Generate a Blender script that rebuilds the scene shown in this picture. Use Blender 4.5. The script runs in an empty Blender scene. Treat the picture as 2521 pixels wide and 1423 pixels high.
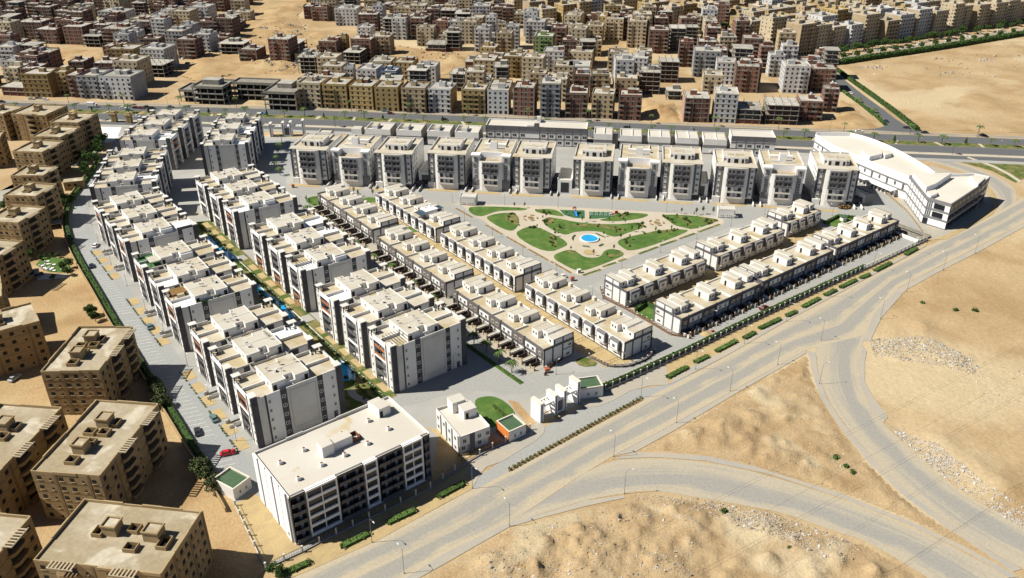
import bpy, math, random
from mathutils import Vector, Matrix, noise
R = math.radians
random.seed(7)
SC = bpy.context.scene
COL = SC.collection

# ---------------------------------------------------------------- camera
PXW, PXH = 2521.0, 1423.0
FPX, PITCH, CAMH = 2040.0, R(28.4), 156.0
cam = bpy.data.cameras.new('camera')
cam.sensor_width = 36.0
cam.lens = 36.0 * FPX / PXW
cam.clip_start = 1.0
cam.clip_end = 6000.0
camo = bpy.data.objects.new('camera', cam)
COL.objects.link(camo)
camo.location = (0, 0, CAMH)
camo.rotation_euler = (math.pi / 2 - PITCH, 0, 0)
SC.camera = camo
SC.render.resolution_x, SC.render.resolution_y = 1024, 578

# ---------------------------------------------------------------- light
SUN_EL = R(48.5)
SUN_AZ = R(263.0)          # clockwise from +Y: the sun stands to the left of the view
world = bpy.data.worlds.new('World')
SC.world = world
world.use_nodes = True
wn = world.node_tree
bgn = wn.nodes['Background']
skyt = wn.nodes.new('ShaderNodeTexSky')
skyt.sky_type = 'NISHITA'
skyt.sun_disc = False
skyt.sun_elevation = SUN_EL
skyt.sun_rotation = SUN_AZ
skyt.dust_density = 0.2
skyt.air_density = 0.55
wn.links.new(skyt.outputs[0], bgn.inputs[0])
bgn.inputs[1].default_value = 0.05
sl = bpy.data.lights.new('sun', 'SUN')
sl.energy = 5.0
sl.angle = R(0.55)
sl.color = (1.0, 0.945, 0.83)
so = bpy.data.objects.new('sun', sl)
COL.objects.link(so)
sdir = Vector((math.sin(SUN_AZ) * math.cos(SUN_EL), math.cos(SUN_AZ) * math.cos(SUN_EL), math.sin(SUN_EL)))
so.rotation_euler = sdir.to_track_quat('Z', 'Y').to_euler()
so.location = sdir * 900
SC.view_settings.view_transform = 'Standard'
SC.view_settings.look = 'None'
SC.view_settings.exposure = 0.72
SC.view_settings.gamma = 1.0
SC.render.engine = 'CYCLES'

# ---------------------------------------------------------------- pixel -> world
_c, _s = math.cos(PITCH), math.sin(PITCH)
def G(px, py, z=0.0):
    u = (px - PXW / 2) / FPX
    v = -(py - PXH / 2) / FPX
    dy, dz = _c + v * _s, -_s + v * _c
    t = (z - CAMH) / dz
    return (u * t, dy * t)
def GL(pts, z=0.0):
    return [G(p[0], p[1], z) for p in pts]
def ZM(ox, oy, k):
    return lambda x, y: (ox + x * k, oy + y * k)
def ZL(zf, pts, z=0.0):
    return [G(*zf(*p), z) for p in pts]

# ---------------------------------------------------------------- materials
def srgb(h):
    h = h.lstrip('#')
    o = []
    for i in (0, 2, 4):
        v = int(h[i:i + 2], 16) / 255
        o.append(v / 12.92 if v <= .04045 else ((v + .055) / 1.055) ** 2.4)
    return (*o, 1)
ALB = [1.0]
def col(c):
    k = ALB[0]
    return (c[0] * k, c[1] * k, c[2] * k, 1)
MATS = {}
def albedo(name):
    if name in ('void', 'glass', 'glass_blue', 'charcoal', 'slate', 'rubber', 'iron') or name.startswith(('car_', 'play_')): return 1.0
    if name.startswith(('white', 'frame_white', 'door_white', 'offwhite', 'cream_wall', 'metal_white', 'grey', 'roof_white')): return .90
    if name.startswith(('leaf', 'palm', 'grass', 'turf')): return .9
    if name.startswith(('brick', 'concrete', 'orange', 'water', 'taupe', 'brown')): return .88
    return .80
def mat(name, c1, c2=None, scale=.15, thr=(.38, .66), rough=.9, fine=.10, fscale=3.0, bump=0.0, bscale=4.0,
        c3=None, scale3=.03, thr3=(.5, .7), spec=.25, rnd=0.0, metal=0.0):
    ALB[0] = albedo(name)
    m = bpy.data.materials.new(name)
    m.use_nodes = True
    nt = m.node_tree
    n, l = nt.nodes, nt.links
    b = n['Principled BSDF']
    b.inputs['Roughness'].default_value = rough
    b.inputs['Specular IOR Level'].default_value = spec
    b.inputs['Metallic'].default_value = metal
    geo = n.new('ShaderNodeNewGeometry')
    def nz(sc, det=5, dist=0.0):
        t = n.new('ShaderNodeTexNoise')
        t.inputs['Scale'].default_value = sc
        t.inputs['Detail'].default_value = det
        t.inputs['Distortion'].default_value = dist
        l.new(geo.outputs['Position'], t.inputs['Vector'])
        return t.outputs['Fac']
    def ramp(s, a, b_):
        r = n.new('ShaderNodeMapRange')
        r.interpolation_type = 'SMOOTHSTEP'
        r.inputs[1].default_value = a
        r.inputs[2].default_value = b_
        l.new(s, r.inputs[0])
        return r.outputs[0]
    def mix(f, a, b_, mode='MIX'):
        x = n.new('ShaderNodeMix')
        x.data_type = 'RGBA'
        x.blend_type = mode
        if isinstance(f, float): x.inputs[0].default_value = f
        else: l.new(f, x.inputs[0])
        for i, s in ((6, a), (7, b_)):
            if isinstance(s, tuple): x.inputs[i].default_value = s
            else: l.new(s, x.inputs[i])
        return x.outputs[2]
    out = col(c1)
    if c2 is not None:
        out = mix(ramp(nz(scale, 6, .4), *thr), out, col(c2))
    if c3 is not None:
        out = mix(ramp(nz(scale3, 5, .8), *thr3), out, col(c3))
    if fine > 0:
        hv = n.new('ShaderNodeHueSaturation')
        if isinstance(out, tuple): hv.inputs['Color'].default_value = out
        else: l.new(out, hv.inputs['Color'])
        mr = n.new('ShaderNodeMapRange')
        mr.inputs[1].default_value = .25
        mr.inputs[2].default_value = .75
        mr.inputs[3].default_value = 1 - fine
        mr.inputs[4].default_value = 1 + fine
        l.new(nz(fscale, 4), mr.inputs[0])
        val = mr.outputs[0]
        if rnd > 0:
            oi = n.new('ShaderNodeObjectInfo')
            m2 = n.new('ShaderNodeMapRange')
            m2.inputs[3].default_value = 1 - rnd
            m2.inputs[4].default_value = 1 + rnd
            l.new(oi.outputs['Random'], m2.inputs[0])
            mm = n.new('ShaderNodeMath'); mm.operation = 'MULTIPLY'
            l.new(val, mm.inputs[0]); l.new(m2.outputs[0], mm.inputs[1])
            val = mm.outputs[0]
        l.new(val, hv.inputs['Value'])
        out = hv.outputs[0]
    if isinstance(out, tuple): b.inputs['Base Color'].default_value = out
    else: l.new(out, b.inputs['Base Color'])
    if bump > 0:
        bp = n.new('ShaderNodeBump')
        bp.inputs['Strength'].default_value = 1.0
        bp.inputs['Distance'].default_value = bump
        l.new(nz(bscale, 6), bp.inputs['Height'])
        l.new(bp.outputs[0], b.inputs['Normal'])
    MATS[name] = m
    return m
def road_mat(name, asphalt, sand, bands, amount=.5, wob=.06):
    """dusty asphalt: uv.y runs across the road, drifted sand gathers between the wheel lanes"""
    ALB[0] = 1.0
    m = bpy.data.materials.new(name)
    m.use_nodes = True
    nt = m.node_tree
    n, l = nt.nodes, nt.links
    b = n['Principled BSDF']
    b.inputs['Roughness'].default_value = .9
    b.inputs['Specular IOR Level'].default_value = .2
    uv = n.new('ShaderNodeUVMap')
    geo = n.new('ShaderNodeNewGeometry')
    sep = n.new('ShaderNodeSeparateXYZ')
    l.new(uv.outputs[0], sep.inputs[0])
    st = n.new('ShaderNodeCombineXYZ')
    def mth(op, a, b_):
        x = n.new('ShaderNodeMath'); x.operation = op
        for i, s in enumerate((a, b_)):
            if isinstance(s, (int, float)): x.inputs[i].default_value = s
            else: l.new(s, x.inputs[i])
        return x.outputs[0]
    l.new(mth('MULTIPLY', sep.outputs[0], .018), st.inputs[0])
    l.new(mth('MULTIPLY', sep.outputs[1], 9.0), st.inputs[1])
    n1 = n.new('ShaderNodeTexNoise'); n1.inputs['Scale'].default_value = 1.6; n1.inputs['Detail'].default_value = 5
    l.new(st.outputs[0], n1.inputs['Vector'])
    n2 = n.new('ShaderNodeTexNoise'); n2.inputs['Scale'].default_value = .09; n2.inputs['Detail'].default_value = 7
    l.new(geo.outputs['Position'], n2.inputs['Vector'])
    n3 = n.new('ShaderNodeTexNoise'); n3.inputs['Scale'].default_value = 1.3; n3.inputs['Detail'].default_value = 6
    l.new(geo.outputs['Position'], n3.inputs['Vector'])
    v = mth('ADD', sep.outputs[1], mth('MULTIPLY', mth('SUBTRACT', n2.outputs['Fac'], .5), wob * 4))
    ramp = n.new('ShaderNodeValToRGB')
    els = ramp.color_ramp.elements
    els[0].position, els[0].color = bands[0][0], (bands[0][1],) * 3 + (1,)
    els[1].position, els[1].color = bands[-1][0], (bands[-1][1],) * 3 + (1,)
    for p, q in bands[1:-1]:
        e = els.new(p); e.color = (q, q, q, 1)
    l.new(v, ramp.inputs[0])
    f = mth('ADD', ramp.outputs[0], mth('MULTIPLY', mth('SUBTRACT', n1.outputs['Fac'], .5), 1.1))
    f = mth('ADD', f, mth('MULTIPLY', mth('SUBTRACT', n2.outputs['Fac'], .5), .8))
    mr = n.new('ShaderNodeMapRange'); mr.interpolation_type = 'SMOOTHSTEP'
    mr.inputs[1].default_value = .25; mr.inputs[2].default_value = .85
    mr.inputs[4].default_value = amount
    l.new(f, mr.inputs[0])
    mx = n.new('ShaderNodeMix'); mx.data_type = 'RGBA'
    l.new(mr.outputs[0], mx.inputs[0])
    mx.inputs[6].default_value = col(asphalt); mx.inputs[7].default_value = col(sand)
    hv = n.new('ShaderNodeHueSaturation')
    l.new(mx.outputs[2], hv.inputs['Color'])
    r2 = n.new('ShaderNodeMapRange')
    r2.inputs[1].default_value = .25; r2.inputs[2].default_value = .75
    r2.inputs[3].default_value = .88; r2.inputs[4].default_value = 1.1
    l.new(n3.outputs['Fac'], r2.inputs[0]); l.new(r2.outputs[0], hv.inputs['Value'])
    l.new(hv.outputs[0], b.inputs['Base Color'])
    MATS[name] = m
    return m

SAND = (.44, .325, .185); SAND2 = (.36, .25, .13); SANDP = (.50, .40, .25)
mat('sand', SAND, SAND2, scale=.035, thr=(.4, .62), c3=SANDP, scale3=.013, thr3=(.48, .62), fine=.13, fscale=.9, bump=.25, bscale=.5)
mat('dirt', (.41, .30, .17), (.34, .235, .125), scale=.11, thr=(.44, .66), c3=(.47, .385, .25), scale3=.05, thr3=(.5, .66), fine=.16, fscale=1.6, bump=.22, bscale=1.4)
mat('dirt_orange', (.43, .30, .155), (.34, .22, .105), scale=.06, c3=(.46, .35, .19), scale3=.03, fine=.15, fscale=1.2, bump=.2, bscale=1.1)
mat('dirt_yellow', (.45, .345, .175), (.40, .30, .16), scale=.35, fine=.12, fscale=2.5, bump=.05, bscale=2)
mat('soil', (.20, .135, .06), (.30, .21, .10), scale=.5, fine=.2, fscale=3, bump=.08, bscale=3)
mat('paving', (.375, .37, .35), (.33, .325, .305), scale=.07, c3=(.38, .355, .30), scale3=.04, fine=.06, fscale=2)
mat('paving_cream', (.50, .445, .355), (.46, .405, .315), scale=.12, fine=.06, fscale=2)
mat('paving_dusty', (.41, .365, .295), (.36, .34, .30), scale=.08, fine=.08, fscale=2)
mat('kerb', (.44, .42, .37), (.36, .34, .30), scale=.4, fine=.08)
mat('kerb_red', (.34, .12, .085), fine=.1)
mat('paint', (.72, .71, .68), (.5, .49, .46), scale=.8, fine=.1)
road_mat('road_main', (.25, .24, .215), (.375, .32, .23), [(0, .95), (.10, .78), (.2, .30), (.33, .18), (.45, .62), (.55, .70), (.63, .20), (.72, .10), (.80, .45), (.9, .8), (1, .9)], .9)
road_mat('road_branch', (.25, .24, .218), (.36, .315, .235), [(0, .9), (.14, .75), (.3, .55), (.42, .40), (.52, .10), (.64, .12), (.76, .5), (.88, .75), (1, .9)], .85)
road_mat('road_inner', (.265, .265, .255), (.33, .31, .265), [(0, .5), (.2, .2), (.5, .12), (.8, .2), (1, .5)], .5)
road_mat('road_parking', (.25, .258, .258), (.31, .30, .27), [(0, .3), (.3, .15), (.6, .1), (.9, .25), (1, .5)], .4)
road_mat('road_high', (.095, .10, .105), (.26, .23, .18), [(0, .7), (.12, .22), (.4, .06), (.7, .08), (.9, .22), (1, .7)], .6, .02)
road_mat('road_sandy', (.22, .205, .18), (.36, .28, .18), [(0, .8), (.3, .4), (.6, .35), (1, .9)], .9)
mat('grass', (.060, .125, .022), (.10, .16, .035), scale=.25, c3=(.045, .10, .018), scale3=.11, fine=.22, fscale=3.5, bump=.05, bscale=6)
mat('grass_dry', (.14, .135, .045), (.22, .17, .07), scale=.4, c3=(.065, .105, .02), scale3=.25, thr3=(.42, .58), fine=.25, fscale=3, bump=.06, bscale=5)
mat('turf', (.05, .13, .05), (.06, .15, .055), scale=.5, fine=.12)
mat('roof_green', (.060, .115, .060), (.075, .13, .07), scale=.6, fine=.1)
mat('play_green', (.035, .10, .045), fine=.1)
mat('white', (.74, .73, .71), (.69, .67, .64), scale=.2, fine=.03, fscale=1.5)
mat('white_bright', (.80, .80, .80), (.76, .76, .77), scale=.3, fine=.03)
mat('offwhite', (.60, .585, .55), (.54, .525, .49), scale=.2, fine=.05)
mat('cream_wall', (.66, .605, .53), (.60, .55, .475), scale=.25, fine=.04)
mat('grey_wall', (.34, .34, .335), (.30, .30, .295), scale=.3, fine=.05)
mat('grey_mid', (.205, .20, .205), (.18, .175, .18), scale=.3, fine=.06)
mat('charcoal', (.062, .060, .066), (.08, .077, .082), scale=.3, fine=.08)
mat('slate', (.105, .10, .105), (.125, .12, .125), scale=.3, fine=.08)
mat('taupe', (.155, .145, .125), (.18, .17, .15), scale=.4, fine=.06)
mat('brown_frame', (.16, .085, .055), fine=.1)
mat('brown_dark', (.055, .036, .032), fine=.1)
mat('orange_panel', (.46, .17, .065), (.38, .13, .05), scale=.6, fine=.12, rnd=.12)
mat('grey_panel', (.13, .13, .135), fine=.1, rnd=.15)
mat('orange_wall', (.60, .20, .045), (.54, .17, .04), scale=.3, fine=.06)
mat('stone_beige', (.46, .38, .26), fine=.08)
mat('roof_cream', (.52, .49, .425), (.48, .435, .35), scale=.10, thr=(.45, .6), c3=(.45, .36, .21), scale3=.16, thr3=(.58, .74), fine=.06, fscale=1.5)
mat('roof_stain', (.48, .43, .335), (.42, .345, .215), scale=.16, thr=(.42, .62), c3=(.53, .49, .41), scale3=.09, fine=.09, fscale=1.2)
mat('roof_pale', (.57, .54, .485), (.54, .505, .44), scale=.08, c3=(.50, .41, .25), scale3=.10, thr3=(.66, .74), fine=.03)
mat('roof_mall', (.62, .595, .53), (.59, .56, .49), scale=.06, fine=.03)
mat('roof_white', (.74, .75, .77), (.66, .67, .69), scale=.4, fine=.05)
mat('roof_beige', (.40, .345, .25), (.33, .27, .175), scale=.09, thr=(.4, .6), c3=(.52, .47, .37), scale3=.12, thr3=(.5, .66), fine=.13, fscale=1.0)
mat('roof_grey', (.40, .385, .35), (.31, .29, .25), scale=.15, c3=(.48, .45, .39), scale3=.2, fine=.1, fscale=1.3, rnd=.18)
mat('beige', (.34, .245, .125), (.30, .21, .105), scale=.12, c3=(.38, .28, .155), scale3=.3, fine=.07, fscale=1.2)
mat('beige_light', (.41, .305, .17), (.37, .275, .145), scale=.2, fine=.06)
mat('beige_dark', (.21, .145, .075), (.25, .175, .095), scale=.3, fine=.1)
mat('brick', (.195, .085, .058), (.155, .07, .05), scale=.5, c3=(.23, .115, .08), scale3=.3, fine=.2, fscale=2.2, rnd=.22)
mat('brick_dark', (.12, .062, .048), (.155, .08, .06), scale=.5, fine=.2, fscale=2.2, rnd=.2)
mat('concrete', (.25, .235, .20), (.20, .19, .165), scale=.3, c3=(.31, .29, .25), scale3=.5, fine=.12, rnd=.15)
mat('concrete_dark', (.13, .125, .115), (.165, .155, .14), scale=.4, fine=.14, rnd=.15)
mat('c_white', (.56, .56, .56), (.49, .485, .48), scale=.25, fine=.07, rnd=.12)
mat('c_cream', (.54, .46, .33), (.48, .40, .27), scale=.25, fine=.07, rnd=.14)
mat('c_beige', (.45, .36, .235), (.39, .30, .185), scale=.25, fine=.08, rnd=.14)
mat('c_yellow', (.44, .325, .15), (.38, .275, .12), scale=.3, fine=.08, rnd=.14)
mat('c_ochre', (.31, .21, .085), (.26, .175, .07), scale=.3, fine=.09, rnd=.12)
mat('c_grey', (.33, .335, .34), (.27, .27, .275), scale=.3, fine=.08, rnd=.14)
mat('c_blue', (.10, .17, .30), fine=.08)
mat('c_green', (.20, .27, .12), fine=.08)
mat('c_pink', (.50, .29, .22), fine=.08)
mat('glass', (.018, .020, .024), rough=.18, fine=0, spec=.5)
mat('glass_blue', (.05, .075, .10), rough=.15, fine=0, spec=.5)
mat('void', (.022, .020, .018), fine=0)
mat('frame_white', (.68, .68, .67), fine=.04)
mat('door_white', (.72, .71, .70), fine=.04)
mat('metal', (.30, .30, .30), rough=.5, fine=.05, metal=.6)
mat('metal_white', (.68, .68, .68), rough=.5, fine=.04)
mat('iron', (.05, .05, .055), rough=.6, fine=.1)
mat('rust', (.20, .085, .045), fine=.2)
mat('wood', (.40, .24, .09), (.33, .18, .06), scale=1.5, fine=.15)
mat('water', (.02, .30, .62), (.03, .36, .68), scale=.5, rough=.08, fine=.05, spec=.5)
mat('leaf', (.055, .105, .022), (.085, .14, .032), scale=.8, fine=.35, fscale=2.5, rnd=.15)
mat('leaf_dark', (.032, .068, .016), (.05, .092, .022), scale=.8, fine=.35, fscale=2.5, rnd=.15)
mat('leaf_olive', (.085, .098, .045), (.12, .125, .06), scale=.8, fine=.35, fscale=2.5, rnd=.15)
mat('leaf_lime', (.10, .17, .03), (.14, .21, .045), scale=.8, fine=.3, fscale=2.5, rnd=.15)
mat('palm_leaf', (.065, .115, .03), (.095, .14, .04), scale=1.0, fine=.3, fscale=3)
mat('bark', (.15, .105, .065), (.20, .145, .09), scale=2, fine=.2)
mat('rubble_light', (.46, .43, .38), (.36, .31, .24), scale=.8, fine=.25, fscale=2)
mat('rubble_brown', (.36, .28, .19), (.46, .38, .28), scale=.7, fine=.25, fscale=2)
mat('rubble_white', (.60, .60, .58), (.46, .45, .42), scale=.8, fine=.15)
mat('rubber', (.02, .02, .02), fine=0)
for nm, c in dict(red=(.42, .012, .02), maroon=(.10, .012, .018), white=(.66, .67, .68), silver=(.34, .36, .38), dark=(.025, .028, .034), navy=(.02, .035, .075), grey=(.13, .14, .15), blue=(.03, .18, .34), teal=(.09, .16, .16)).items():
    mat('car_' + nm, c, rough=.3, fine=0, spec=.5)
mat('lamp_glass', (.8, .8, .8), rough=.4, fine=0)
mat('red_box', (.42, .10, .045), fine=.08)
mat('play_blue', (.03, .25, .60), fine=0)
mat('play_red', (.50, .05, .04), fine=0)
mat('play_yellow', (.6, .45, .05), fine=0)
M = MATS
# ---------------------------------------------------------------- mesh helpers
class MB:
    def __init__(s):
        s.v, s.f, s.m, s.mi, s.uv = [], [], [], {}, None
    def k(s, name):
        if name not in s.mi: s.mi[name] = len(s.mi)
        return s.mi[name]
    def box(s, x0, x1, y0, y1, z0, z1, mt, bottom=False):
        b = len(s.v)
        s.v += [(x0, y0, z0), (x1, y0, z0), (x1, y1, z0), (x0, y1, z0), (x0, y0, z1), (x1, y0, z1), (x1, y1, z1), (x0, y1, z1)]
        fs = [(0, 1, 5, 4), (1, 2, 6, 5), (2, 3, 7, 6), (3, 0, 4, 7), (4, 5, 6, 7)]
        if bottom or z0 > .3: fs.append((3, 2, 1, 0))
        k = s.k(mt)
        for q in fs:
            s.f.append(tuple(b + i for i in q)); s.m.append(k)
        return s
    def boxt(s, x0, x1, y0, y1, z0, z1, mt, top):
        """box with its own material on the top face"""
        s.box(x0, x1, y0, y1, z0, z1, mt)
        i = len(s.f) - (1 if not z0 > .3 else 2)
        s.m[i] = s.k(top)
        return s
    def poly(s, pts, mt):
        b = len(s.v)
        s.v += [tuple(p) for p in pts]
        s.f.append(tuple(range(b, b + len(pts)))); s.m.append(s.k(mt))
        return s
    def prism(s, pts, z0, z1, side, top=None, bottom=False):
        n = len(pts); b = len(s.v)
        if sum(pts[i][0] * pts[(i + 1) % n][1] - pts[(i + 1) % n][0] * pts[i][1] for i in range(n)) < 0: pts = pts[::-1]
        s.v += [(p[0], p[1], z0) for p in pts] + [(p[0], p[1], z1) for p in pts]
        k = s.k(side)
        for i in range(n):
            j = (i + 1) % n
            s.f.append((b + i, b + j, b + n + j, b + n + i)); s.m.append(k)
        s.f.append(tuple(b + n + i for i in range(n))); s.m.append(s.k(top or side))
        if bottom: s.f.append(tuple(b + i for i in reversed(range(n)))); s.m.append(k)
        return s
    def cyl(s, x, y, z0, z1, r0, r1, mt, n=8, cap=True, ax=None):
        b = len(s.v)
        for zz, r in ((z0, r0), (z1, r1)):
            for i in range(n):
                a = 2 * math.pi * i / n
                s.v.append((x + r * math.cos(a), y + r * math.sin(a), zz))
        k = s.k(mt)
        for i in range(n):
            j = (i + 1) % n
            s.f.append((b + i, b + j, b + n + j, b + n + i)); s.m.append(k)
        if cap: s.f.append(tuple(b + n + i for i in range(n))); s.m.append(k)
        return s
    def tube(s, pts, r, mt, n=6, r1=None):
        """swept tube through points"""
        b = len(s.v); k = s.k(mt); N = len(pts)
        for i, p in enumerate(pts):
            p = Vector(p)
            a = Vector(pts[max(0, i - 1)]); c = Vector(pts[min(N - 1, i + 1)])
            d = (c - a).normalized()
            u = d.cross(Vector((0, 0, 1)))
            if u.length < .01: u = Vector((1, 0, 0))
            u.normalize(); w = d.cross(u)
            rr = r if r1 is None else r + (r1 - r) * i / max(1, N - 1)
            for q in range(n):
                t = 2 * math.pi * q / n
                s.v.append(tuple(p + u * (rr * math.cos(t)) + w * (rr * math.sin(t))))
        for i in range(N - 1):
            for q in range(n):
                q2 = (q + 1) % n
                s.f.append((b + i * n + q, b + i * n + q2, b + (i + 1) * n + q2, b + (i + 1) * n + q)); s.m.append(k)
        for e in (0, N - 1):
            s.f.append(tuple(b + e * n + q for q in range(n))); s.m.append(k)
        return s
    def mesh(s, name):
        me = bpy.data.meshes.new(name)
        me.from_pydata(s.v, [], s.f)
        for nm in s.mi: me.materials.append(M[nm])
        me.polygons.foreach_set('material_index', s.m)
        if s.uv is not None:
            l = me.uv_layers.new(name='UVMap')
            for p in me.polygons:
                for li, vi in zip(p.loop_indices, p.vertices): l.data[li].uv = s.uv[vi]
        me.update()
        return me
    def build(s, name, parent=None, **kw):
        return obj(name, s.mesh(name), parent, **kw)
def obj(name, me, parent=None, loc=None, rz=None, kind=None, label=None, scale=None):
    o = bpy.data.objects.new(name, me)
    COL.objects.link(o)
    if parent is not None: o.parent = parent
    if loc is not None: o.location = loc
    if rz is not None: o.rotation_euler = (0, 0, rz)
    if scale is not None: o.scale = scale
    if kind: o['kind'] = kind
    if label: o['label'] = label
    return o
def tag(o, label, cat, group=None):
    o['label'] = label; o['category'] = cat
    if group: o['group'] = group
    return o
def thing(name, label, cat, loc=(0, 0, 0), rz=0.0, group=None):
    o = bpy.data.objects.new(name, None)
    o.empty_display_size = .5
    COL.objects.link(o)
    o.location = loc if len(loc) == 3 else (*loc, 0)
    o.rotation_euler = (0, 0, rz)
    return tag(o, label, cat, group)
def dup(root, loc, rz, label=None, group=None, scale=None, cat=None):
    r = root.copy(); COL.objects.link(r)
    r.location = loc if len(loc) == 3 else (*loc, 0)
    r.rotation_euler = (0, 0, rz)
    if scale is not None: r.scale = (scale,) * 3 if isinstance(scale, (int, float)) else scale
    if label: r['label'] = label
    if group: r['group'] = group
    if cat: r['category'] = cat
    for ch in KIDS.setdefault(root.name, list(root.children)):
        c = ch.copy(); COL.objects.link(c); c.parent = r
        for g in KIDS.setdefault(ch.name, list(ch.children)):
            d = g.copy(); COL.objects.link(d); d.parent = c
    return r
KIDS = {}
def struct(name, mb, **kw):
    return mb.build(name, kind='structure', **kw)
def resample(pts, n):
    L = [0.0]
    for a, b in zip(pts, pts[1:]): L.append(L[-1] + math.dist(a, b))
    out = []; j = 0
    for i in range(n):
        t = L[-1] * i / (n - 1)
        while j < len(L) - 2 and L[j + 1] < t: j += 1
        u = (t - L[j]) / max(1e-6, L[j + 1] - L[j])
        out.append((pts[j][0] + (pts[j + 1][0] - pts[j][0]) * u, pts[j][1] + (pts[j + 1][1] - pts[j][1]) * u))
    return out
def smooth(pts, it=2):
    for _ in range(it):
        q = [pts[0]]
        for a, b in zip(pts, pts[1:]):
            q.append((a[0] * .75 + b[0] * .25, a[1] * .75 + b[1] * .25))
            q.append((a[0] * .25 + b[0] * .75, a[1] * .25 + b[1] * .75))
        q.append(pts[-1]); pts = q
    return pts
def smooth_closed(pts, it=2):
    for _ in range(it):
        q = []
        for i in range(len(pts)):
            a, b = pts[i], pts[(i + 1) % len(pts)]
            q.append((a[0] * .75 + b[0] * .25, a[1] * .75 + b[1] * .25))
            q.append((a[0] * .25 + b[0] * .75, a[1] * .25 + b[1] * .75))
        pts = q
    return pts
def offset(pts, d):
    out = []
    for i, p in enumerate(pts):
        a = pts[max(0, i - 1)]; b = pts[min(len(pts) - 1, i + 1)]
        dx, dy = b[0] - a[0], b[1] - a[1]
        L = math.hypot(dx, dy) or 1
        out.append((p[0] - dy / L * d, p[1] + dx / L * d))
    return out
def ribbon(L, Rr, z, mt, n=60):
    """strip between two edges, uv.x metres along, uv.y 0..1 across"""
    L = resample(L, n); Rr = resample(Rr, n)
    b = MB(); b.uv = []
    acc = 0
    for i in range(n):
        if i: acc += math.dist(L[i], L[i - 1])
        for q in range(5):
            t = q / 4
            b.v.append((L[i][0] + (Rr[i][0] - L[i][0]) * t, L[i][1] + (Rr[i][1] - L[i][1]) * t, z))
            b.uv.append((acc, t))
    k = b.k(mt)
    for i in range(n - 1):
        for q in range(4):
            b.f.append((i * 5 + q, i * 5 + q + 1, i * 5 + 5 + q + 1, i * 5 + 5 + q)); b.m.append(k)
    for fi, f in enumerate(b.f):           # faces must look up
        a, c_, d = (Vector(b.v[j]) for j in f[:3])
        if (c_ - a).cross(d - a).z < 0: b.f[fi] = tuple(reversed(f))
    return b
def flat(pts, z, mt):
    b = MB()
    n = len(pts)
    if sum(pts[i][0] * pts[(i + 1) % n][1] - pts[(i + 1) % n][0] * pts[i][1] for i in range(n)) < 0: pts = pts[::-1]
    b.poly([(p[0], p[1], z) for p in pts], mt)
    return b
def wallpath(b, pts, th, z0, z1, mt):
    """upright wall of given thickness along an open path"""
    A = offset(pts, th / 2); B = offset(pts, -th / 2)
    k = b.k(mt); s = len(b.v); n = len(pts)
    for p, q in zip(A, B): b.v += [(p[0], p[1], z0), (q[0], q[1], z0), (q[0], q[1], z1), (p[0], p[1], z1)]
    for i in range(n - 1):
        o = s + i * 4
        for e in ((1, 5, 6, 2), (4, 0, 3, 7), (3, 2, 6, 7)):
            b.f.append(tuple(o + x for x in e)); b.m.append(k)
    for o in (s, s + (n - 1) * 4):
        b.f.append((o, o + 1, o + 2, o + 3)); b.m.append(k)
    return b
def inside(p, poly):
    x, y = p; r = False; n = len(poly); j = n - 1
    for i in range(n):
        xi, yi = poly[i]; xj, yj = poly[j]
        if (yi > y) != (yj > y) and x < (xj - xi) * (y - yi) / (yj - yi) + xi: r = not r
        j = i
    return r
def edge_dist(p, poly):
    d = 1e9; n = len(poly)
    for i in range(n):
        ax, ay = poly[i]; bx, by = poly[(i + 1) % n]
        dx, dy = bx - ax, by - ay
        t = max(0, min(1, ((p[0] - ax) * dx + (p[1] - ay) * dy) / (dx * dx + dy * dy + 1e-9)))
        d = min(d, math.hypot(p[0] - ax - dx * t, p[1] - ay - dy * t))
    return d
def leafcloud(b, pts, size, mt, n, jitter, mt2=None, rnd=random):
    """n small leaf faces scattered round the points (x,y,z,rx,ry,rz) given"""
    k = b.k(mt); k2 = b.k(mt2) if mt2 else k
    for _ in range(n):
        x, y, z, rx, ry, rz = rnd.choice(pts)
        while True:
            dx, dy, dz = rnd.uniform(-1, 1), rnd.uniform(-1, 1), rnd.uniform(-1, 1)
            q = dx * dx + dy * dy + dz * dz
            if .25 < q < 1: break
        c = (x + dx * rx, y + dy * ry, z + dz * rz)
        s = size * rnd.uniform(.6, 1.4)
        u = Vector((rnd.gauss(0, 1), rnd.gauss(0, 1), rnd.gauss(0, .6))).normalized() * s
        w = Vector((rnd.gauss(0, 1), rnd.gauss(0, 1), rnd.gauss(0, .8)))
        w = u.cross(w).normalized() * s * .8
        o = len(b.v)
        b.v += [(c[0] - u.x, c[1] - u.y, c[2] - u.z), (c[0] + w.x, c[1] + w.y, c[2] + w.z), (c[0] + u.x, c[1] + u.y, c[2] + u.z), (c[0] - w.x, c[1] - w.y, c[2] - w.z)]
        b.f.append((o, o + 1, o + 2, o + 3)); b.m.append(k if rnd.random() < .6 else k2)
    return b
_WM = {}
def window_mesh(w, h, fr='frame_white', gl='glass', t=.12, d=.07):
    key = (round(w, 2), round(h, 2), fr, gl)
    if key not in _WM:
        b = MB()
        b.box(-w / 2 - t, w / 2 + t, -d, .02, -t, h + t, fr, True)
        b.poly([(-w / 2, -d - .008, 0), (w / 2, -d - .008, 0), (w / 2, -d - .008, h), (-w / 2, -d - .008, h)], gl)
        b.box(-.04, .04, -d - .04, -d, 0, h, fr, True)
        _WM[key] = b.mesh('window')
    return _WM[key]
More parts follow.
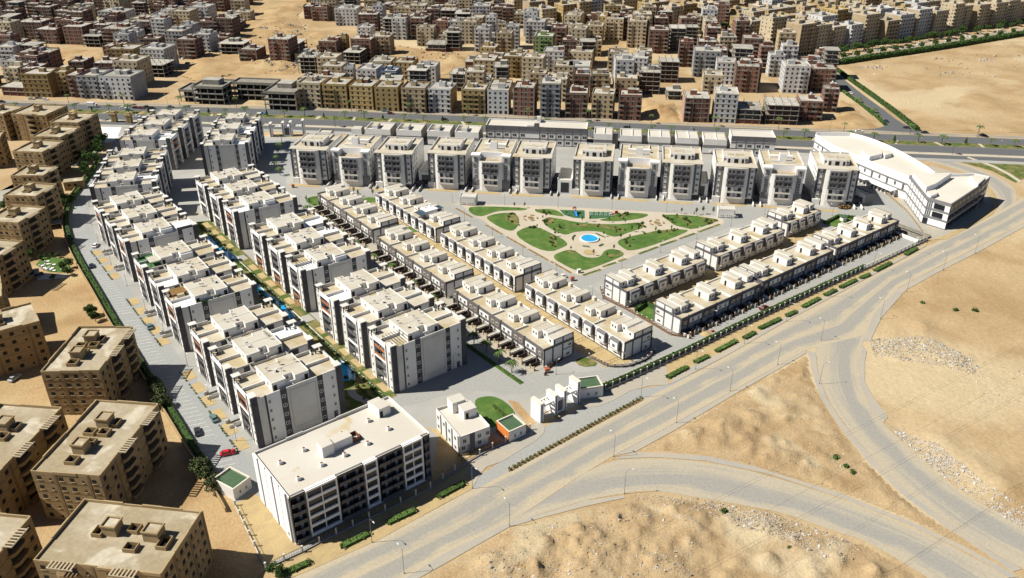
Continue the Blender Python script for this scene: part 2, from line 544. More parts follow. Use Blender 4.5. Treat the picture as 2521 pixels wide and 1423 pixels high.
def hole_mesh(w, h, sill='beige_light', gl='void'):
    key = (round(w, 2), round(h, 2), sill, gl, 'h')
    if key not in _WM:
        b = MB()
        b.poly([(-w / 2, -.012, 0), (w / 2, -.012, 0), (w / 2, -.012, h), (-w / 2, -.012, h)], gl)
        b.box(-w / 2 - .1, w / 2 + .1, -.14, .0, -.14, 0, sill, True)
        _WM[key] = b.mesh('window')
    return _WM[key]
# sides of a box: rz that turns a -Y facing piece to face that side
SIDE = dict(front=0.0, right=R(90), back=R(180), left=R(-90))
def put_window(parent, me, x, y, z, side, name='window'):
    return obj(name, me, parent, loc=(x, y, z), rz=SIDE[side])
# ================================================================ SETTING
g = MB(); g.poly([(-3500, -800, 0), (3500, -800, 0), (3500, 5200, 0), (-3500, 5200, 0)], 'sand')
ground = struct('ground', g)

def lot(name, px, step, amp, freq, mt, seed=0, mounds=(), fall=6.0, world_pts=None, base=.012):
    poly = world_pts or GL(px)
    xs = [p[0] for p in poly]; ys = [p[1] for p in poly]
    nx = int((max(xs) - min(xs)) / step) + 2; ny = int((max(ys) - min(ys)) / step) + 2
    b = MB(); k = b.k(mt); idx = {}
    mw = [(*G(m[0], m[1]), m[2], m[3]) for m in mounds]
    ins = {}
    def h(x, y):
        d = edge_dist((x, y), poly)
        f = min(1, d / fall); f = f * f * (3 - 2 * f)
        q = noise.fractal(Vector((x * freq + seed, y * freq, seed * 1.7)), 1.0, 2.1, 5)
        r = abs(noise.noise(Vector((x * freq * 2.7, y * freq * 2.7, seed + 9))))
        z = amp * (.45 * q + .55 * r * 1.3 + .22)
        for mx, my, mr, mh in mw:
            e = ((x - mx) ** 2 + (y - my) ** 2) / (mr * mr)
            if e < 6: z += mh * math.exp(-e * 1.4) * (1 + .5 * noise.noise(Vector((x * .6, y * .6, 3))))
        return max(0, z) * f + base
    for i in range(nx):
        for j in range(ny):
            x = min(xs) + i * step; y = min(ys) + j * step
            ins[i, j] = inside((x, y), poly)
    for i in range(nx - 1):
        for j in range(ny - 1):
            c = [(i, j), (i + 1, j), (i + 1, j + 1), (i, j + 1)]
            if all(ins[q] for q in c):
                for q in c:
                    if q not in idx:
                        idx[q] = len(b.v)
                        x = min(xs) + q[0] * step; y = min(ys) + q[1] * step
                        b.v.append((x, y, h(x, y)))
                b.f.append(tuple(idx[q] for q in c)); b.m.append(k)
    o = struct(name, b)
    for p in o.data.polygons: p.use_smooth = True
    return o
_rm = random.Random(77)
def mounds_in(px, n, r0, r1, h0, h1):
    out = []; xs = [q[0] for q in px]; ys = [q[1] for q in px]
    while len(out) < n:
        q = (_rm.uniform(min(xs), min(2521, max(xs))), _rm.uniform(min(ys), min(1423, max(ys))))
        if inside(q, px): out.append((*q, _rm.uniform(r0, r1), _rm.uniform(h0, h1)))
    return out
PA = [(1031, 1432), (1092, 1393), (1253, 1300), (1331, 1279), (1441, 1250), (1538, 1229), (1604, 1216), (1738, 1238), (1862, 1260), (1934, 1274), (2067, 1323), (2134, 1342), (2289, 1436), (2400, 1520), (1500, 1640), (800, 1600)]
PB = [(1576, 1108), (1667, 1058), (1800, 978), (1980, 875), (1991, 880), (1994, 908), (2017, 979), (2059, 1046), (2131, 1135), (2219, 1219), (2308, 1286), (2397, 1344), (2490, 1409), (2505, 1418), (2378, 1345), (2245, 1283), (2067, 1212), (1862, 1147), (1738, 1120), (1622, 1112)]
PC = [(2148, 835), (2132, 880), (2132, 939), (2155, 983), (2186, 1023), (2236, 1090), (2300, 1152), (2368, 1206), (2436, 1246), (2530, 1295), (2760, 1420), (2900, 900), (2800, 480), (2521, 562), (2408, 623), (2318, 669), (2229, 719), (2170, 787)]
PD = [(2082, 166), (2200, 146), (2521, 98), (2900, 45), (2900, 338), (2521, 331), (2268, 322), (2150, 240)]
lot('dirt_lot', PA, .9, 1.2, .10, 'dirt', 3, [(1330, 1345, 7, 2.0), (1420, 1330, 6, 1.6), (1480, 1380, 8, 2.2), (1640, 1390, 7, 1.6), (1700, 1300, 6, 1.4), (1250, 1385, 6, 1.5), (1560, 1310, 5, 1.4), (1880, 1310, 5, 1.0), (2000, 1390, 6, 1.3)] + mounds_in(PA, 46, 1.2, 3.0, .5, 1.5))
lot('dirt_lot', PB, .9, .9, .12, 'dirt', 8, [(1770, 1050, 4, 1.6), (1800, 1040, 3.5, 1.4), (1850, 1030, 4, 1.5), (1760, 1090, 4, 1.3), (1830, 1085, 4, 1.5), (1900, 1115, 4, 1.4), (1860, 970, 4, 1.6), (1930, 1010, 4, 1.4), (1700, 1080, 4, 1.0)] + mounds_in(PB, 34, 1.0, 2.4, .5, 1.4), fall=4)
lot('dirt_lot', PC, 1.6, .55, .06, 'sand', 12, [(2270, 806, 5, 1.2), (2280, 850, 5, .9), (2350, 890, 5, .9), (2200, 880, 3, .9), (2320, 1090, 5, 1.2), (2400, 1150, 5, 1.2), (2470, 1200, 6, 1.2)])
lot('dirt_field', PD, 4.5, 1.0, .03, 'sand', 5, [(2180, 165, 10, 2), (2250, 170, 12, 1.5), (2400, 240, 16, 1.5), (2330, 200, 14, 1.3)], fall=10)
lot('dirt_slope', [(590, 2), (765, 2), (737, 45), (760, 75), (870, 90), (880, 118), (775, 116), (742, 135), (735, 185), (590, 185), (480, 205), (440, 190), (505, 100)], 4.0, 4.0, .03, 'dirt_orange', 31, [(650, 165, 8, 2), (700, 180, 8, 2.5)], fall=14)
lot('dirt_slope', [(1425, 104), (1590, 126), (1596, 142), (1552, 168), (1500, 160), (1480, 132)], 2.5, 3.0, .05, 'dirt_orange', 33, [(1530, 150, 8, 3)], fall=10)
lot('dirt_slope', [(1578, 246), (1664, 252), (1678, 302), (1572, 302)], 1.5, 2.5, .08, 'dirt_orange', 35, [(1625, 275, 10, 3.5)], fall=5)
lot('dirt_slope', [(955, 108), (1100, 128), (1170, 130), (1160, 162), (1115, 186), (965, 184), (910, 160)], 3, 2.2, .05, 'dirt_orange', 36, [(1120, 150, 9, 2.5)], fall=10)
lot('dirt_slope', [(118, 120), (285, 121), (283, 148), (248, 164), (155, 164), (122, 140)], 3, 2.5, .05, 'dirt_orange', 38, [(170, 150, 9, 2.5)], fall=10)
lot('dirt_slope', [(2068, 240), (2105, 262), (2165, 318), (2000, 320), (1995, 300), (2060, 285)], 2, 1.8, .06, 'dirt_orange', 39, [(2090, 290, 9, 1.8)], fall=7)
struct('estate_ground', flat(GL([(-60, 560), (150, 470), (168, 520), (165, 560), (180, 610), (244, 718), (286, 792), (335, 869), (393, 961), (477, 1094), (574, 1240), (650, 1400), (640, 1480), (-200, 1480)]), .008, 'dirt_orange'))

# ---- main road, branches
ML = GL([(640, 1462), (719, 1423), (931, 1329), (1164, 1204), (1250, 1160), (1420, 1070), (1582, 985), (1700, 924), (1793, 875), (1935, 793), (2164, 671), (2282, 607), (2356, 572), (2447, 527), (2521, 486), (2620, 438)])
MR = GL([(960, 1446), (1092, 1372), (1253, 1289), (1400, 1190), (1511, 1121), (1613, 1068), (1778, 977), (1987, 859), (2128, 826), (2212, 709), (2296, 664), (2374, 625), (2521, 548), (2640, 490)])
struct('main_road', ribbon(ML, MR, .05, 'road_main', 90))
B1L = GL([(2000, 848), (2011, 868), (2014, 908), (2036, 979), (2076, 1041), (2156, 1135), (2245, 1219), (2334, 1286), (2423, 1348), (2521, 1402), (2640, 1460)])
B1R = GL([(2160, 790), (2120, 850), (2107, 894), (2116, 952), (2147, 1014), (2178, 1046), (2223, 1090), (2289, 1152), (2356, 1206), (2423, 1246), (2521, 1290), (2700, 1362)])
struct('branch_road', ribbon(smooth(B1L, 1), smooth(B1R, 1), .046, 'road_branch', 60))
B2U = GL([(1440, 1165), (1504, 1133), (1613, 1128), (1738, 1137), (1893, 1170), (2067, 1228), (2245, 1299), (2378, 1361), (2480, 1423), (2600, 1500)])
B2D = GL([(1253, 1289), (1342, 1262), (1441, 1231), (1538, 1214), (1604, 1206), (1738, 1228), (1862, 1250), (1934, 1264), (2067, 1312), (2134, 1331), (2289, 1425), (2400, 1500)])
struct('branch_road', ribbon(smooth(B2U, 1), smooth(B2D, 1), .042, 'road_branch', 70))
def raised(name, L, Rr, h=.14, top='paving_dusty', side='kerb', z0=0.0, n=40):
    L = resample(L, n); Rr = resample(Rr, n)
    b = MB()
    for i in range(n - 1):
        q = [L[i], L[i + 1], Rr[i + 1], Rr[i]]
        b.prism(q, z0, h, side, top)
    # drop inner cross walls: keep only faces that belong to the outline
    keep = []
    for fi, f in enumerate(b.f):
        keep.append(fi)
    return struct(name, b)
# pavements round the desert triangle and along the outer side of the main road
raised('pavement', GL([(1508, 1124), (1613, 1069), (1778, 978), (1985, 862)]), GL([(1566, 1112), (1667, 1056), (1800, 976), (1983, 871)]))
raised('pavement', GL([(1506, 1131), (1613, 1126), (1738, 1135), (1893, 1167), (2067, 1225), (2245, 1296), (2378, 1358), (2483, 1423)]), GL([(1566, 1114), (1622, 1115), (1738, 1123), (1862, 1150), (2067, 1215), (2245, 1286), (2378, 1348), (2508, 1421)]), h=.145)
raised('pavement', GL([(1989, 862), (2009, 870), (2012, 908), (2034, 979), (2074, 1041), (2154, 1135), (2243, 1219), (2332, 1286), (2421, 1348), (2515, 1402)]), GL([(1985, 868), (1993, 880), (1996, 908), (2020, 979), (2062, 1046), (2134, 1135), (2222, 1219), (2311, 1286), (2400, 1344), (2494, 1408)]), h=.15)
raised('pavement', GL([(960, 1448), (1090, 1366), (1242, 1291), (1342, 1264), (1441, 1233), (1536, 1220)]), GL([(985, 1450), (1092, 1390), (1253, 1298), (1331, 1276), (1441, 1247), (1540, 1226)]))
raised('pavement', GL([(2124, 850), (2109, 894), (2118, 952), (2149, 1014), (2176, 1040)]), GL([(2134, 865), (2129, 890), (2129, 939), (2152, 983), (2186, 1026)]))
raised('pavement', GL([(2122, 838), (2153, 770), (2212, 710), (2296, 666), (2374, 627), (2521, 550)]), GL([(2142, 840), (2170, 783), (2229, 715), (2318, 666), (2408, 621), (2521, 559)]))
# strip between the compound fence and the road
FENCE_A = [(655, 1402), (745, 1361), (776, 1344), (806, 1328), (1056, 1206), (1124, 1158), (1160, 1134), (1198, 1113), (1223, 1100), (1245, 1090), (1267, 1080), (1287, 1068), (1305, 1059)]
FENCE_B = [(1490, 962), (1530, 945), (1700, 868), (1850, 795), (2000, 725), (2130, 665), (2282, 593)]
raised('verge', GL(FENCE_A[:7]), GL([(700, 1430), (760, 1406), (800, 1388), (931, 1330), (1040, 1270), (1110, 1232), (1163, 1205)]), h=.12, top='dirt_yellow')
raised('pavement', GL([(1163, 1202), (1180, 1172), (1197, 1150), (1235, 1137), (1316, 1088), (1338, 1069), (1343, 1051), (1332, 1038)]), GL([(1150, 1142), (1160, 1136), (1198, 1115), (1223, 1102), (1267, 1082), (1287, 1070), (1305, 1061), (1318, 1040)]), h=.13)
raised('pavement', GL([(1437, 1003), (1474, 1001), (1507, 988), (1551, 963), (1600, 950), (1647, 948)]), GL([(1425, 985), (1470, 978), (1495, 965), (1530, 948), (1580, 926), (1640, 898)]), h=.13)
raised('verge', GL([(1640, 896), (1700, 869), (1850, 796), (2000, 726), (2130, 666), (2282, 595)]), GL([(1647, 946), (1700, 920), (1793, 872), (1935, 790), (2164, 668), (2280, 605)]), h=.12, top='dirt_yellow')
raised('pavement', GL([(1660, 924), (1700, 904), (1793, 860), (1935, 780), (2164, 660), (2278, 602)]), GL([(1650, 946), (1702, 921), (1794, 873), (1936, 791), (2165, 669), (2281, 605)]), h=.135)
# slip lane in front of the gate and its planted median
struct('slip_lane', ribbon(GL([(1165, 1200), (1181, 1171), (1236, 1135), (1318, 1086), (1343, 1049), (1437, 1001), (1508, 985), (1553, 961), (1648, 947), (1700, 921)]), GL([(1170, 1206), (1252, 1162), (1330, 1120), (1421, 1072), (1500, 1030), (1583, 986), (1620, 966), (1660, 946), (1690, 930), (1702, 923)]), .055, 'road_inner', 40))
raised('median', GL([(1250, 1156), (1420, 1063), (1578, 979)]), GL([(1252, 1163), (1424, 1070), (1583, 986)]), h=.2, top='soil')

# ---- compound base
COMP = GL([(655, 1400), (745, 1360), (806, 1328), (1056, 1206), (1160, 1134), (1305, 1060), (1330, 1036), (1420, 1000), (1490, 964), (1700, 869), (1850, 796), (2000, 726), (2130, 666), (2282, 596), (2240, 545), (2190, 500), (2130, 470), (2010, 400), (1990, 378), (1700, 369), (1450, 362), (1200, 352), (900, 345), (640, 335), (490, 318), (300, 310), (250, 400), (207, 453), (171, 516), (168, 558), (183, 607), (207, 653), (246, 716), (288, 790), (337, 867), (395, 959), (443, 1031), (479, 1092), (536, 1172), (576, 1237), (652, 1378)])
struct('compound_paving', flat(COMP, .03, 'paving'))
PHI = R(37.5)
ex, ey = (math.cos(PHI), math.sin(PHI)), (-math.sin(PHI), math.cos(PHI))
def LC(o, x, y):
    return (o[0] + ex[0] * x + ey[0] * y, o[1] + ex[1] * x + ey[1] * y)
# left parking road
PKL = GL([(627, 1330), (580, 1236), (540, 1172), (483, 1092), (447, 1031), (399, 959), (340, 862), (292, 788), (250, 714), (211, 651), (187, 605), (172, 558), (175, 518), (187, 490), (211, 455), (233, 428), (255, 395)])
PKR = GL([(650, 1200), (628, 1136), (596, 1108), (556, 1045), (515, 983), (455, 890), (421, 850), (351, 752), (288, 672), (246, 609), (225, 551), (218, 516), (225, 478), (233, 450), (246, 425), (258, 405), (275, 390)])
PKL_S, PKR_S = smooth(PKL, 2), smooth(PKR, 2)
parking = struct('parking_road', ribbon(PKL_S, PKR_S, .06, 'road_parking', 90))
pk = resample(PKL_S, 140)
b = MB()
for i in range(14, 138):
    p = pk[i]; a = R(20)
    if i % 19 in (0, 1): continue
    L = 5.0
    d = (math.cos(a), math.sin(a)); nn = (-d[1] * .07, d[0] * .07)
    q = (p[0] + d[0] * .9, p[1] + d[1] * .9)
    b.poly([(q[0] - nn[0], q[1] - nn[1], .068), (q[0] + d[0] * L - nn[0], q[1] + d[1] * L - nn[1], .068), (q[0] + d[0] * L + nn[0], q[1] + d[1] * L + nn[1], .068), (q[0] + nn[0], q[1] + nn[1], .068)], 'paint')
b.build('parking_lines', parking, kind='stuff')
# street between the middle blocks and the first villa row
S1L = GL([(660, 480), (720, 492), (760, 530), (800, 570), (900, 655), (1000, 742), (1065, 800), (1135, 862), (1180, 905), (1240, 965)])
S1R = GL([(700, 462), (745, 478), (800, 520), (860, 575), (960, 655), (1060, 735), (1140, 800), (1200, 850), (1260, 900), (1320, 940)])
struct('street', ribbon(smooth(S1L, 1), smooth(S1R, 1), .062, 'road_inner', 50))
# street south of the villas, running to the gate and along the fence
S2L = GL([(900, 1010), (1010, 1000), (1110, 965), (1200, 960), (1300, 972), (1400, 960), (1480, 942), (1560, 905), (1700, 842), (1850, 772), (2000, 705), (2130, 648), (2260, 588)])
S2R = GL([(880, 985), (985, 965), (1120, 908), (1220, 910), (1340, 925), (1440, 915), (1530, 905), (1590, 875), (1700, 826), (1850, 738), (2000, 665), (2130, 610), (2225, 555)])
struct('street', ribbon(smooth(S2L, 1), smooth(S2R, 1), .058, 'road_inner', 60))
# street between villas and the right blocks, and the two sides of the park
S3L = GL([(1080, 505), (1130, 535), (1200, 578), (1300, 640), (1380, 690), (1450, 735), (1540, 790), (1620, 840), (1680, 868)])
S3R = GL([(1125, 512), (1180, 545), (1260, 592), (1340, 638), (1405, 680), (1480, 722), (1560, 775), (1640, 822), (1720, 850)])
struct('street', ribbon(S3L, S3R, .064, 'road_inner', 40))
S4U = GL([(1410, 678), (1480, 652), (1600, 610), (1780, 543), (1900, 503), (2010, 470)])
S4D = GL([(1440, 706), (1495, 675), (1620, 625), (1800, 557), (1920, 516), (2040, 480)])
struct('street', ribbon(S4U, S4D, .066, 'road_inner', 30))
S5U = GL([(690, 462), (800, 470), (1000, 466), (1160, 478), (1500, 492), (1800, 506), (2060, 512), (2180, 520)])
S5D = GL([(740, 478), (860, 482), (1000, 490), (1160, 502), (1500, 516), (1780, 528), (2030, 530), (2190, 540)])
struct('street', ribbon(smooth(S5U, 1), smooth(S5D, 1), .068, 'road_inner', 50))
S6L = GL([(2060, 440), (2110, 462), (2150, 485), (2200, 520), (2240, 560), (2262, 590)])
S6R = GL([(2090, 432), (2140, 455), (2185, 480), (2240, 520), (2262, 560), (2276, 590)])
struct('street', ribbon(smooth(S6L, 1), smooth(S6R, 1), .070, 'road_inner', 30))
# entrance court at the far gate
struct('court', flat(GL([(640, 352), (760, 350), (800, 352), (760, 420), (720, 480), (655, 478), (640, 420)]), .074, 'road_parking' if False else 'paving'))
S7L = GL([(640, 345), (660, 400), (655, 440), (662, 480)]); S7R = GL([(790, 348), (730, 395), (705, 440), (705, 470)])
struct('street', ribbon(S7L, S7R, .078, 'road_parking', 20))

# ---- highway
HC = [(-700, 568), (-268.6, 532.3), (-123.8, 520.2), (25, 499.5), (173.7, 476.2), (275, 463.4), (700, 409)]
HC = resample(smooth(HC, 2), 60)
def hstrip(a, b_): return offset(HC, a), offset(HC, b_)
for nm, a, b_, z, mt in (('sandy_service_road', 22.5, 16.2, .03, 'road_sandy'), ('highway', 16, 3.4, .05, 'road_high'), ('highway', -3.4, -16.3, .05, 'road_high'), ('service_road', -20, -26.5, .045, 'road_high')):
    L, Rr = hstrip(a, b_)
    struct(nm, ribbon(L, Rr, z, mt, 60))
L, Rr = hstrip(3.4, -3.4); raised('median', L, Rr, h=.16, top='grass_dry', n=60)
L, Rr = hstrip(-16.3, -20); raised('pavement', L, Rr, h=.14, top='paving_cream', n=60)
L, Rr = hstrip(-26.5, -31); raised('pavement', L, Rr, h=.13, top='paving', n=60)
# pale paths cut across the median
hm = resample(HC, 240)
b = MB()
for i in range(6, 236, 4):
    p = hm[i]; q = hm[i + 1]
    d = (q[0] - p[0], q[1] - p[1]); L_ = math.hypot(*d); d = (d[0] / L_, d[1] / L_)
    s = random.uniform(-1.5, 1.5); w = random.uniform(.5, 1.3)
    A = (p[0] - d[1] * 3.2 + d[0] * s, p[1] + d[0] * 3.2 + d[1] * s); B = (p[0] + d[1] * 3.2 - d[0] * s, p[1] - d[0] * 3.2 - d[1] * s)
    b.poly([(A[0] - d[0] * w, A[1] - d[1] * w, .175), (B[0] - d[0] * w, B[1] - d[1] * w, .175), (B[0] + d[0] * w, B[1] + d[1] * w, .175), (A[0] + d[0] * w, A[1] + d[1] * w, .175)], random.choice(['paving_cream', 'paving_cream', 'dirt_orange']))
struct('median_paths', b)
# side road climbing to the upper right, boulevard along the hedge
SRL = GL([(2110, 318), (2170, 316), (2183, 300), (2140, 265), (2080, 222), (2022, 180), (1990, 155)])
SRR = GL([(2300, 330), (2262, 322), (2215, 300), (2165, 262), (2110, 222), (2060, 180), (2030, 150)])
struct('side_road', ribbon(smooth(SRL, 1), smooth(SRR, 1), .056, 'road_high', 40))
struct('boulevard', ribbon(GL([(1900, 150), (2060, 140), (2200, 118), (2360, 93), (2521, 68), (2700, 42)]), GL([(1900, 172), (2062, 160), (2200, 140), (2360, 115), (2521, 90), (2700, 62)]), .052, 'road_sandy', 40))
srm = GL([(2150, 285), (2110, 252), (2070, 222), (2045, 200)]); raised('median', offset(srm, .8), offset(srm, -.8), h=.15, top='grass_dry', n=12)
# road bending round the mall to the highway
CRI = GL([(2321, 600), (2400, 556), (2447, 530), (2460, 510), (2456, 490), (2442, 466), (2420, 448), (2380, 426), (2300, 400), (2220, 384)])
CRO = GL([(2400, 580), (2470, 530), (2500, 500), (2504, 480), (2495, 462), (2475, 446), (2442, 428), (2380, 405), (2300, 385), (2240, 374)])
struct('curve_road', ribbon(smooth(CRI, 1), smooth(CRO, 1), .044, 'road_branch', 40))
raised('pavement', GL([(2330, 590), (2400, 553), (2444, 527), (2456, 510), (2452, 492), (2438, 468), (2416, 452)]), GL([(2300, 590), (2390, 552), (2432, 526), (2444, 508), (2440, 492), (2428, 470), (2410, 456)]), h=.14, top='dirt_yellow')
struct('green_plot', flat(GL([(2240, 385), (2360, 384), (2540, 388), (2540, 430), (2500, 450), (2440, 420), (2360, 398)]), .034, 'grass_dry'))
raised('pavement', GL([(2380, 388), (2412, 400), (2445, 412), (2480, 430), (2510, 450)]), GL([(2384, 386), (2418, 398), (2450, 409), (2486, 427), (2516, 447)]), h=.12, top='paving_cream')
struct('forecourt', flat(GL([(2200, 470), (2230, 400), (2300, 410), (2380, 432), (2430, 462), (2445, 490), (2440, 515), (2400, 545), (2330, 585), (2296, 590), (2240, 545)]), .026, 'paving_dusty'))

# ---- sandy yards inside and beside the compound
struct('yard', flat(GL([(625, 1215), (580, 1240), (655, 1392), (735, 1352), (740, 1338), (655, 1232)]), .064, 'dirt_yellow'))
struct('yard', flat(GL([(735, 1350), (1058, 1204), (1130, 1150), (1180, 1118), (1230, 1092), (1165, 1080), (1080, 1060), (1062, 1180), (740, 1340)]), .068, 'dirt_orange'))
struct('yard', flat(GL([(1030, 1050), (1062, 1060), (1140, 1125), (1230, 1090), (1208, 1075)]), .072, 'dirt_yellow'))
struct('lawn', flat(smooth_closed(GL([(1158, 985), (1205, 973), (1240, 985), (1268, 1012), (1268, 1030), (1230, 1045), (1205, 1058)]), 2), .09, 'grass'))
struct('yard', flat(GL([(1250, 985), (1275, 990), (1318, 1040), (1300, 1056), (1290, 1035), (1270, 1015)]), .085, 'dirt_orange'))
# villa gardens (yellow sand) between the rows, and small lawns
struct('garden_strip', flat(GL([(910, 500), (940, 495), (1090, 580), (1300, 700), (1545, 870), (1560, 890), (1490, 905), (1400, 850), (1180, 700), (1020, 590)]), .076, 'dirt_yellow'))
struct('garden_strip', flat(GL([(1550, 760), (1640, 790), (1860, 690), (2060, 590), (2010, 555), (1800, 640)]), .08, 'dirt_yellow'))
struct('lawn', flat(smooth_closed(GL([(752, 500), (758, 484), (800, 482), (830, 500), (790, 512)]), 2), .084, 'grass'))
struct('lawn', flat(smooth_closed(GL([(880, 490), (920, 484), (932, 496), (905, 500)]), 1), .084, 'grass'))
struct('lawn', flat(GL([(1560, 772), (1592, 752), (1632, 775), (1608, 792)]), .088, 'grass'))
struct('lawn', flat(GL([(2020, 548), (2060, 532), (2110, 536), (2060, 560)]), .088, 'grass'))
struct('lawn', flat(smooth_closed(GL([(1412, 885), (1450, 878), (1478, 900), (1430, 905)]), 1), .088, 'grass_dry'))
struct('lawn', flat(GL([(1000, 560), (1024, 556), (1034, 570), (1010, 574)]), .088, 'grass'))
# green strip with winding pool between the two columns of apartment blocks
O1 = (-73.8, 190.9)
strip = [LC(O1, 28.4, -4), LC(O1, 45.2, -2), LC(O1, 46, 60), LC(O1, 46.5, 120), LC(O1, 47, 172), LC(O1, 34, 176), LC(O1, 29, 120), LC(O1, 28.4, 60)]
struct('garden_strip', flat(strip, .082, 'grass_dry'))
b = MB()
for y in range(2, 168, 9):
    if y % 66 > 50: continue
    l_ = random.uniform(4.5, 6.5)
    b.poly([(*LC(O1, 42.8, y), .092), (*LC(O1, 45.3, y), .092), (*LC(O1, 45.3, y + l_), .092), (*LC(O1, 42.8, y + l_), .092)], 'dirt_yellow')
    b.poly([(*LC(O1, -5.2, y), .092), (*LC(O1, -2.0, y), .092), (*LC(O1, -2.0, y + 6), .092), (*LC(O1, -5.2, y + 6), .092)], 'dirt_yellow')
struct('planting_beds', b)
b = MB()
wallpath(b, [LC(O1, 41.6, -6 + 3 * i) for i in range(58)], .25, 0, .35, 'offwhite')
struct('garden_kerb', b)
def pool(pts, wid):
    pts = smooth(pts, 2)
    o = ribbon(offset(pts, wid / 2), offset(pts, -wid / 2), .16, 'water', 24).build('garden_pool')
    o['kind'] = 'structure'
    raised('pool_edge', offset(pts, wid / 2 + .5), offset(pts, wid / 2), h=.22, top='offwhite', n=24)
    raised('pool_edge', offset(pts, -wid / 2), offset(pts, -wid / 2 - .5), h=.22, top='offwhite', n=24)
pool([LC(O1, 36.4, 15), LC(O1, 38.2, 18), LC(O1, 39.0, 22), LC(O1, 38, 27)], 4.0)
pool([LC(O1, 39.0, 64), LC(O1, 39.8, 71), LC(O1, 39.6, 79), LC(O1, 38.4, 86), LC(O1, 38.0, 92), LC(O1, 38.6, 97)], 2.4)
pool([LC(O1, 40.8, 124), LC(O1, 40.2, 134), LC(O1, 39.6, 144), LC(O1, 39.6, 150), LC(O1, 38.2, 157)], 2.6)
path = smooth([LC(O1, 36, -8), LC(O1, 36.5, 0), LC(O1, 34, 6), LC(O1, 35, 10)], 2)
struct('garden_path', ribbon(offset(path, 1.3), offset(path, -1.3), .10, 'paving', 16))
for yy in (58, 122):
    struct('garden_path', flat([LC(O1, 28.4, yy), LC(O1, 45.5, yy), LC(O1, 45.5, yy + 5), LC(O1, 28.4, yy + 5)], .105, 'paving'))
# planted median of the palm street and sandy front yards of the porch villas
mp = GL([(1118, 822), (1150, 850), (1200, 886), (1285, 945)])
raised('median', offset(mp, .9), offset(mp, -.9), h=.18, top='grass', n=14)
yl = [(-93.6, 372.3), (10.4, 232.6)]
struct('yard', flat([(x + math.cos(PHI) * o, y + math.sin(PHI) * o) for (x, y), o in ((yl[0], -6.5), (yl[1], -6.5), (yl[1], 1), (yl[0], 1))], .087, 'paving_dusty'))
# beds in front of the towers
b = MB()
TW = [(-113.3, 403.8), (-42.5, 397.1), (30.2, 387.6), (98.3, 378.1)]
for t in TW:
    a = R(-8.8)
    d = (math.cos(a), math.sin(a)); n_ = (d[1], -d[0])
    for s in (0, 21.5, 43.5):
        p = (t[0] + d[0] * s, t[1] + d[1] * s)
        q = [(p[0] + d[0] * i + n_[0] * j, p[1] + d[1] * i + n_[1] * j) for i, j in ((-1, .8), (16, .8), (15, 3.6), (0, 3.6))]
        b.poly([(x, y, .094) for x, y in q][::-1], 'dirt_yellow')
for i, f in enumerate(b.f):
    A, B_, C_ = (Vector(b.v[j]) for j in f[:3])
    if (B_ - A).cross(C_ - A).z < 0: b.f[i] = tuple(reversed(f))
struct('planting_beds', b)
# ---- park
ZP = ZM(1100, 480, .2777)
struct('park_paving', flat(smooth_closed(ZL(ZP, [(120, 96), (170, 82), (740, 92), (1300, 120), (1840, 150), (2400, 195), (2470, 240), (2430, 275), (1900, 440), (1430, 640), (1260, 720), (1150, 715), (900, 590), (500, 350)]), 1), .10, 'paving_cream'))
LAWNS = [[(185, 125), (230, 100), (720, 115), (700, 140), (540, 138), (420, 150), (300, 200), (215, 170)],
 [(330, 210), (400, 175), (520, 158), (600, 165), (640, 200), (640, 275), (560, 340)],
 [(580, 355), (690, 290), (760, 280), (840, 300), (930, 345), (1040, 400), (1070, 435), (1060, 455), (880, 525)],
 [(915, 550), (1050, 490), (1120, 490), (1170, 520), (1220, 555), (1330, 560), (1370, 540), (1390, 500), (1450, 478), (1520, 490), (1590, 530), (1450, 590), (1290, 650), (1200, 675), (1140, 670), (1060, 635)],
 [(770, 130), (960, 125), (1060, 195), (960, 185), (800, 160)],
 [(850, 230), (880, 200), (960, 205), (1180, 250), (1400, 262), (1560, 262), (1720, 240), (1760, 290), (1620, 330), (1510, 375), (1430, 365), (1390, 335), (1280, 318), (1120, 330), (1070, 355), (1010, 350), (870, 275)],
 [(1330, 225), (1440, 205), (1520, 160), (1780, 165), (1785, 190), (1650, 225), (1450, 238)],
 [(1870, 172), (2200, 185), (2410, 220), (2400, 235), (2195, 310), (2090, 290), (2010, 270), (1960, 225)],
 [(1505, 420), (1560, 385), (1720, 350), (1900, 310), (2100, 305), (2160, 325), (1640, 515), (1540, 460)]]
for q in LAWNS: struct('lawn', MB().prism(smooth_closed(ZL(ZP, q), 2), .09, .19, 'kerb', 'grass'))
for q in ([(1000, 135), (1220, 140), (1222, 210), (1120, 205), (1040, 180)], [(1262, 150), (1510, 156), (1440, 203), (1320, 213), (1265, 213)]):
    struct('playground_surface', MB().prism(ZL(ZP, q), .09, .2, 'kerb', 'play_green'))
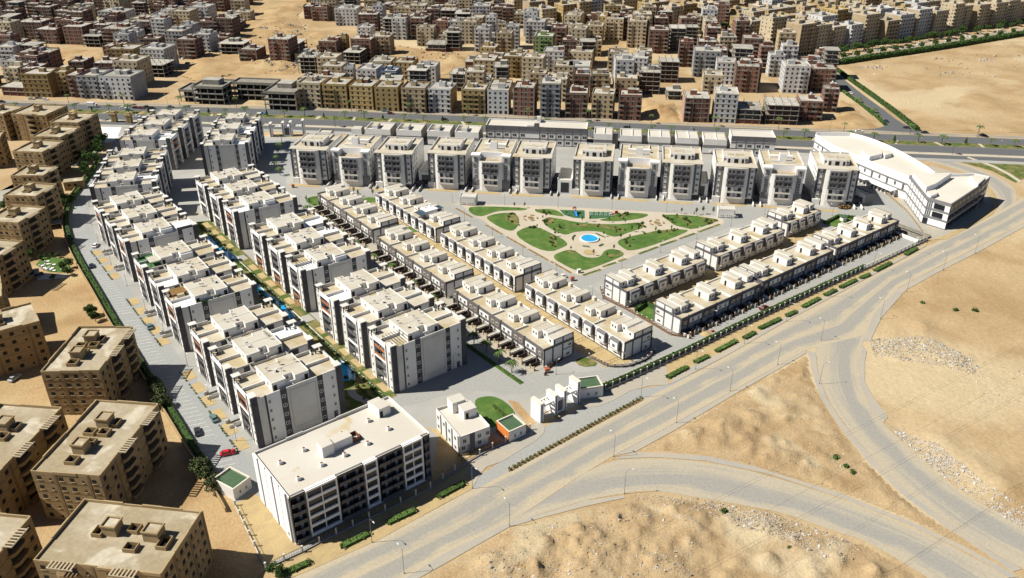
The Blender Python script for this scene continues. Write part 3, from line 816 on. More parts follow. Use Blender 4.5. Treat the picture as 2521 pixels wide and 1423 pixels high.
BEDS = [[(515, 172), (600, 168), (640, 215), (640, 272), (570, 255), (520, 215)], [(850, 232), (882, 203), (955, 208), (940, 255), (880, 272)], [(910, 345), (960, 380), (985, 470), (940, 460), (905, 410)],
        [(780, 135), (860, 138), (950, 180), (850, 165)], [(1530, 165), (1620, 160), (1570, 215), (1520, 215)], [(1180, 258), (1500, 268), (1600, 320), (1540, 330), (1400, 290), (1100, 275), (980, 310), (960, 295)],
        [(1665, 255), (1740, 250), (1755, 290), (1700, 285)], [(1720, 350), (1900, 312), (2080, 306), (2000, 335), (1820, 345)], [(1575, 390), (1610, 385), (1620, 470), (1580, 460)], [(1890, 180), (1960, 190), (2040, 270), (1970, 235)],
        [(2030, 178), (2100, 190), (2200, 280), (2150, 275)], [(2230, 195), (2400, 215), (2400, 235), (2290, 275)], [(700, 286), (800, 288), (760, 302)], [(1040, 495), (1110, 495), (1180, 545), (1110, 525)],
        [(1380, 535), (1560, 520), (1570, 530), (1450, 560)], [(1205, 490), (1310, 485), (1320, 530), (1220, 535)]]
for q in BEDS: struct('planting_bed', flat(smooth_closed(ZL(ZP, q), 2), .215, 'grass_dry' if q[0][0] != 1205 else 'dirt_yellow'))
# planter strips along the two park streets
for a, b_ in (((345, 268), (490, 350)), ((530, 372), (700, 470)), ((720, 480), (900, 582)), ((920, 590), (1100, 692)), ((80, 120), (225, 200))):
    p, q = G(*ZP(*a)), G(*ZP(*b_))
    raised('planter_strip', offset([p, q], .6), offset([p, q], -.6), h=.16, top='soil', n=2)
for a, b_ in (((1380, 640), (1500, 600)), ((1520, 590), (1590, 568)), ((1700, 525), (1870, 462)), ((1890, 452), (2035, 402)), ((2060, 390), (2200, 342)), ((2230, 330), (2420, 262)), ((1205, 715), (1365, 662))):
    p, q = G(*ZP(*a)), G(*ZP(*b_))
    raised('planter_strip', offset([p, q], .7), offset([p, q], -.7), h=.16, top='grass_dry', n=2)
# ---- paving and gardens of the beige estate on the left
struct('estate_court', flat(GL([(232, 312), (300, 312), (285, 345), (262, 352), (235, 335)]), .04, 'white'))
struct('estate_street', flat(GL([(0, 470), (150, 440), (190, 400), (240, 380), (290, 320), (230, 318), (225, 360), (160, 400), (100, 450), (0, 500)]), .036, 'road_high' if False else 'paving'))
struct('lawn', flat(GL([(88, 652), (105, 632), (150, 635), (172, 650), (175, 672), (120, 670)]), .06, 'grass'))
struct('estate_court', flat(GL([(80, 672), (172, 676), (160, 684), (95, 690)]), .05, 'offwhite'))
# ================================================================ APARTMENT BLOCKS (local: x across 0..28, y away 0..14, z up)
AW, AD, AH = 28.0, 14.0, 16.0
WIN_S = window_mesh(.55, 1.0)
WIN_M = window_mesh(1.0, 1.2)
WIN_P = window_mesh(.9, .9)
def dish_mesh():
    b = MB(); n = 10
    k = b.k('metal_white')
    ring = [(.55 * math.cos(2 * math.pi * i / n), .55 * math.sin(2 * math.pi * i / n)) for i in range(n)]
    til = Matrix.Rotation(R(55), 4, 'X')
    c0 = til @ Vector((0, 0, 0)); o = len(b.v)
    b.v.append((c0.x, c0.y, c0.z + .9))
    for x, y in ring:
        p = til @ Vector((x, y, .18)); b.v.append((p.x, p.y, p.z + .9))
    for i in range(n): b.f.append((o, o + 1 + i, o + 1 + (i + 1) % n)); b.m.append(k)
    b.tube([(0, 0, 0), (0, .05, .9)], .05, 'metal', 5)
    b.tube([(0, 0, .85), (0, -.45, 1.15)], .025, 'metal', 4)
    return b.mesh('satellite_dish')
DISH = dish_mesh()
def ac_mesh():
    b = MB(); b.box(-.45, .45, -.2, .2, .12, .8, 'metal_white'); b.box(-.4, .4, -.23, -.2, .2, .72, 'grey_mid'); b.box(-.4, -.3, -.2, .2, 0, .12, 'iron'); b.box(.3, .4, -.2, .2, 0, .12, 'iron')
    return b.mesh('air_conditioner')
ACM = ac_mesh()
def bal_front(w, mt):
    b = MB(); b.box(-.07, .07, -w / 2, w / 2, 0, 1.05, mt, True); b.box(-.1, .1, -w / 2, w / 2, 1.05, 1.12, 'charcoal', True)
    return b.mesh('balcony_front')
BF_O, BF_G = bal_front(3.3, 'orange_panel'), bal_front(3.3, 'grey_panel')
BF_W = bal_front(3.3, 'offwhite')
def apartment(name, label, loc, rz, group, orange=(3, 2), full_end=True, core=4.6, roofs=('roof_stain', 'roof_stain', 'roof_stain', 'roof_stain'), extra=(), xs=1.0, back=False, wins=True, white_end=False):
    t = thing(name, label, 'apartment block', loc, rz, group)
    if xs != 1.0: t.scale = (xs, 1, 1)
    w = MB()
    # body with loggia recesses on both long ends
    w.box(2.0, AW - 2.0, 0, AD, 0, AH, 'white')
    for sx in (0, 1):
        X0, X1 = (0.0, 2.0) if not sx else (AW - 2.0, AW)
        w.box(X0, X1, 0.02, 4.2, 0, AH, 'white'); w.box(X0, X1, 11.0, AD - .02, 0, AH, 'white')
        for f in range(6):
            zz = f * 3.2
            if f: w.box(X0 + (.25 if not sx else 0), X1 - (.25 if sx else 0), 4.2, 11.0, zz - .28, zz, 'grey_mid')
        w.box(X0 + (.2 if not sx else .0), X1 - (.2 if sx else 0), 4.2, 11.0, 0, .5, 'offwhite')
    w.build('wall', t)
    for sx in (0, 1):
        fr = MB()
        xo = -.16 if not sx else AW - .14
        lo, hi = orange if orange else (3, 2)
        for z0, z1 in ((AH - .75, AH + 1.0), (9.25, 9.75) if orange == (3, 4) else (6.05, 6.75)):
            fr.box(xo, xo + .30, 4.0, 11.2, z0, z1, 'white_bright')
        for y0 in (3.55, 11.0):
            fr.box(xo - .02, xo + .32, y0, y0 + .45, 0, AH + 1.0, 'white_bright')
        fr.build('facade_frame', t)
    for sx in (0, 1):
        po = MB()
        xo = .25 if not sx else AW - .55
        po.box(xo, xo + .3, 7.48, 7.72, 0, AH - .7, 'charcoal')
        xg = 1.97 if not sx else AW - 2.0
        for f in range(5):
            for yc in (5.9, 9.3): po.box(xg, xg + .03, yc - 1.1, yc + 1.1, f * 3.2 + .05, f * 3.2 + 2.4, 'glass', True)
            po.box(xg - .0, xg + .03, 4.25, 10.95, f * 3.2 + 2.45, f * 3.2 + 2.9, 'slate', True)
        po.build('loggia_glazing', t)
    for sx in (0, 1):
        if sx and not back: continue
        for f in range(5):
            for yc in (5.9, 9.35):
                me = (BF_O if f in (3, 4) else BF_G) if orange == (3, 4) else (BF_O if f in (0, 1) else BF_G) if orange == (0, 1) else (BF_G if orange == () else BF_W)
                obj('balcony_front', me, t, loc=(.15 if not sx else AW - .15, yc, f * 3.2 + .05))
    # slits and corner strips
    for sx in (0, 1):
        xo = -.06 if not sx else AW - .02
        for y0, y1 in ((3.1, 3.5), (11.55, 11.85)): MB().box(xo, xo + .08, y0, y1, 0.3, AH + .6, 'charcoal', True).build('facade_slit', t)
    if wins:
        for f in range(5):
            for sx in ((0, 1) if back else (0,)):
                for y in (1.5, 12.9):
                    put_window(t, WIN_S, 0 if not sx else AW, y, f * 3.2 + 1.1, 'left' if not sx else 'right')
    # camera-side end wall
    for x0, x1 in ((-.25, 1.7), (AW - 1.7, AW + .25)):
        e = MB()
        e.box(x0, x1, -.35, .35, 0, AH + 1.7, 'charcoal')
        e.box(x0 - .05, x1 + .05, -.4, 2.4, AH + 1.7, AH + 2.0, 'offwhite')
        e.build('corner_panel', t)
    if full_end:
        p = MB()
        p.box(1.7, 3.9, -.14, .01, 0, AH + .9, 'offwhite'); p.box(3.9, 4.5, -.05, .01, 0, AH + .9, 'charcoal')
        p.box(4.5, 8.6, -.22, .01, 0, AH + 1.0, 'white')
        p.box(8.6, 10.6, -.12, .01, 0, AH + .8, 'charcoal')
        p.box(10.6, 20.2, -.25, .01, 0, AH + .9, 'offwhite')
        p.box(11.3, 19.5, -.30, -.2, 2.2, AH - .3, 'grey_wall'); p.box(11.45, 19.35, -.31, -.2, 2.35, AH - .45, 'offwhite')
        p.box(20.2, 22.0, -.12, .01, 0, AH + .8, 'charcoal')
        p.box(22.0, 26.3, -.22, .01, 0, AH + 1.0, 'white')
        p.build('end_panel', t)
        for f in range(5):
            z = f * 3.2 + 1.1
            put_window(t, WIN_S, 5.2, -.22, z, 'front'); put_window(t, WIN_P, 9.6, -.12, z, 'front')
            put_window(t, WIN_P, 21.1, -.12, z, 'front'); put_window(t, WIN_S, 25.0, -.22, z, 'front')
        d = MB(); d.box(-.6, .6, -.08, 0, 0, 2.2, 'charcoal', True); obj('door', d.mesh('door'), t, loc=(24.8, -.22, .1))
    else:
        MB().box(1.7, 5.2, -.14, .01, 0, AH + .2, 'offwhite').box(5.2, 8.0, -.08, .01, 0, AH + .2, 'charcoal').build('end_panel', t)
        MB().box(20, 23, -.08, .01, 0, AH + .2, 'charcoal').build('end_panel', t)
    # roof decks (four terraces + middle)
    rf = MB()
    z = AH
    for i, (x0, x1, y0, y1) in enumerate(((.2, 7, .1, 6.9), (.2, 7, 7.1, AD - .1), (18.5, AW - .2, .1, 6.9), (18.5, AW - .2, 7.1, AD - .1))):
        rf.box(x0, x1, y0, y1, z + .0, z + .06, roofs[i])
    rf.box(7, 18.5, .1, AD - .1, z, z + .05, 'roof_stain')
    rf.build('roof', t)
    pa = MB(); h = z + 1.0
    pa.box(0, .22, .3, 6.9, z, h - .15, 'white'); pa.box(0, .22, 7.1, AD, z, h, 'white')
    pa.box(AW - .22, AW, .3, 6.9, z, h - .15, 'white'); pa.box(AW - .22, AW, 7.1, AD, z, h, 'white')
    pa.box(1.7, 8.6, 0, .2, z, z + .75, 'cream_wall'); pa.box(20.2, 26.3, 0, .2, z, z + .75, 'cream_wall'); pa.box(8.6, 20.2, 0, .2, z, z + .35, 'cream_wall')
    pa.box(2.6, 6.2, AD - .22, AD, z, h + .25, 'offwhite'); pa.box(6.2, 12, AD - .22, AD, z, h - .3, 'offwhite')
    pa.box(12, 20, AD - .22, AD, z, h - .3, 'offwhite'); pa.box(20, 25, AD - .22, AD, z, h + .15, 'offwhite')
    pa.box(.22, 7, 6.86, 7.12, z, h + .1, 'white'); pa.box(18.5, AW - .22, 6.86, 7.12, z, h + .1, 'white')
    pa.box(12.9, 13.1, .2, 1.2, z, h, 'white'); pa.box(24.4, 24.6, AD - 1.6, AD - .2, z, h, 'white')
    pa.build('parapet', t)
    # penthouse with its two light wells
    ph = MB(); H = z + 2.9
    for x0, x1, y0, y1 in ((7, 18.5, 3.4, 11.2), (7, 11.3, 1.2, 3.4), (14.2, 18.5, 1.2, 3.4), (7, 10.2, 11.2, 13), (13.4, 18.5, 11.2, 13)):
        ph.boxt(x0, x1, y0, y1, z, H, 'white', 'roof_cream')
    ph.box(11.3, 14.2, 1.2, 1.4, z, z + 1.6, 'white'); ph.box(10.2, 13.4, 12.8, 13, z, z + 2.0, 'white')
    ph.box(7, 18.5, 7.6, 7.75, H, H + .12, 'white')
    for x0, x1, y0, y1 in ((6.95, 7.1, 1.2, 13), (18.4, 18.55, 1.2, 13), (7.1, 11.3, 1.15, 1.3), (14.2, 18.4, 1.15, 1.3), (11.2, 11.35, 1.3, 3.4), (14.15, 14.3, 1.3, 3.4), (13.3, 13.45, 11.2, 13)):
        ph.box(x0, x1, y0, y1, H, H + .22, 'white')
    ph.build('penthouse', t)
    dd = MB(); dd.box(-.55, .55, -.06, .0, 0, 2.1, 'void', True); dme = dd.mesh('door')
    obj('door', dme, t, loc=(7.9, 1.2, z + .06)); obj('door', dme, t, loc=(17.6, 1.2, z + .06))
    for y in (4.2, 9.8): put_window(t, WIN_S, 7, y, z + 1.1, 'left')
    put_window(t, WIN_S, 12.7, 3.4, z + 1.2, 'front')
    # raised corner canopies
    for x0, x1, y0, y1 in ((-.3, 2.2, AD - 2.0, AD + .1), (AW - 2.4, AW + .3, AD - 2.0, AD + .1)):
        pg = MB()
        pg.box(x0, x1, y0, y1, z + 2.1, z + 2.35, 'offwhite')
        for px_, py_ in ((x0 + .15, y0 + .1), (x1 - .5, y0 + .1), (x0 + .15, y1 - .4), (x1 - .5, y1 - .4)): pg.box(px_, px_ + .35, py_, py_ + .3, z, z + 2.1, 'charcoal')
        pg.build('corner_canopy', t)
    if core > 0:
        c = MB(); c.boxt(7.2, 19, AD, AD + core, 0, AH - .4, 'offwhite', 'roof_stain'); c.box(7.0, 7.2, AD, AD + core, 0, AH + .6, 'grey_wall'); c.box(18.8, 19.0, AD, AD + core, 0, AH + .6, 'grey_wall')
        for f in range(5): c.box(6.93, 7.0, AD + 1.2, AD + 2.6, f * 3.2 + 1, f * 3.2 + 2.4, 'glass', True)
        c.build('stair_core', t)
    rr = random.Random(hash(name + label) % 999 if False else int(loc[0] * 7 + loc[1] * 3) % 1000)
    for _ in range(4):
        obj('satellite_dish', DISH, t, loc=(rr.uniform(8, 17.5), rr.uniform(4.2, 10.5), H), rz=R(rr.uniform(120, 170)))
    obj('air_conditioner', ACM, t, loc=(rr.uniform(9, 17), rr.uniform(4.5, 7), H), rz=rr.uniform(0, 3))
    for ekind in extra:
        x = MB()
        if ekind == 'timber_pergola':
            for i in range(9): x.box(1.6, 6.6, 8 + i * .52, 8.3 + i * .52, z + 2.35, z + 2.5, 'wood', True)
            for a_, c_ in ((1.7, 8), (6.3, 8), (1.7, 12.2), (6.3, 12.2)): x.box(a_, a_ + .2, c_, c_ + .2, z, z + 2.35, 'wood')
        elif ekind == 'canopy':
            x.boxt(3, 8, 1.2, 6.4, z + 2.3, z + 2.5, 'offwhite', 'roof_cream')
            for a_, c_ in ((3.1, 1.3), (7.7, 1.3), (3.1, 6), (7.7, 6)): x.box(a_, a_ + .2, c_, c_ + .2, z, z + 2.3, 'brown_frame')
        elif ekind == 'metal_pergola':
            for i in range(7): x.box(.8 + i, .95 + i, .8, 6.6, z + 2.3, z + 2.42, 'iron', True)
            for a_, c_ in ((.8, .8), (6.8, .8), (.8, 6.4), (6.8, 6.4)): x.box(a_, a_ + .15, c_, c_ + .15, z, z + 2.3, 'iron')
        elif ekind == 'roof_room':
            x.boxt(14, 18.6, .5, 3.6, z, z + 2.6, 'white_bright', 'roof_white')
        elif ekind == 'shade_roof':
            x.boxt(20, 26.8, .3, 6.4, z + 1.9, z + 2.1, 'offwhite', 'roof_white')
            x.box(20.2, 26.4, .25, .45, z, z + 1.9, 'slate')
        elif ekind == 'planters':
            rp = random.Random(4)
            leafcloud(x, [(rp.uniform(7.5, 16), rp.uniform(-.1, .8), z + .7, .6, .4, .7) for _ in range(7)] + [(6.4, 9 + i, z + .8, .4, .5, .7) for i in range(2)], .28, 'leaf_dark', 260, 1, 'leaf', rp)
        x.build(kind='stuff' if ekind == 'planters' else None, parent=t, name={'roof_room': 'roof_room', 'planters': 'roof_plants', 'canopy': 'roof_canopy', 'shade_roof': 'roof_canopy'}.get(ekind, 'pergola'))
    return t
GA = 'apartment blocks in rows'
def block_row(o, phi, items, pitch=18.6, **kw):
    ax = (-math.sin(phi), math.cos(phi))
    for i, (label, d) in enumerate(items):
        k = dict(kw); k.update(d)
        apartment('apartment_block', label, (o[0] + ax[0] * pitch * i, o[1] + ax[1] * pitch * i, 0), phi, GA, full_end=(i == 0), core=(pitch - AD if i < len(items) - 1 else 0), **k)
S, W_, C_ = 'roof_stain', 'roof_white', 'roof_cream'
LBL_P = 'white and charcoal apartment block with plain sandy roof terraces beside the parking road'
LBL_PO = 'white and charcoal apartment block with orange upper balconies beside the parking road'
block_row((-73.8, 190.9), R(37.8), [('apartment block with orange balconies at row end, behind the long white corner building', dict(orange=(3, 4))), ('apartment block with grey balconies and one white terrace behind its orange balconied neighbour', dict(orange=(), roofs=(S, S, S, W_))), (LBL_PO, dict(orange=(3, 4)))])
block_row((-113.3, 242.6), R(37.4), [('apartment block with a timber pergola and white floored roof terrace', dict(orange=(3, 4), roofs=(W_, S, S, S), extra=('timber_pergola', 'planters'))), ('apartment block with a pale floored terrace between the timber pergola roof and green roof blocks', dict(orange=(), roofs=(W_, S, S, S))), ('apartment block with bright green turf and a canopy on its roof terrace', dict(orange=(3, 4), roofs=('turf', 'turf', S, S), extra=('canopy', 'roof_room')))])
block_row((-151.8, 294.7), R(37.3), [('apartment block with a pale blue white roof canopy and white plastered penthouse front', dict(orange=(3, 4), roofs=(S, S, W_, S), extra=('shade_roof', 'roof_room'))), (LBL_P, dict(orange=())), (LBL_PO, dict(orange=(3, 4)))])
LBL_N = 'white apartment block with dark rear facade where the parking road curves by the hedge'
block_row((-191.9, 353.3), R(14.5), [('apartment block with a dark panelled end wall at the bend of the parking road', dict(orange=(), roofs=(S, S, C_, W_))), (LBL_N, dict(orange=())), (LBL_N, dict(orange=()))], back=True)
LBL_H = 'apartment block with shaded loggia frames in the row ending at the highway'
block_row((-209.4, 422.9), R(1.0), [('apartment block with a brick red low wall on its roof near the estate court', dict(orange=(3, 4), roofs=(S, S, W_, W_))), (LBL_H, dict(orange=())), (LBL_H, dict(orange=()))], back=True)
LBL_M = 'apartment block with grey balconies facing the garden pool strip, palm street behind'
LBL_MO = 'apartment block with orange upper balconies facing the garden pool strip, palm street behind'
block_row((-37.6, 218.0), R(38.4), [('apartment block with scaffold rails on its pink white terrace at the street corner', dict(orange=(3, 4), roofs=(S, C_, S, S), extra=('metal_pergola',))), (LBL_M, dict(orange=(), roofs=(S, S, C_, C_))), ('apartment block with a bluish white terrace behind orange upper balconies', dict(orange=(3, 4), roofs=(W_, S, C_, S)))], back=True)
block_row((-77.2, 270.0), R(36.6), [('apartment block with a dark open pergola beside a bright white roof room', dict(orange=(0, 1), roofs=(W_, S, S, S), extra=('metal_pergola', 'roof_room'))), ('apartment block with a pale grey far terrace between pergola roof and red tiled roof blocks', dict(orange=(0, 1), roofs=(S, S, S, W_))), ('apartment block with reddish debris on one terrace and a white tent terrace', dict(orange=(0, 1), roofs=(S, 'rubble_brown', W_, S)))], back=True)
block_row((-117.8, 324.4), R(36.6), [('apartment block with a bright white roof room and white terrace at a row end', dict(orange=(3, 4), roofs=(W_, S, S, S), extra=('roof_room',))), (LBL_M, dict(orange=())), ('apartment block with curved open balconies at the far end of the garden strip', dict(orange=(), roofs=(S, S, C_, S)))], back=True)
block_row((-161.6, 413.5), R(7.5), [('apartment block with rows of long balconies on its camera side wall behind the garden strip', dict(orange=(), roofs=(C_, S, W_, C_))), ('apartment block with a white roof shed in the row beside the far gate', dict(orange=(), roofs=(C_, S, W_, W_))), ('apartment block ending the row beside the highway and far gate', dict(orange=(), roofs=(C_, C_, C_, C_)))], back=True, xs=.85, pitch=19.3)

# ================================================================ VILLA TERRACES (local: s along the street front 0..L, y depth, front faces -Y)
VH = 6.5
def villa_terrace(label, loc, rz, L, D, style, n_roof, group, lawn=None, ends=True, porch=True, wallm='white', pd=1.0):
    t = thing('villa_terrace', label, 'house', loc, rz, group)
    w = MB()
    g0 = 1.6 if style == 'street' else .0
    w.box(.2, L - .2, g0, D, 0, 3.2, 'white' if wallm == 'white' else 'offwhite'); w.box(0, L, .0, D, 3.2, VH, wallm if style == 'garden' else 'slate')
    w.box(.05, L - .05, g0 + .0 if style == 'street' else -.05, D + .05, 0, .5, 'slate')
    w.build('wall', t)
    r = MB(); r.box(.25, L - .25, .25, D - .25, VH, VH + .05, 'roof_stain'); r.build('roof', t)
    p = MB(); h = VH + .65
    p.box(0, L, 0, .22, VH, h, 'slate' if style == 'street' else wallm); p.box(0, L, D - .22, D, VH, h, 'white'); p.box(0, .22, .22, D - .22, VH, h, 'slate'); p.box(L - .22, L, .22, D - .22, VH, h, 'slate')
    nu = n_roof; ul = L / (nu + .0)
    for i in range(1, nu): 
        s = i * ul - ul * .18
        p.box(s, s + .25, .22, D * .42, VH, h + .1, 'white'); p.box(s - 2.2, s - 1.95, D * .35, D - .22, VH, h + .25, 'white')
        p.box(s - 1.95, s, D * .38, D * .38 + .25, VH, h, 'white')
        p.box(s - .5, s + .9, D - 1.3, D - .2, VH, h + .7, 'cream_wall')
    p.build('parapet', t)
    # roof rooms
    H = VH + 2.75
    dm = MB(); dm.box(-.45, .45, -.05, 0, 0, 2.0, 'void', True); dme = dm.mesh('door')
    def room(s, half=False):
        q = MB()
        for x0, x1, y0, y1 in (((s, s + 3.3, D * .26, D * .78), (s + 3.3, s + 6.2, D * .40, D * .94)) if not half else ((s + .2, s + 3.4, D * .30, D * .97),)):
            q.boxt(x0, x1, y0, y1, VH, H, 'white', 'roof_cream')
            q.box(x0, x0 + .12, y0, y1, H, H + .15, 'white')
            q.box(x0 + .12, x1, y0, y0 + .12, H, H + .15, 'white')
        q.build('roof_room', t)
        if not half:
            obj('door', dme, t, loc=(s + 6.2, D * .62, VH + .06), rz=SIDE['right'])
            obj('door', dme, t, loc=(s, D * .6, VH + .06), rz=SIDE['left'])
            for ww in (.9, 2.3): put_window(t, hole_mesh(.7, .8, 'white'), s + ww, D * .26, VH + 1.2, 'front')
            put_window(t, hole_mesh(.8, .9, 'white'), s + 4.7, D * .40, VH + 1.1, 'front')
        else:
            put_window(t, hole_mesh(.8, .9, 'white'), s + 1.6, D * .30, VH + 1.1, 'front')
    for i in range(nu): room(i * ul + ul * .22)
    # street / garden fronts
    WV = window_mesh(1.1, 1.2)
    if style == 'street':
        N = 2 * nu; sl = L / N
        for i in range(N + 1):
            a, b_ = max(0, (i - .5) * sl), min(L, (i + .5) * sl)
            if b_ - a < .5: continue
            whitep = i % 2 == 1
            f = MB()
            f.box(a + .5, b_ - .5, -.14, .02, 3.9, 5.9, 'white' if whitep else 'brown_frame', True)
            f.box(a + .75, b_ - .75, -.18, -.1, 4.1, 5.7, 'white_bright' if whitep else 'taupe', True)
            f.build('window_surround', t)
            cs = ((a + b_) / 2,) if b_ - a < sl * .8 else (a + (b_ - a) * .3, a + (b_ - a) * .7)
            for c in cs: put_window(t, WV, c, -.18, 4.3, 'front')
            gd = MB(); gd.box(-1.2, 1.2, -.06, 0, 0, 2.5, 'door_white', True); gme = gd.mesh('garage_door')
            obj('garage_door', gme, t, loc=((a + b_) / 2 + (1.2 if whitep else 0), g0, .1))
            if i: 
                c = MB(); c.box(-.22, .22, -.2, .3, 0, VH + .9 if i % 2 else 3.2, 'charcoal'); obj('pier', c.mesh('pier'), t, loc=(a, 0, 0))
        if porch:
            pm = MB()
            pm.box(-.1, .1, -4.6, 0, 0, 1.2, 'white'); 
            pm.prism([(0.1, -4.4), (1.5, -4.4), (1.5, -1), (.1, -1)], 0, .45, 'taupe', 'paving_cream')
            for k in range(4): pm.box(.1, 1.5, -1.0 + k * .55, -.45 + k * .55, 0, .55 + .22 * k, 'taupe')
            pm.box(1.5, 1.65, -4.4, .4, 0, 1.6, 'brown_dark'); pm.box(3.4, 3.6, -3.6, .4, 0, 1.4, 'brown_dark'); pm.box(3.6, 5.4, -3.8, -3.65, 0, 1.1, 'stone_beige')
            pm.box(-.25, .25, -4.9, -4.45, 0, 1.8, 'stone_beige'); pm.box(3.3, 3.7, -4.0, -3.6, 0, 1.7, 'stone_beige'); pm.box(5.3, 5.7, -4.0, -3.6, 0, 1.7, 'stone_beige')
            pme = pm.mesh('porch_steps')
            for i in range(N): obj('porch_steps', pme, t, loc=((i + .15) * sl, g0 - 1.6, 0), scale=(1, pd, 1))
    else:
        N = 2 * nu; sl = L / N
        bm = MB()
        bw = sl * .62
        bm.box(0, bw, -1.2, .1, 3.0, VH + .55, 'grey_mid'); bm.box(.35, bw - .35, -1.32, -1.15, 3.4, VH - .4, 'white_bright', True)
        bm.box(.0, bw, -1.24, -.02, 2.7, 3.05, 'white', True)
        bme = bm.mesh('bay')
        fm = MB(); fm.box(-.3, .3, -.12, .02, .2, VH, 'slate', True); fm.box(.3, sl * .38, -.08, .02, 3.0, 3.4, 'slate', True); fme = fm.mesh('facade_band')
        for i in range(N):
            o = obj('bay', bme, t, loc=(i * sl + .9, 0, 0))
            obj('window', WV, o, loc=(bw / 2, -1.32, 4.1))
            put_window(t, WV, i * sl + .9 + bw * .45, 0, 1.0, 'front')
            obj('facade_band', fme, t, loc=(i * sl + sl * .82, 0, 0))
            if i % 2 == 0: put_window(t, window_mesh(.5, 1.6), i * sl + sl * .92, 0, 3.8, 'front')
    # end walls with dark framing
    for sd in (0, 1):
        e = MB()
        X = (-.10, .02) if sd == 0 else (L - .02, L + .10)
        for y0, y1 in ((0, .7), (D * .28, D * .33), (D * .60, D * .65), (D - .7, D)): e.box(X[0], X[1], y0, y1, .3, VH + .5, 'slate', True)
        e.box(X[0], X[1], 0, D, VH - .25, VH + .66, 'slate', True); e.box(X[0], X[1], D * .65, D, 3.6, 4.0, 'slate', True)
        X2 = (-.06, .0) if sd == 0 else (L, L + .06)
        e.box(X2[0], X2[1], 0.0, D, .4, VH - .2, 'white', True)
        if sd == 0 and lawn is None: pass
        e.build('end_frame', t)
        x = X[0] if sd == 0 else X[1]
        for yy, zz in ((D * .80, 1.2), (D * .86, 4.6)): put_window(t, window_mesh(1.3, .8), x + (.03 if sd == 0 else -.03), yy, zz, 'left' if sd == 0 else 'right')
        q = MB()                                              # taller roof room flush with the end wall
        xx = (0.02, 3.4) if sd == 0 else (L - 3.4, L - .02)
        q.boxt(xx[0], xx[1], D * .32, D * .98, VH, H - .1, 'white', 'roof_cream')
        xf = (-.12, .0) if sd == 0 else (L, L + .12)
        q.box(xf[0], xf[1], D * .32, D * .98, VH + .66, H + .05, 'slate', True); q.box(xf[0] - .02 if sd == 0 else xf[0], xf[1] if sd == 0 else xf[1] + .02, D * .37, D * .60, VH + .9, H - .3, 'white', True); q.box(xf[0] - .02 if sd == 0 else xf[0], xf[1] if sd == 0 else xf[1] + .02, D * .65, D * .94, VH + .9, H - .3, 'white', True)
        q.build('roof_room', t)
        put_window(t, hole_mesh(.8, .9, 'white'), sum(xx) / 2, D * .32, VH + 1.1, 'front')
    return t
GV = 'villa terraces'
a_ = R(-52.5)
villa_terrace('grey fronted villa terrace with stair porches opposite the garden pool blocks, far end', (-93.6, 372.3, 0), a_, 53.5, 13.5, 'street', 4, GV)
villa_terrace('grey fronted villa terrace with stair porches, middle one of the palm street', (-58.2, 323.0, 0), a_, 53.5, 13.5, 'street', 4, GV)
villa_terrace('grey fronted villa terrace with stair porches beside the gate street lawn', (-22.4, 275.8, 0), a_, 54, 13.5, 'street', 4, GV)
villa_terrace('villa terrace with projecting bays and a glass roofed villa near the park kiosk', (-65.2, 372.3, 0), a_, 52, 13.5, 'garden', 4, GV)
villa_terrace('villa terrace with projecting bays, middle one along the park street', (-30.6, 326.5, 0), a_, 52, 13.5, 'garden', 4, GV)
villa_terrace('villa terrace with projecting bays ending at the fenced corner garden', (5.3, 279.8, 0), a_, 53.6, 13.5, 'garden', 4, GV)
a2 = R(37.3)
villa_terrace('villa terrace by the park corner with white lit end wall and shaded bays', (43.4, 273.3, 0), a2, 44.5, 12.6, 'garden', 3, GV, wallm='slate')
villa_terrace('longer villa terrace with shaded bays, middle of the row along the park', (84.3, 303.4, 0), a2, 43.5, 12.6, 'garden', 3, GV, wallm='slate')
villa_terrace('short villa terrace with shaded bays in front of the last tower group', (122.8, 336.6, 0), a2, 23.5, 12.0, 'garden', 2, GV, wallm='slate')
villa_terrace('villa terrace with dark garage front and a white walled roof yard, near the hedge lawn', (60.2, 253.2, 0), a2, 44.3, 13.2, 'street', 3, GV, pd=.7)
villa_terrace('villa terrace with dark garage front beside the parked maroon car', (96.6, 281.4, 0), a2, 46.0, 12.6, 'street', 3, GV, pd=.7)
villa_terrace('villa terrace with dark garage front nearest the mall ramp', (135.4, 311.2, 0), a2, 47.0, 12.6, 'street', 4, GV, pd=.7)

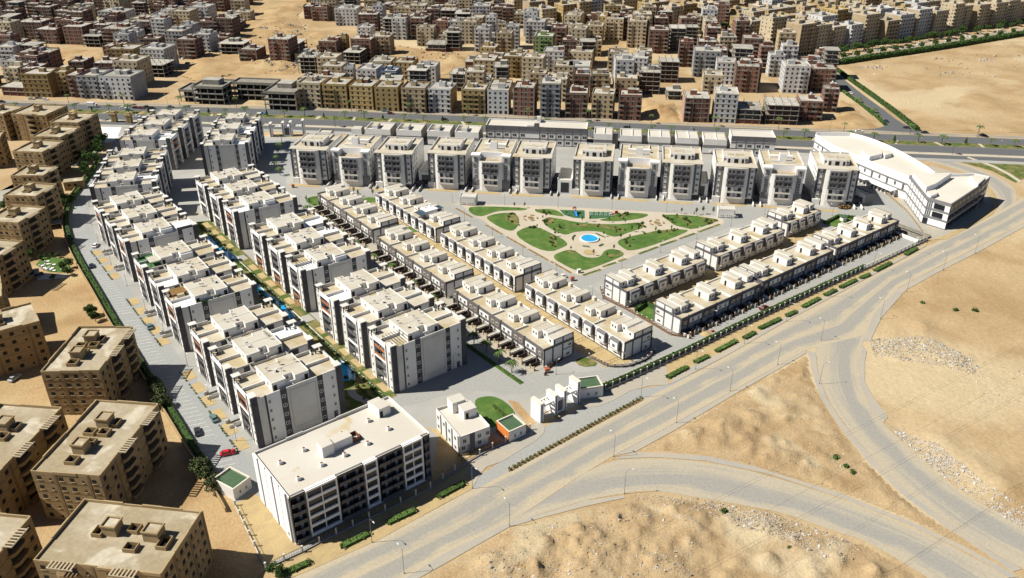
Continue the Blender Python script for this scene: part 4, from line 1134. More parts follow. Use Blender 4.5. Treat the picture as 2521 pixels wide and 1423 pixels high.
# ================================================================ TOWERS (local: x 0..W, front y=0)
def tower(label, loc, rz, typ, group):
    t = thing('tower_block', label, 'apartment tower', loc, rz, group)
    W, D, H = 17.0, 24.0, 18.0
    w = MB()
    w.box(0, 3.6, 1.2, D, 0, H, 'white'); w.box(13.4, W, 1.2, D, 2.4, H, 'white')
    w.box(14, W - .3, 1.6, D, 0, 2.4, 'charcoal')
    w.box(3.6, 13.4, 1.2, D, 0, H if typ == 'a' else H - 2.8, 'white')
    w.build('wall', t)
    bow = MB()                                              # bowed centre bay
    pts = [(3.4, 1.3), (3.4, .2), (4.6, -.35), (6.4, -.6), (10.6, -.6), (12.4, -.35), (13.6, .2), (13.6, 1.3)]
    top = H + .3 if typ == 'a' else H - 2.6
    bow.prism(pts, .0, top, 'white', 'roof_cream')
    bow.build('centre_bay', t)
    n_dark = 3 if typ == 'a' else 2
    NF = 6 if typ == 'a' else 5
    fl = 2.95
    dk = MB()
    z0 = 0.3 + (NF - n_dark) * fl
    dk.box(4.9, 12.1, -.95, -.55, z0 - .2, z0 + n_dark * fl + .1, 'grey_mid', True)
    for f in range(n_dark):
        for c in (6.6, 10.4):
            dk.box(c - 1.65, c + 1.65, -.97, -.9, z0 + f * fl + .9, z0 + f * fl + 2.5, 'grey_mid', True)
            for dx in (-.8, .75): dk.box(c + dx - .5, c + dx + .5, -.99, -.95, z0 + f * fl + .3, z0 + f * fl + 2.3, 'glass', True)
    dk.build('balcony_box', t)
    for f in range(NF):
        z = .3 + f * fl
        if f >= NF - n_dark:
            bb = MB(); bb.box(4.75, 12.25, -1.35, -.9, z + .05, z + .85, 'slate', True); bb.box(8.35, 8.65, -1.35, -.9, z, z + fl - .2, 'slate', True); bb.build('balcony', t)
        elif f:
            bb = MB(); bb.box(5.0, 12.0, -1.7, -.6, z, z + .2, 'white', True); bb.box(5.0, 12.0, -1.7, -1.6, z + .2, z + .75, 'cream_wall', True); bb.box(8.4, 8.6, -1.6, -.6, z + .2, z + 2.4, 'slate', True)
            for c in (6.3, 10.7): bb.box(c - .75, c + .75, -.66, -.58, z + .25, z + 2.3, 'glass', True)
            bb.build('balcony', t)
    WT = window_mesh(.9, 1.0)
    sd_ = []
    class _S:
        def box(s, *a): sd_.append(MB().box(*a))
    side = _S()
    if typ == 'a':
        side.box(-.1, .9, 1.05, 1.25, 0, H + .5, 'charcoal', True); side.box(2.2, 3.4, 1.08, 1.25, .3, H, 'taupe', True); side.box(13.6, 14.6, 1.08, 1.25, 3, H, 'taupe', True)
        side.box(-.3, 2.9, .4, 1.25, 0, 3.0, 'white'); side.box(16.4, W + .1, 1.05, 1.25, 2.4, H, 'charcoal', True)
    else:
        side.box(.9, 2.6, 1.08, 1.25, 5.8, H - 1.5, 'grey_mid', True); side.box(14.3, 16, 1.08, 1.25, 5.8, H - 1.5, 'grey_mid', True); side.box(13.7, W + .1, .7, 1.25, 0, 5.4, 'grey_mid'); side.box(.2, 3.2, .7, 1.25, 2.4, 5.4, 'grey_mid')
        side.box(-.4, 3.6, .2, 4, H - .1, H + .6, 'white'); side.box(13.4, W + .4, .2, 4, H - .1, H + .6, 'white')
    for m_ in sd_: m_.build('facade_strip', t)
    for f in range(1, 6):
        put_window(t, WT, 1.55, 1.08, f * fl + 1.1, 'front'); put_window(t, WT, 15.4, 1.08, f * fl + 1.1, 'front')
        for yy in (3.2, 6.4, 9.6):
            put_window(t, window_mesh(1.0, 1.5), W, yy, f * fl + .7, 'right'); put_window(t, window_mesh(1.0, 1.5), 0, yy, f * fl + .7, 'left')
    r = MB()
    if typ == 'a':
        r.box(.2, W - .2, 1.4, D - .2, H, H + .06, 'roof_stain'); r.box(-.3, W + .3, .6, 5.0, H + .3, H + .55, 'roof_cream')
    else:
        r.box(.2, W - .2, 5.0, D - .2, H, H + .06, 'roof_stain'); r.box(3.6, 13.4, 1.4, 5.0, H - 2.6, H - 2.55, 'rubble_brown')
        r.box(3.4, 13.6, 4.6, 5.0, H - 2.6, H + .7, 'white_bright')
    r.build('roof', t)
    p = MB()
    for x0, x1, y0, y1 in ((0, .25, 5, D), (W - .25, W, 5, D), (0, W, D - .25, D)): p.box(x0, x1, y0, y1, H, H + .9, 'offwhite')
    p.box(4, 4.2, 14, D - .3, H, H + .9, 'white'); p.box(12.8, 13, 14, D - .3, H, H + .9, 'white')
    p.build('parapet', t)
    ph = MB()
    if typ == 'a':
        for x0, x1, y0, y1 in ((3.2, 13.8, 7.5, 16), (4.6, 12.4, 6.6, 7.5)): ph.boxt(x0, x1, y0, y1, H, H + 2.9, 'white', 'roof_cream')
        ph.box(3.2, 13.8, 7.5, 7.65, H + 2.9, H + 3.1, 'white'); ph.box(5, 7.5, 10, 12, H + 2.9, H + 3.05, 'roof_stain'); ph.box(9, 12, 10, 12, H + 2.9, H + 3.05, 'roof_stain')
    else:
        ph.boxt(7, 10, 9, 12, H, H + 4.2, 'white_bright', 'roof_cream'); ph.box(3.6, 7, 9, 9.2, H, H + 1, 'white'); ph.box(10, 13.4, 9, 9.2, H, H + 1, 'white'); ph.box(3.6, 13.4, 14, 15.6, H, H + 1.6, 'white')
    ph.build('penthouse', t)
    if typ == 'a':
        dm = MB(); dm.box(-.45, .45, -.06, 0, 0, 2.0, 'void', True); dme = dm.mesh('door')
        for x in (5.6, 8.2, 9.0, 11.4): obj('door', dme, t, loc=(x, 6.6, H + .3))
        for x in (4.0, 13.0): put_window(t, window_mesh(1.0, 1.0), x, 7.5, H + 1.2, 'front')
        for x in (8.5,): obj('satellite_dish', DISH, t, loc=(x, 9, H + 2.9), rz=R(150))
    ramp = MB()
    ramp.box(W + .1, W + .45, -2.8, 4, 0, 1.4, 'white'); ramp.box(W + 3.2, W + 3.5, -2.8, 4, 0, 1.4, 'white'); ramp.box(W + .1, W + 4.4, 4, D - 3, 0, 3.0, 'charcoal')
    ramp.build('ramp_wall', t)
    return t
TB = [[(-113.3, 403.8), (-91.6, 401.6), (-69.3, 397.6)], [(-42.5, 397.1), (-20.2, 394.6), (.3, 391.8)], [(30.2, 387.6), (52.4, 385.9), (73.3, 383.2)], [(98.3, 378.1), (121.0, 376.6), (146.2, 374.6)]]
TL = [['roof roomed tower beside the far gate court', 'notched white tower in the gate court group', 'roof roomed tower between gate court group middle and link building'], ['roof roomed tower behind the left park kiosk', 'notched white tower behind the left park kiosk', 'roof roomed tower beside the dark fronted link building, kiosk side'], ['roof roomed tower beside the dark fronted link building, playground side', 'notched white tower behind the playground', 'roof roomed tower behind the park lawn arcs'], ['roof roomed tower beside the cream link building', 'notched white tower behind the small villa terrace', 'roof roomed tower beside the mall utility building']]
for gi, grp in enumerate(TB):
    for i, p in enumerate(grp):
        typ = 'b' if i == 1 else 'a'
        lab = 'pale six storey ' + TL[gi][i]
        tower(lab, (p[0], p[1], 0), R(-8.8), typ, 'tower flats in groups of three').scale = (1.12, 1.08, 1)
# low link buildings between the tower groups
for i, (p, lab) in enumerate((((1372, 488), 'low white roofed link building with dark glazed front between the second and third tower groups'), ((1028, 468), 'low white roofed link building with shaded side between the first two tower groups'), ((1708, 497), 'low cream roofed link building between the third and last tower groups'))):
    x, y = G(*p)
    t = thing('link_building', lab, 'building', (x, y + 4, 0), R(-8.8), 'low link buildings')
    MB().boxt(0, 7.2, 2, 18, 0, 7.5, 'white', 'roof_pale').build('wall', t)
    MB().box(1.6, 5.6, 1.9, 2.0, 1, 6.2, 'glass', True).build('glazed_front', t)
    MB().box(-.1, .2, 2, 18, 7.5, 8.2, 'white').box(7, 7.3, 2, 18, 7.5, 8.2, 'white').box(.2, 7, 17.7, 18, 7.5, 8.2, 'white').build('parapet', t)
# ================================================================ LONG CORNER BUILDING
t = thing('corner_apartment_building', 'long five storey building with cream roof, white slotted side and dark balcony front', 'apartment block', (-54.2, 152.6, 0), R(38.1))
L, D, H = 40.6, 21.3, 15.4
MB().box(0, L, 0.9, D, 0, H, 'white').box(.05, L - .05, 0.15, .9, 0, .9, 'white').build('wall', t)
MB().box(.2, L - .2, .2, D - .2, H, H + .08, 'roof_pale').build('roof', t)
q = MB()
q.box(0, .25, 0, D, H, H + .7, 'white'); q.box(L - .25, L, 0, D, H, H + .7, 'white'); q.box(.25, L - .25, 0, .2, H - .2, H + .35, 'roof_pale')
for i, (a, b_) in enumerate(((0, 9), (9, 14), (14, 24), (24, 34), (34, L))): q.box(a + .05, b_ - .05, D - .25, D, H, H + (.7, 1.0, .75, 1.0, .75)[i], 'offwhite')
q.build('parapet', t)
q = MB()                                            # slots of the sunlit side wall
for y in (1.1, 5.0, 9.2, 13.4, 17.8): q.box(-.05, .02, y, y + .5, .2, H + .65, 'slate', True)
for y0, y1, o in ((1.7, 4.9, .35), (5.6, 9.1, .22), (9.8, 13.3, .35), (14.0, 17.7, .22), (18.4, 21.2, .35)): q.box(-o, .02, y0, y1, .2, H + .68, 'white_bright', True)
q.build('side_fins', t)
put_window(t, hole_mesh(.8, 1.0, 'white'), -.36, 3.0, 1.6, 'left')
BAY = [(0, .105, 'd', 1), (.105, .315, 'w', 2), (.315, .505, 'd', 2), (.505, .60, 'w', 1), (.60, .79, 'd', 2), (.79, .94, 'w', 2), (.94, 1.0, 'd', 1)]
fh = 2.9
for a, b_, ty, nc in BAY:
    x0, x1 = a * L + .02, b_ * L - .02
    f = MB()
    if ty == 'w':
        f.box(x0, x0 + .35, -.35, .9, .7, H + .35, 'white_bright'); f.box(x1 - .35, x1, -.35, .9, .7, H + .35, 'white_bright')
        for k in range(6): f.box(x0 + .35, x1 - .35, -.35, .9, .7 + k * fh - (.0 if k else 0), .7 + k * fh + .85 if k < 5 else H + .35, 'white_bright', True)
        if nc == 2: f.box((x0 + x1) / 2 - .1, (x0 + x1) / 2 + .1, -.3, .9, .7, H, 'white_bright')
        f.build('bay_frame', t)
    else:
        f.box(x0, x0 + .3, -.0, .9, .7, H + .3, 'slate'); f.box(x1 - .3, x1, -.0, .9, .7, H + .3, 'slate')
        f.box(x0, x1, .0, .9, H - .5, H + .3, 'slate')
        for k in range(6): f.box(x0 + .3, x1 - .3, 0, .9, .7 + k * fh, .7 + k * fh + .25, 'slate', True)
        f.box(x0 + .3, x1 - .3, .82, .9, .7, H - .5, 'slate')
        f.build('bay_frame', t)
    bw = (x1 - x0 - .7) / nc
    for c in range(nc):
        cx = x0 + .35 + bw * (c + .5)
        for k in range(5):
            z = .7 + k * fh
            if ty == 'w':
                m = MB(); m.poly([(-bw / 2 + .1, 0, 0), (bw / 2 - .1, 0, 0), (bw / 2 - .1, 0, fh - .9), (-bw / 2 + .1, 0, fh - .9)], 'glass')
                obj('window', m.mesh('window'), t, loc=(cx, .1, z + .86))
            else:
                m = MB(); m.box(-bw / 2 + .1, bw / 2 - .1, -.55, -.43, 0, .95, 'slate', True); m.box(-bw / 2 + .1, bw / 2 - .1, -.55, .3, -.12, 0, 'slate', True)
                obj('balcony', m.mesh('balcony'), t, loc=(cx, 0, z + .25))
                m = MB(); m.poly([(-bw / 2 + .1, 0, 0), (bw / 2 - .1, 0, 0), (bw / 2 - .1, 0, fh - .35), (-bw / 2 + .1, 0, fh - .35)], 'void'); m.box(.1, .9, -.05, 0, .0, 1.7, 'grey_wall', True)
                obj('window', m.mesh('window'), t, loc=(cx, .8, z + .26))
q = MB()
q.boxt(13.6, 16.8, 8.6, 11.8, H, H + 3.4, 'white', 'roof_pale'); q.boxt(16.8, 22.6, 9.4, 12.4, H, H + 2.6, 'white', 'roof_pale'); q.box(22.6, 25, 9.4, 9.55, H, H + 1.3, 'rust'); q.box(24.85, 25, 9.4, 12.4, H, H + 1.3, 'rust'); q.box(22.6, 25, 12.2, 12.4, H, H + 1.3, 'rust')
q.build('roof_room', t)
MB().boxt(33.6, 37.2, 14.4, 18, H, H + 3.0, 'white', 'roof_pale').boxt(33.6, 37.2, 18.0, 20.8, H, H + 2.2, 'white', 'roof_pale').build('roof_room', t)
obj('door', MB().box(-.45, .45, -.05, 0, 0, 2, 'void', True).mesh('door'), t, loc=(34.3, 14.4, H + .1))
vm = MB(); vm.box(-.5, .5, -.5, .5, 0, 1.0, 'white'); vm.box(-.35, .35, -.35, .35, 1.0, 1.02, 'rust'); vme = vm.mesh('roof_vent')
for x, y in ((4, 13.5), (5, 5), (11, 14.5), (12, 6.2), (18.5, 6), (22, 14.2), (25.5, 6.5), (30.5, 15), (33, 8.5)): obj('roof_vent', vme, t, loc=(x, y, H + .08))

# ================================================================ ADMIN BUILDING
x0, y0 = G(1132, 1124); x1, y1 = G(1206, 1048, 7.2); xl, yl = G(1065.4, 1010, 7.2)
ang = math.atan2(y1 - y0, x1 - x0)
t = thing('office_building', 'two storey white office with cream roof and stair room beside the oval lawn', 'building', (x0, y0, 0), ang)
L = math.hypot(x1 - x0, y1 - y0); D = math.hypot(xl - x0, yl - y0)
MB().box(0, L, 1.0, D, 0, 3.4, 'white').box(0, L, 0, D, 3.4, 6.6, 'white').build('wall', t)
MB().box(.2, L - .2, .2, D - .2, 6.6, 6.66, 'roof_pale').build('roof', t)
q = MB(); q.box(0, .22, 0, D, 6.6, 7.3, 'white'); q.box(L - .22, L, 0, D, 6.6, 7.3, 'white'); q.box(.22, L - .22, 0, .2, 6.6, 7.0, 'white'); q.box(.22, L - .22, D - .22, D, 6.6, 7.5, 'offwhite'); q.build('parapet', t)
q = MB()
for y in (.2, 4.2, 8.0, 11.6): q.box(-.12, .02, y, y + .7, .1, 7.0, 'slate', True)
q.box(3.4, 5.0, -.12, .02, 0.1, 6.9, 'slate', True); q.build('facade_strip', t)
for y, z in ((2.6, 4.4), (6.4, 4.4), (10, 4.4), (13.8, 4.4), (2.6, 1.2), (6.4, 1.2), (13.8, 1.2)): put_window(t, WIN_M, 0, min(y, D - 1.2), z, 'left')
for x in (1.7, 6.5, 9.2): put_window(t, WIN_M, x, 0, 4.3, 'front')
for x in (1.7, 7.0): put_window(t, WIN_M, x, 1.0, 1.1, 'front')
q = MB(); q.boxt(5.2, 9.4, D - 8.2, D - 4.0, 6.6, 9.6, 'white', 'roof_pale'); q.boxt(3.6, 8.0, D - 4, D - .3, 6.6, 10.4, 'white', 'roof_pale'); q.build('roof_room', t)
obj('door', MB().box(-.45, .45, -.05, 0, 0, 2, 'void', True).mesh('door'), t, loc=(6.2, D - 8.2, 6.7))

# ================================================================ KIOSKS WITH GREEN ROOFS
def kiosk(label, corner_px, right_px, W, D, H, walls, group='green roofed kiosks', ztop=None):
    x0, y0 = G(*corner_px); x1, y1 = G(*right_px)
    a = math.atan2(y1 - y0, x1 - x0)
    t = thing('kiosk', label, 'kiosk', (x0, y0, 0), a, group)
    m = MB(); m.box(0, W, 0, D, 0, H, walls[0])
    if walls[1] != walls[0]: m.box(-.05, 0, 0, D, 0, H + .6, walls[1], True)
    m.build('wall', t)
    MB().box(.35, W - .35, .35, D - .35, H, H + .06, 'roof_green').build('roof', t)
    q = MB(); q.box(0, W, 0, .35, H, H + .6, 'cream_wall'); q.box(0, W, D - .35, D, H, H + .6, 'cream_wall'); q.box(0, .35, .35, D - .35, H, H + .6, 'cream_wall'); q.box(W - .35, W, .35, D - .35, H, H + .6, 'cream_wall'); q.build('parapet', t)
    for x in (W * .35, W * .7): put_window(t, WIN_S, x, 0, 1.2, 'front')
    obj('door', MB().box(-.45, .45, -.06, 0, 0, 2.1, 'metal', True).mesh('door'), t, loc=(W, D * .4, .05), rz=SIDE['right'])
kiosk('green roofed kiosk with an orange side wall between the oval lawn and fence', (1253, 1090), (1297, 1070), 6.2, 6.6, 3.4, ('white', 'orange_wall'))
kiosk('green roofed kiosk with brown trim beside the white entrance gate', (1428, 984), (1484, 976), 7.6, 6.0, 3.6, ('white', 'brown_frame'))
kiosk('green roofed kiosk with shaded wall at the end of the parking road', (579, 1233), (616, 1205), 6.0, 8.0, 3.4, ('offwhite', 'white'))
def substation(label, px, rz, W=8, D=5, H=4.2):
    x, y = G(*px)
    t = thing('park_kiosk', label, 'kiosk', (x, y, 0), rz, 'white kiosks at the park corners')
    MB().box(0, W, 0, D, 0, H, 'white').build('wall', t)
    MB().box(.2, W - .2, .2, D - .2, H, H + .06, 'roof_pale').build('roof', t)
    MB().box(0, W, 0, .2, H, H + .5, 'white').box(0, .2, .2, D, H, H + .5, 'white').box(W - .2, W, .2, D, H, H + .5, 'grey_wall').box(.2, W - .2, D - .2, D, H, H + .5, 'white').build('parapet', t)
    MB().box(.4, W - .4, -.08, 0, .3, H - .3, 'grey_wall', True).box(.6, W - .6, -.1, -.06, .5, H - .5, 'white', True).build('front_panel', t)
    for x_ in (1.6, 2.6, 4.4, 5.4, 6.4): put_window(t, hole_mesh(.5, .5, 'white'), x_, -.1, 1.0, 'front')
substation('white kiosk with square vents at the park corner nearest the glass roofed villa', (1132, 505), R(-8))
substation('white kiosk with square vents at the park corner nearest the right villas, car behind', (1766, 536), R(-8))
# transformer house near the mall
x, y = G(2100, 497)
t = thing('utility_building', 'long white utility building with blue windows beside the last tower', 'building', (G(2146, 500)[0], G(2146, 500)[1], 0), R(118))
MB().boxt(0, 17, 0, 5.5, 0, 4.6, 'white', 'roof_pale').build('wall', t)
MB().box(0, 17, 5.35, 5.5, 4.6, 5.1, 'white').box(0, 17, 0, .2, 4.6, 5.1, 'slate').box(-.05, .05, 0, 5.5, 0, 5.1, 'grey_mid', True).build('parapet', t)
for i in range(6): put_window(t, window_mesh(1.6, 2.6, 'white', 'glass_blue'), 2.0 + i * 2.6, 5.5, .8, 'back')

# ================================================================ GATES
def gate(label, p0, p1, sc=1.0):
    a = math.atan2(p1[1] - p0[1], p1[0] - p0[0]); L = math.dist(p0, p1)
    t = thing('entrance_gate', label, 'gate', (*p0, 0), a)
    def pillar(x, w, d, h, mt='white_bright', top='cream_wall'):
        m = MB(); m.box(x, x + w, -d / 2, d / 2, 0, h, mt); m.box(x - .08, x + w + .08, -d / 2 - .08, d / 2 + .08, h, h + .3, top); m.box(x + w * .35, x + w * .65, -d / 2 - .05, -d / 2, 0, h - .3, 'slate', True); m.build('pillar', t)
    pillar(0, 1.3, 4.6, 6.8 * sc); pillar(L * .36, 1.2, 4.2, 7.2 * sc); pillar(L * .58, 1.2, 4.2, 7.4 * sc); pillar(L - 1.3, 1.3, 4.0, 8.2 * sc)
    m = MB(); m.box(L * .36 + 1.2, L * .58, -1.8, 1.8, 0, 5.6 * sc, 'white'); m.box(L * .36 + 1.5, L * .58 - .3, -1.9, -1.8, 1, 4.6 * sc, 'slate', True); m.build('guard_room', t)
    m = MB()
    for x0_, x1_ in ((1.3, L * .36), (L * .58 + 1.2, L - 1.3)):
        z = 4.9 * sc
        m.box(x0_, x1_, -1.6, -1.1, z, z + .6, 'white'); m.box(x0_, x1_, 1.1, 1.6, z, z + .6, 'white')
        n = 4
        for i in range(n + 1):
            xx = x0_ + (x1_ - x0_ - .3) * i / n
            m.box(xx, xx + .3, -1.1, 1.1, z + .1, z + .5, 'white', True)
    m.build('canopy', t)
    m = MB(); m.box(1.3, L * .36, -.1, .1, .9, 1.05, 'play_red', True); m.build('barrier', t)
    return t
gate('white entrance gate with slotted canopies and guard room opening to the desert road', G(1318, 1034), G(1417, 985))
gate('grey and white entrance gate with four tall pillars beside the highway', G(667, 335), G(752, 333), 1.15)
# small gate house and estate pillars by the highway
x, y = G(785, 352); t = thing('gate_house', 'small white gate house with two blue doors beside the highway gate', 'kiosk', (x, y, 0), R(-6))
MB().boxt(0, 8, 0, 6, 0, 6, 'white', 'roof_cream').build('wall', t); MB().box(0, 8, 0, .25, 6, 6.7, 'white').box(0, .25, .25, 6, 6, 6.7, 'white').box(7.75, 8, .25, 6, 6, 6.7, 'taupe').box(.25, 7.75, 5.75, 6, 6, 6.7, 'taupe').build('parapet', t)
for xx in (2.2, 5.6): obj('door', MB().box(-1, 1, -.06, 0, 0, 3.4, 'glass_blue', True).mesh('door'), t, loc=(xx, 0, .4))
x, y = G(893, 352); t = thing('stair_tower', 'small white square building between the gate house and the first shop', 'building', (x - 6, y, 0), R(-6))
MB().boxt(0, 6, 0, 6, 0, 8.5, 'white', 'roof_cream').build('wall', t); MB().box(6, 6.06, 0, 6, 0, 9.2, 'taupe', True).build('side_panel', t)
for i, px in enumerate(((283, 300), (320, 303))):
    x, y = G(*px)
    t = tag(MB().box(-1.6, 1.6, -1.2, 1.2, 0, 5, 'c_yellow').box(-2, 2, -1.5, 1.5, 5, 5.8, 'beige_light').box(-1.2, 1.2, -.9, .9, 5.8, 6.6, 'beige').box(-.5, .5, -1.25, -1.2, 1, 4, 'beige_dark', True).build('gate_pillar', loc=(x, y, 0), rz=R(-6)), 'yellow stone gate pillar of the beige estate beside the highway', 'pillar', 'estate gate pillars')

# ================================================================ MALL
ZB = ZM(1950, 300, .2389)
inner = ZL(ZB, [(245, 128), (420, 240), (620, 325), (820, 410), (1020, 490), (1215, 565)], 12)
outer = ZL(ZB, [(600, 132), (730, 165), (850, 205), (980, 258), (1100, 318), (1250, 400), (1380, 480), (1470, 545)], 12)
t = thing('shopping_mall', 'curved white shopping building with grey bands and a big pale roof', 'mall', (0, 0, 0))
oy = inner[0]
ring = inner + outer[::-1] 
MB().prism(ring, 0, 11.2, 'white_bright', 'roof_mall').build('wall', t)
b = MB()
wallpath(b, resample(inner, 24), .4, 11.0, 12.1, 'white_bright'); wallpath(b, resample(outer, 24), .4, 11.0, 13.2, 'white_bright'); wallpath(b, [inner[0], outer[0]], .4, 11.0, 13.2, 'white_bright')
b.build('parapet', t)
b = MB()
io = offset(resample(inner, 30), .25) if offset(inner, 1)[2][0] < inner[2][0] else offset(resample(inner, 30), -.25)
for z0, z1 in ((3.9, 4.5), (7.7, 8.3)): wallpath(b, io, .25, z0, z1, 'grey_mid')
b.build('facade_band', t)
for i in range(2, 29, 2):
    p, q_ = io[i], io[i - 1]
    a = math.atan2(p[1] - q_[1], p[0] - q_[0])
    w = MB(); w.box(-.45, .45, -.15, .1, 4.6 if i % 4 == 0 else 5.6, 7.6 if i % 4 == 0 else 7.2, 'slate', True)
    obj('window', w.mesh('window'), t, loc=(p[0], p[1], 0), rz=a)
b = MB()
ca = offset(resample(inner, 30), 2.4) if offset(inner, 1)[2][0] < inner[2][0] else offset(resample(inner, 30), -2.4)
wallpath(b, ca[9:28], 4.4, 3.3, 3.8, 'white_bright')
b.build('arcade_canopy', t)
for i in range(9, 28, 1):
    w = MB(); w.box(-.35, .35, -.35, .35, 0, 3.3, 'white'); obj('arcade_pier', w.mesh('arcade_pier'), t, loc=(ca[i][0], ca[i][1], 0))
end = ZL(ZB, [(1215, 555), (1640, 545), (1880, 538), (2037, 570), (1960, 640), (1640, 850), (1395, 780)], 12.6)
t2 = thing('mall_end_building', 'white and grey banded corner building with dark window grid joined to the curved mall', 'mall', (0, 0, 0))
MB().prism(end, 0, 11.6, 'white_bright', 'roof_mall').build('wall', t2)
b = MB(); n = len(end)
cx = sum(p[0] for p in end) / n; cy = sum(p[1] for p in end) / n
def outp(p, d): 
    v = Vector((p[0] - cx, p[1] - cy)).normalized(); return (p[0] + v.x * d, p[1] + v.y * d)
vis = [end[0], end[6], end[5], end[4], end[3]]
for z0, z1 in ((0, .5), (3.6, 4.4), (7.6, 8.4)): wallpath(b, [outp(p, .12) for p in vis], .3, z0, z1, 'grey_mid')
wallpath(b, [outp(p, .05) for p in vis], .5, 11.4, 12.9, 'grey_mid'); wallpath(b, [end[0], end[1], end[2], end[3]], .4, 11.5, 12.9, 'white_bright')
b.build('facade_band', t2)
p, q_ = end[0], end[6]
for i in range(1, 7):
    u = i / 7; x = p[0] + (q_[0] - p[0]) * u; y = p[1] + (q_[1] - p[1]) * u
    obj('facade_rib', MB().box(-.15, .15, -.2, .2, .3, 11.5, 'grey_wall').mesh('facade_rib'), t2, loc=(*outp((x, y), .1), 0), rz=math.atan2(q_[1] - p[1], q_[0] - p[0]))
p, q_ = end[6], end[5]; L = math.dist(p, q_); a = math.atan2(q_[1] - p[1], q_[0] - p[0])
for z in (4.8, 8.8):
    obj('window', MB().box(L * .35, L * .78, -.3, .1, z, z + 2.3, 'glass', True).mesh('window'), t2, loc=(*p, 0), rz=a)
    for k in range(3): obj('window', MB().box(L * .05 + k * .9, L * .05 + k * .9 + .4, -.3, .1, z - .3, z + 2.6, 'slate', True).mesh('window'), t2, loc=(*p, 0), rz=a)
obj('door', MB().box(.3, 2.4, -.3, .1, 0.4, 3.2, 'glass', True).mesh('door'), t2, loc=(*p, 0), rz=a)
for s in (4, 3):
    p, q_ = end[5 if s == 4 else 4], end[s]; L = math.dist(p, q_); a = math.atan2(q_[1] - p[1], q_[0] - p[0])
    n = int(L / 4.2)
    for k in range(n):
        for z in (.8, 4.8, 8.8):
            obj('window', MB().box(.5 + k * L / n, (k + 1) * L / n - .3, -.25, .1, z, z + 2.3, 'glass', True).mesh('window'), t2, loc=(*p, 0), rz=a)
b = MB(); rr = ZL(ZB, [(1240, 560), (1640, 552), (1480, 660), (1380, 700)], 13); b.prism(rr, 11.5, 14.4, 'white_bright', 'roof_mall'); b.build('roof_room', t2); b = MB(); rr = ZL(ZB, [(1830, 560), (1900, 545), (2000, 570), (1920, 640)], 14); b.prism(rr, 11.5, 14.0, 'white_bright', 'roof_mall'); b.build('roof_room', t2); b = MB(); rr = ZL(ZB, [(1390, 720), (1480, 700), (1500, 740), (1430, 770)], 13); b.prism(rr, 11.5, 13.2, 'white_bright', 'roof_mall'); b.build('roof_room', t2)
rr = ZL(ZB, [(715, 290), (925, 285), (930, 330), (800, 360)], 13.5); MB().prism(rr, 11.1, 13.6, 'white_bright', 'roof_mall').build('roof_room', t)
rr = ZL(ZB, [(930, 300), (1010, 285), (1030, 320), (960, 340)], 13.5); MB().prism(rr, 11.1, 13.3, 'white_bright', 'roof_mall').build('roof_room', t)
# ramp to the basement
x, y = G(2290, 585)
t = thing('basement_ramp', 'concrete basement ramp with dark openings in front of the mall corner', 'ramp', (x, y, 0), R(125))
MB().box(0, 18, -.2, .2, 0, 1.3, 'concrete').box(0, 18, 5, 5.4, 0, 1.6, 'concrete').box(0, 18, 9.6, 10, 0, 1.6, 'white').box(0, .4, .2, 9.6, 0, .9, 'concrete').build('wall', t)
MB().box(3, 17, .6, 4.6, .07, .12, 'void').box(3, 14, 5.8, 9.2, .07, .12, 'void').build('opening', t)

# ================================================================ SHOPS ALONG THE HIGHWAY
def shop(label, x, y, W, D, H, typ):
    t = thing('shop_building', label, 'shop', (x, y, 0), R(-7.5), 'shops along the highway')
    MB().box(0, W, 0, D, 0, H, 'white').build('wall', t)
    b = MB(); b.box(-.12, W + .12, -.12, D, H * .50, H * .68, 'grey_mid', True); b.box(-.08, W + .08, -.08, .0, 0, .8, 'grey_mid', True); b.build('facade_band', t)
    MB().box(.3, W - .3, .3, D - .3, H, H + .05, 'roof_pale').build('roof', t)
    b = MB(); b.box(0, W, 0, .3, H, H + .8, 'white'); b.box(0, W, D - .3, D, H, H + .8, 'white'); b.box(0, .3, .3, D - .3, H, H + .8, 'white'); b.box(W - .3, W, .3, D - .3, H, H + .8, 'taupe'); b.build('parapet', t)
    b = MB()
    if typ == 1:
        b.boxt(3.6, 6.8, 2, 9, H, H + 2.2, 'white', 'roof_cream'); b.box(1.2, 3.2, 4, 11, H, H + .9, 'taupe'); b.box(W + .12, W + .2, 0, D, 0, H + .8, 'taupe', True)
        for xx in (W * .33, W * .66): b.box(xx, xx + .15, -.15, 0, 0, H * .5, 'slate', True)
    else:
        b.box(W * .55, W * .57, .3, D - .3, H, H + .7, 'white'); b.box(W + .0, W + 3.4, 3, D, 0, H * .62, 'taupe'); b.box(W * .3, W * .36, -1.1, -.1, 1.6, 2.2, 'metal_white', True)
    b.build('roof_room' if typ == 1 else 'side_wing', t)
for i, (x, y, W, typ, lab) in enumerate(((-85.5, 468.5, 15, 1, 'grey banded shop with roof room nearest the gate house'), (-67.2, 466.5, 14.8, 1, 'grey banded shop with roof room, second from the gate house'), (-49.0, 464.8, 13.4, 1, 'grey banded shop with roof room, third from the gate house'), (-33.0, 462.8, 14.0, 1, 'grey banded shop with roof room directly beside the long school block'),
        (46.8, 459.0, 10.6, 2, 'white shop with grey band and small window beside the school block'), (61.6, 456.0, 12.2, 2, 'white shop with grey band, second from the school block'), (77.4, 454.0, 12.4, 2, 'white shop with grey band, middle one of five'), (92.8, 452.0, 12.6, 2, 'white shop with grey band, fourth from the school block'), (107.8, 449.4, 12.8, 2, 'white shop with grey band beside the three storey office')))    :
    shop(lab, x, y, W, 13.5, 8.0, typ)
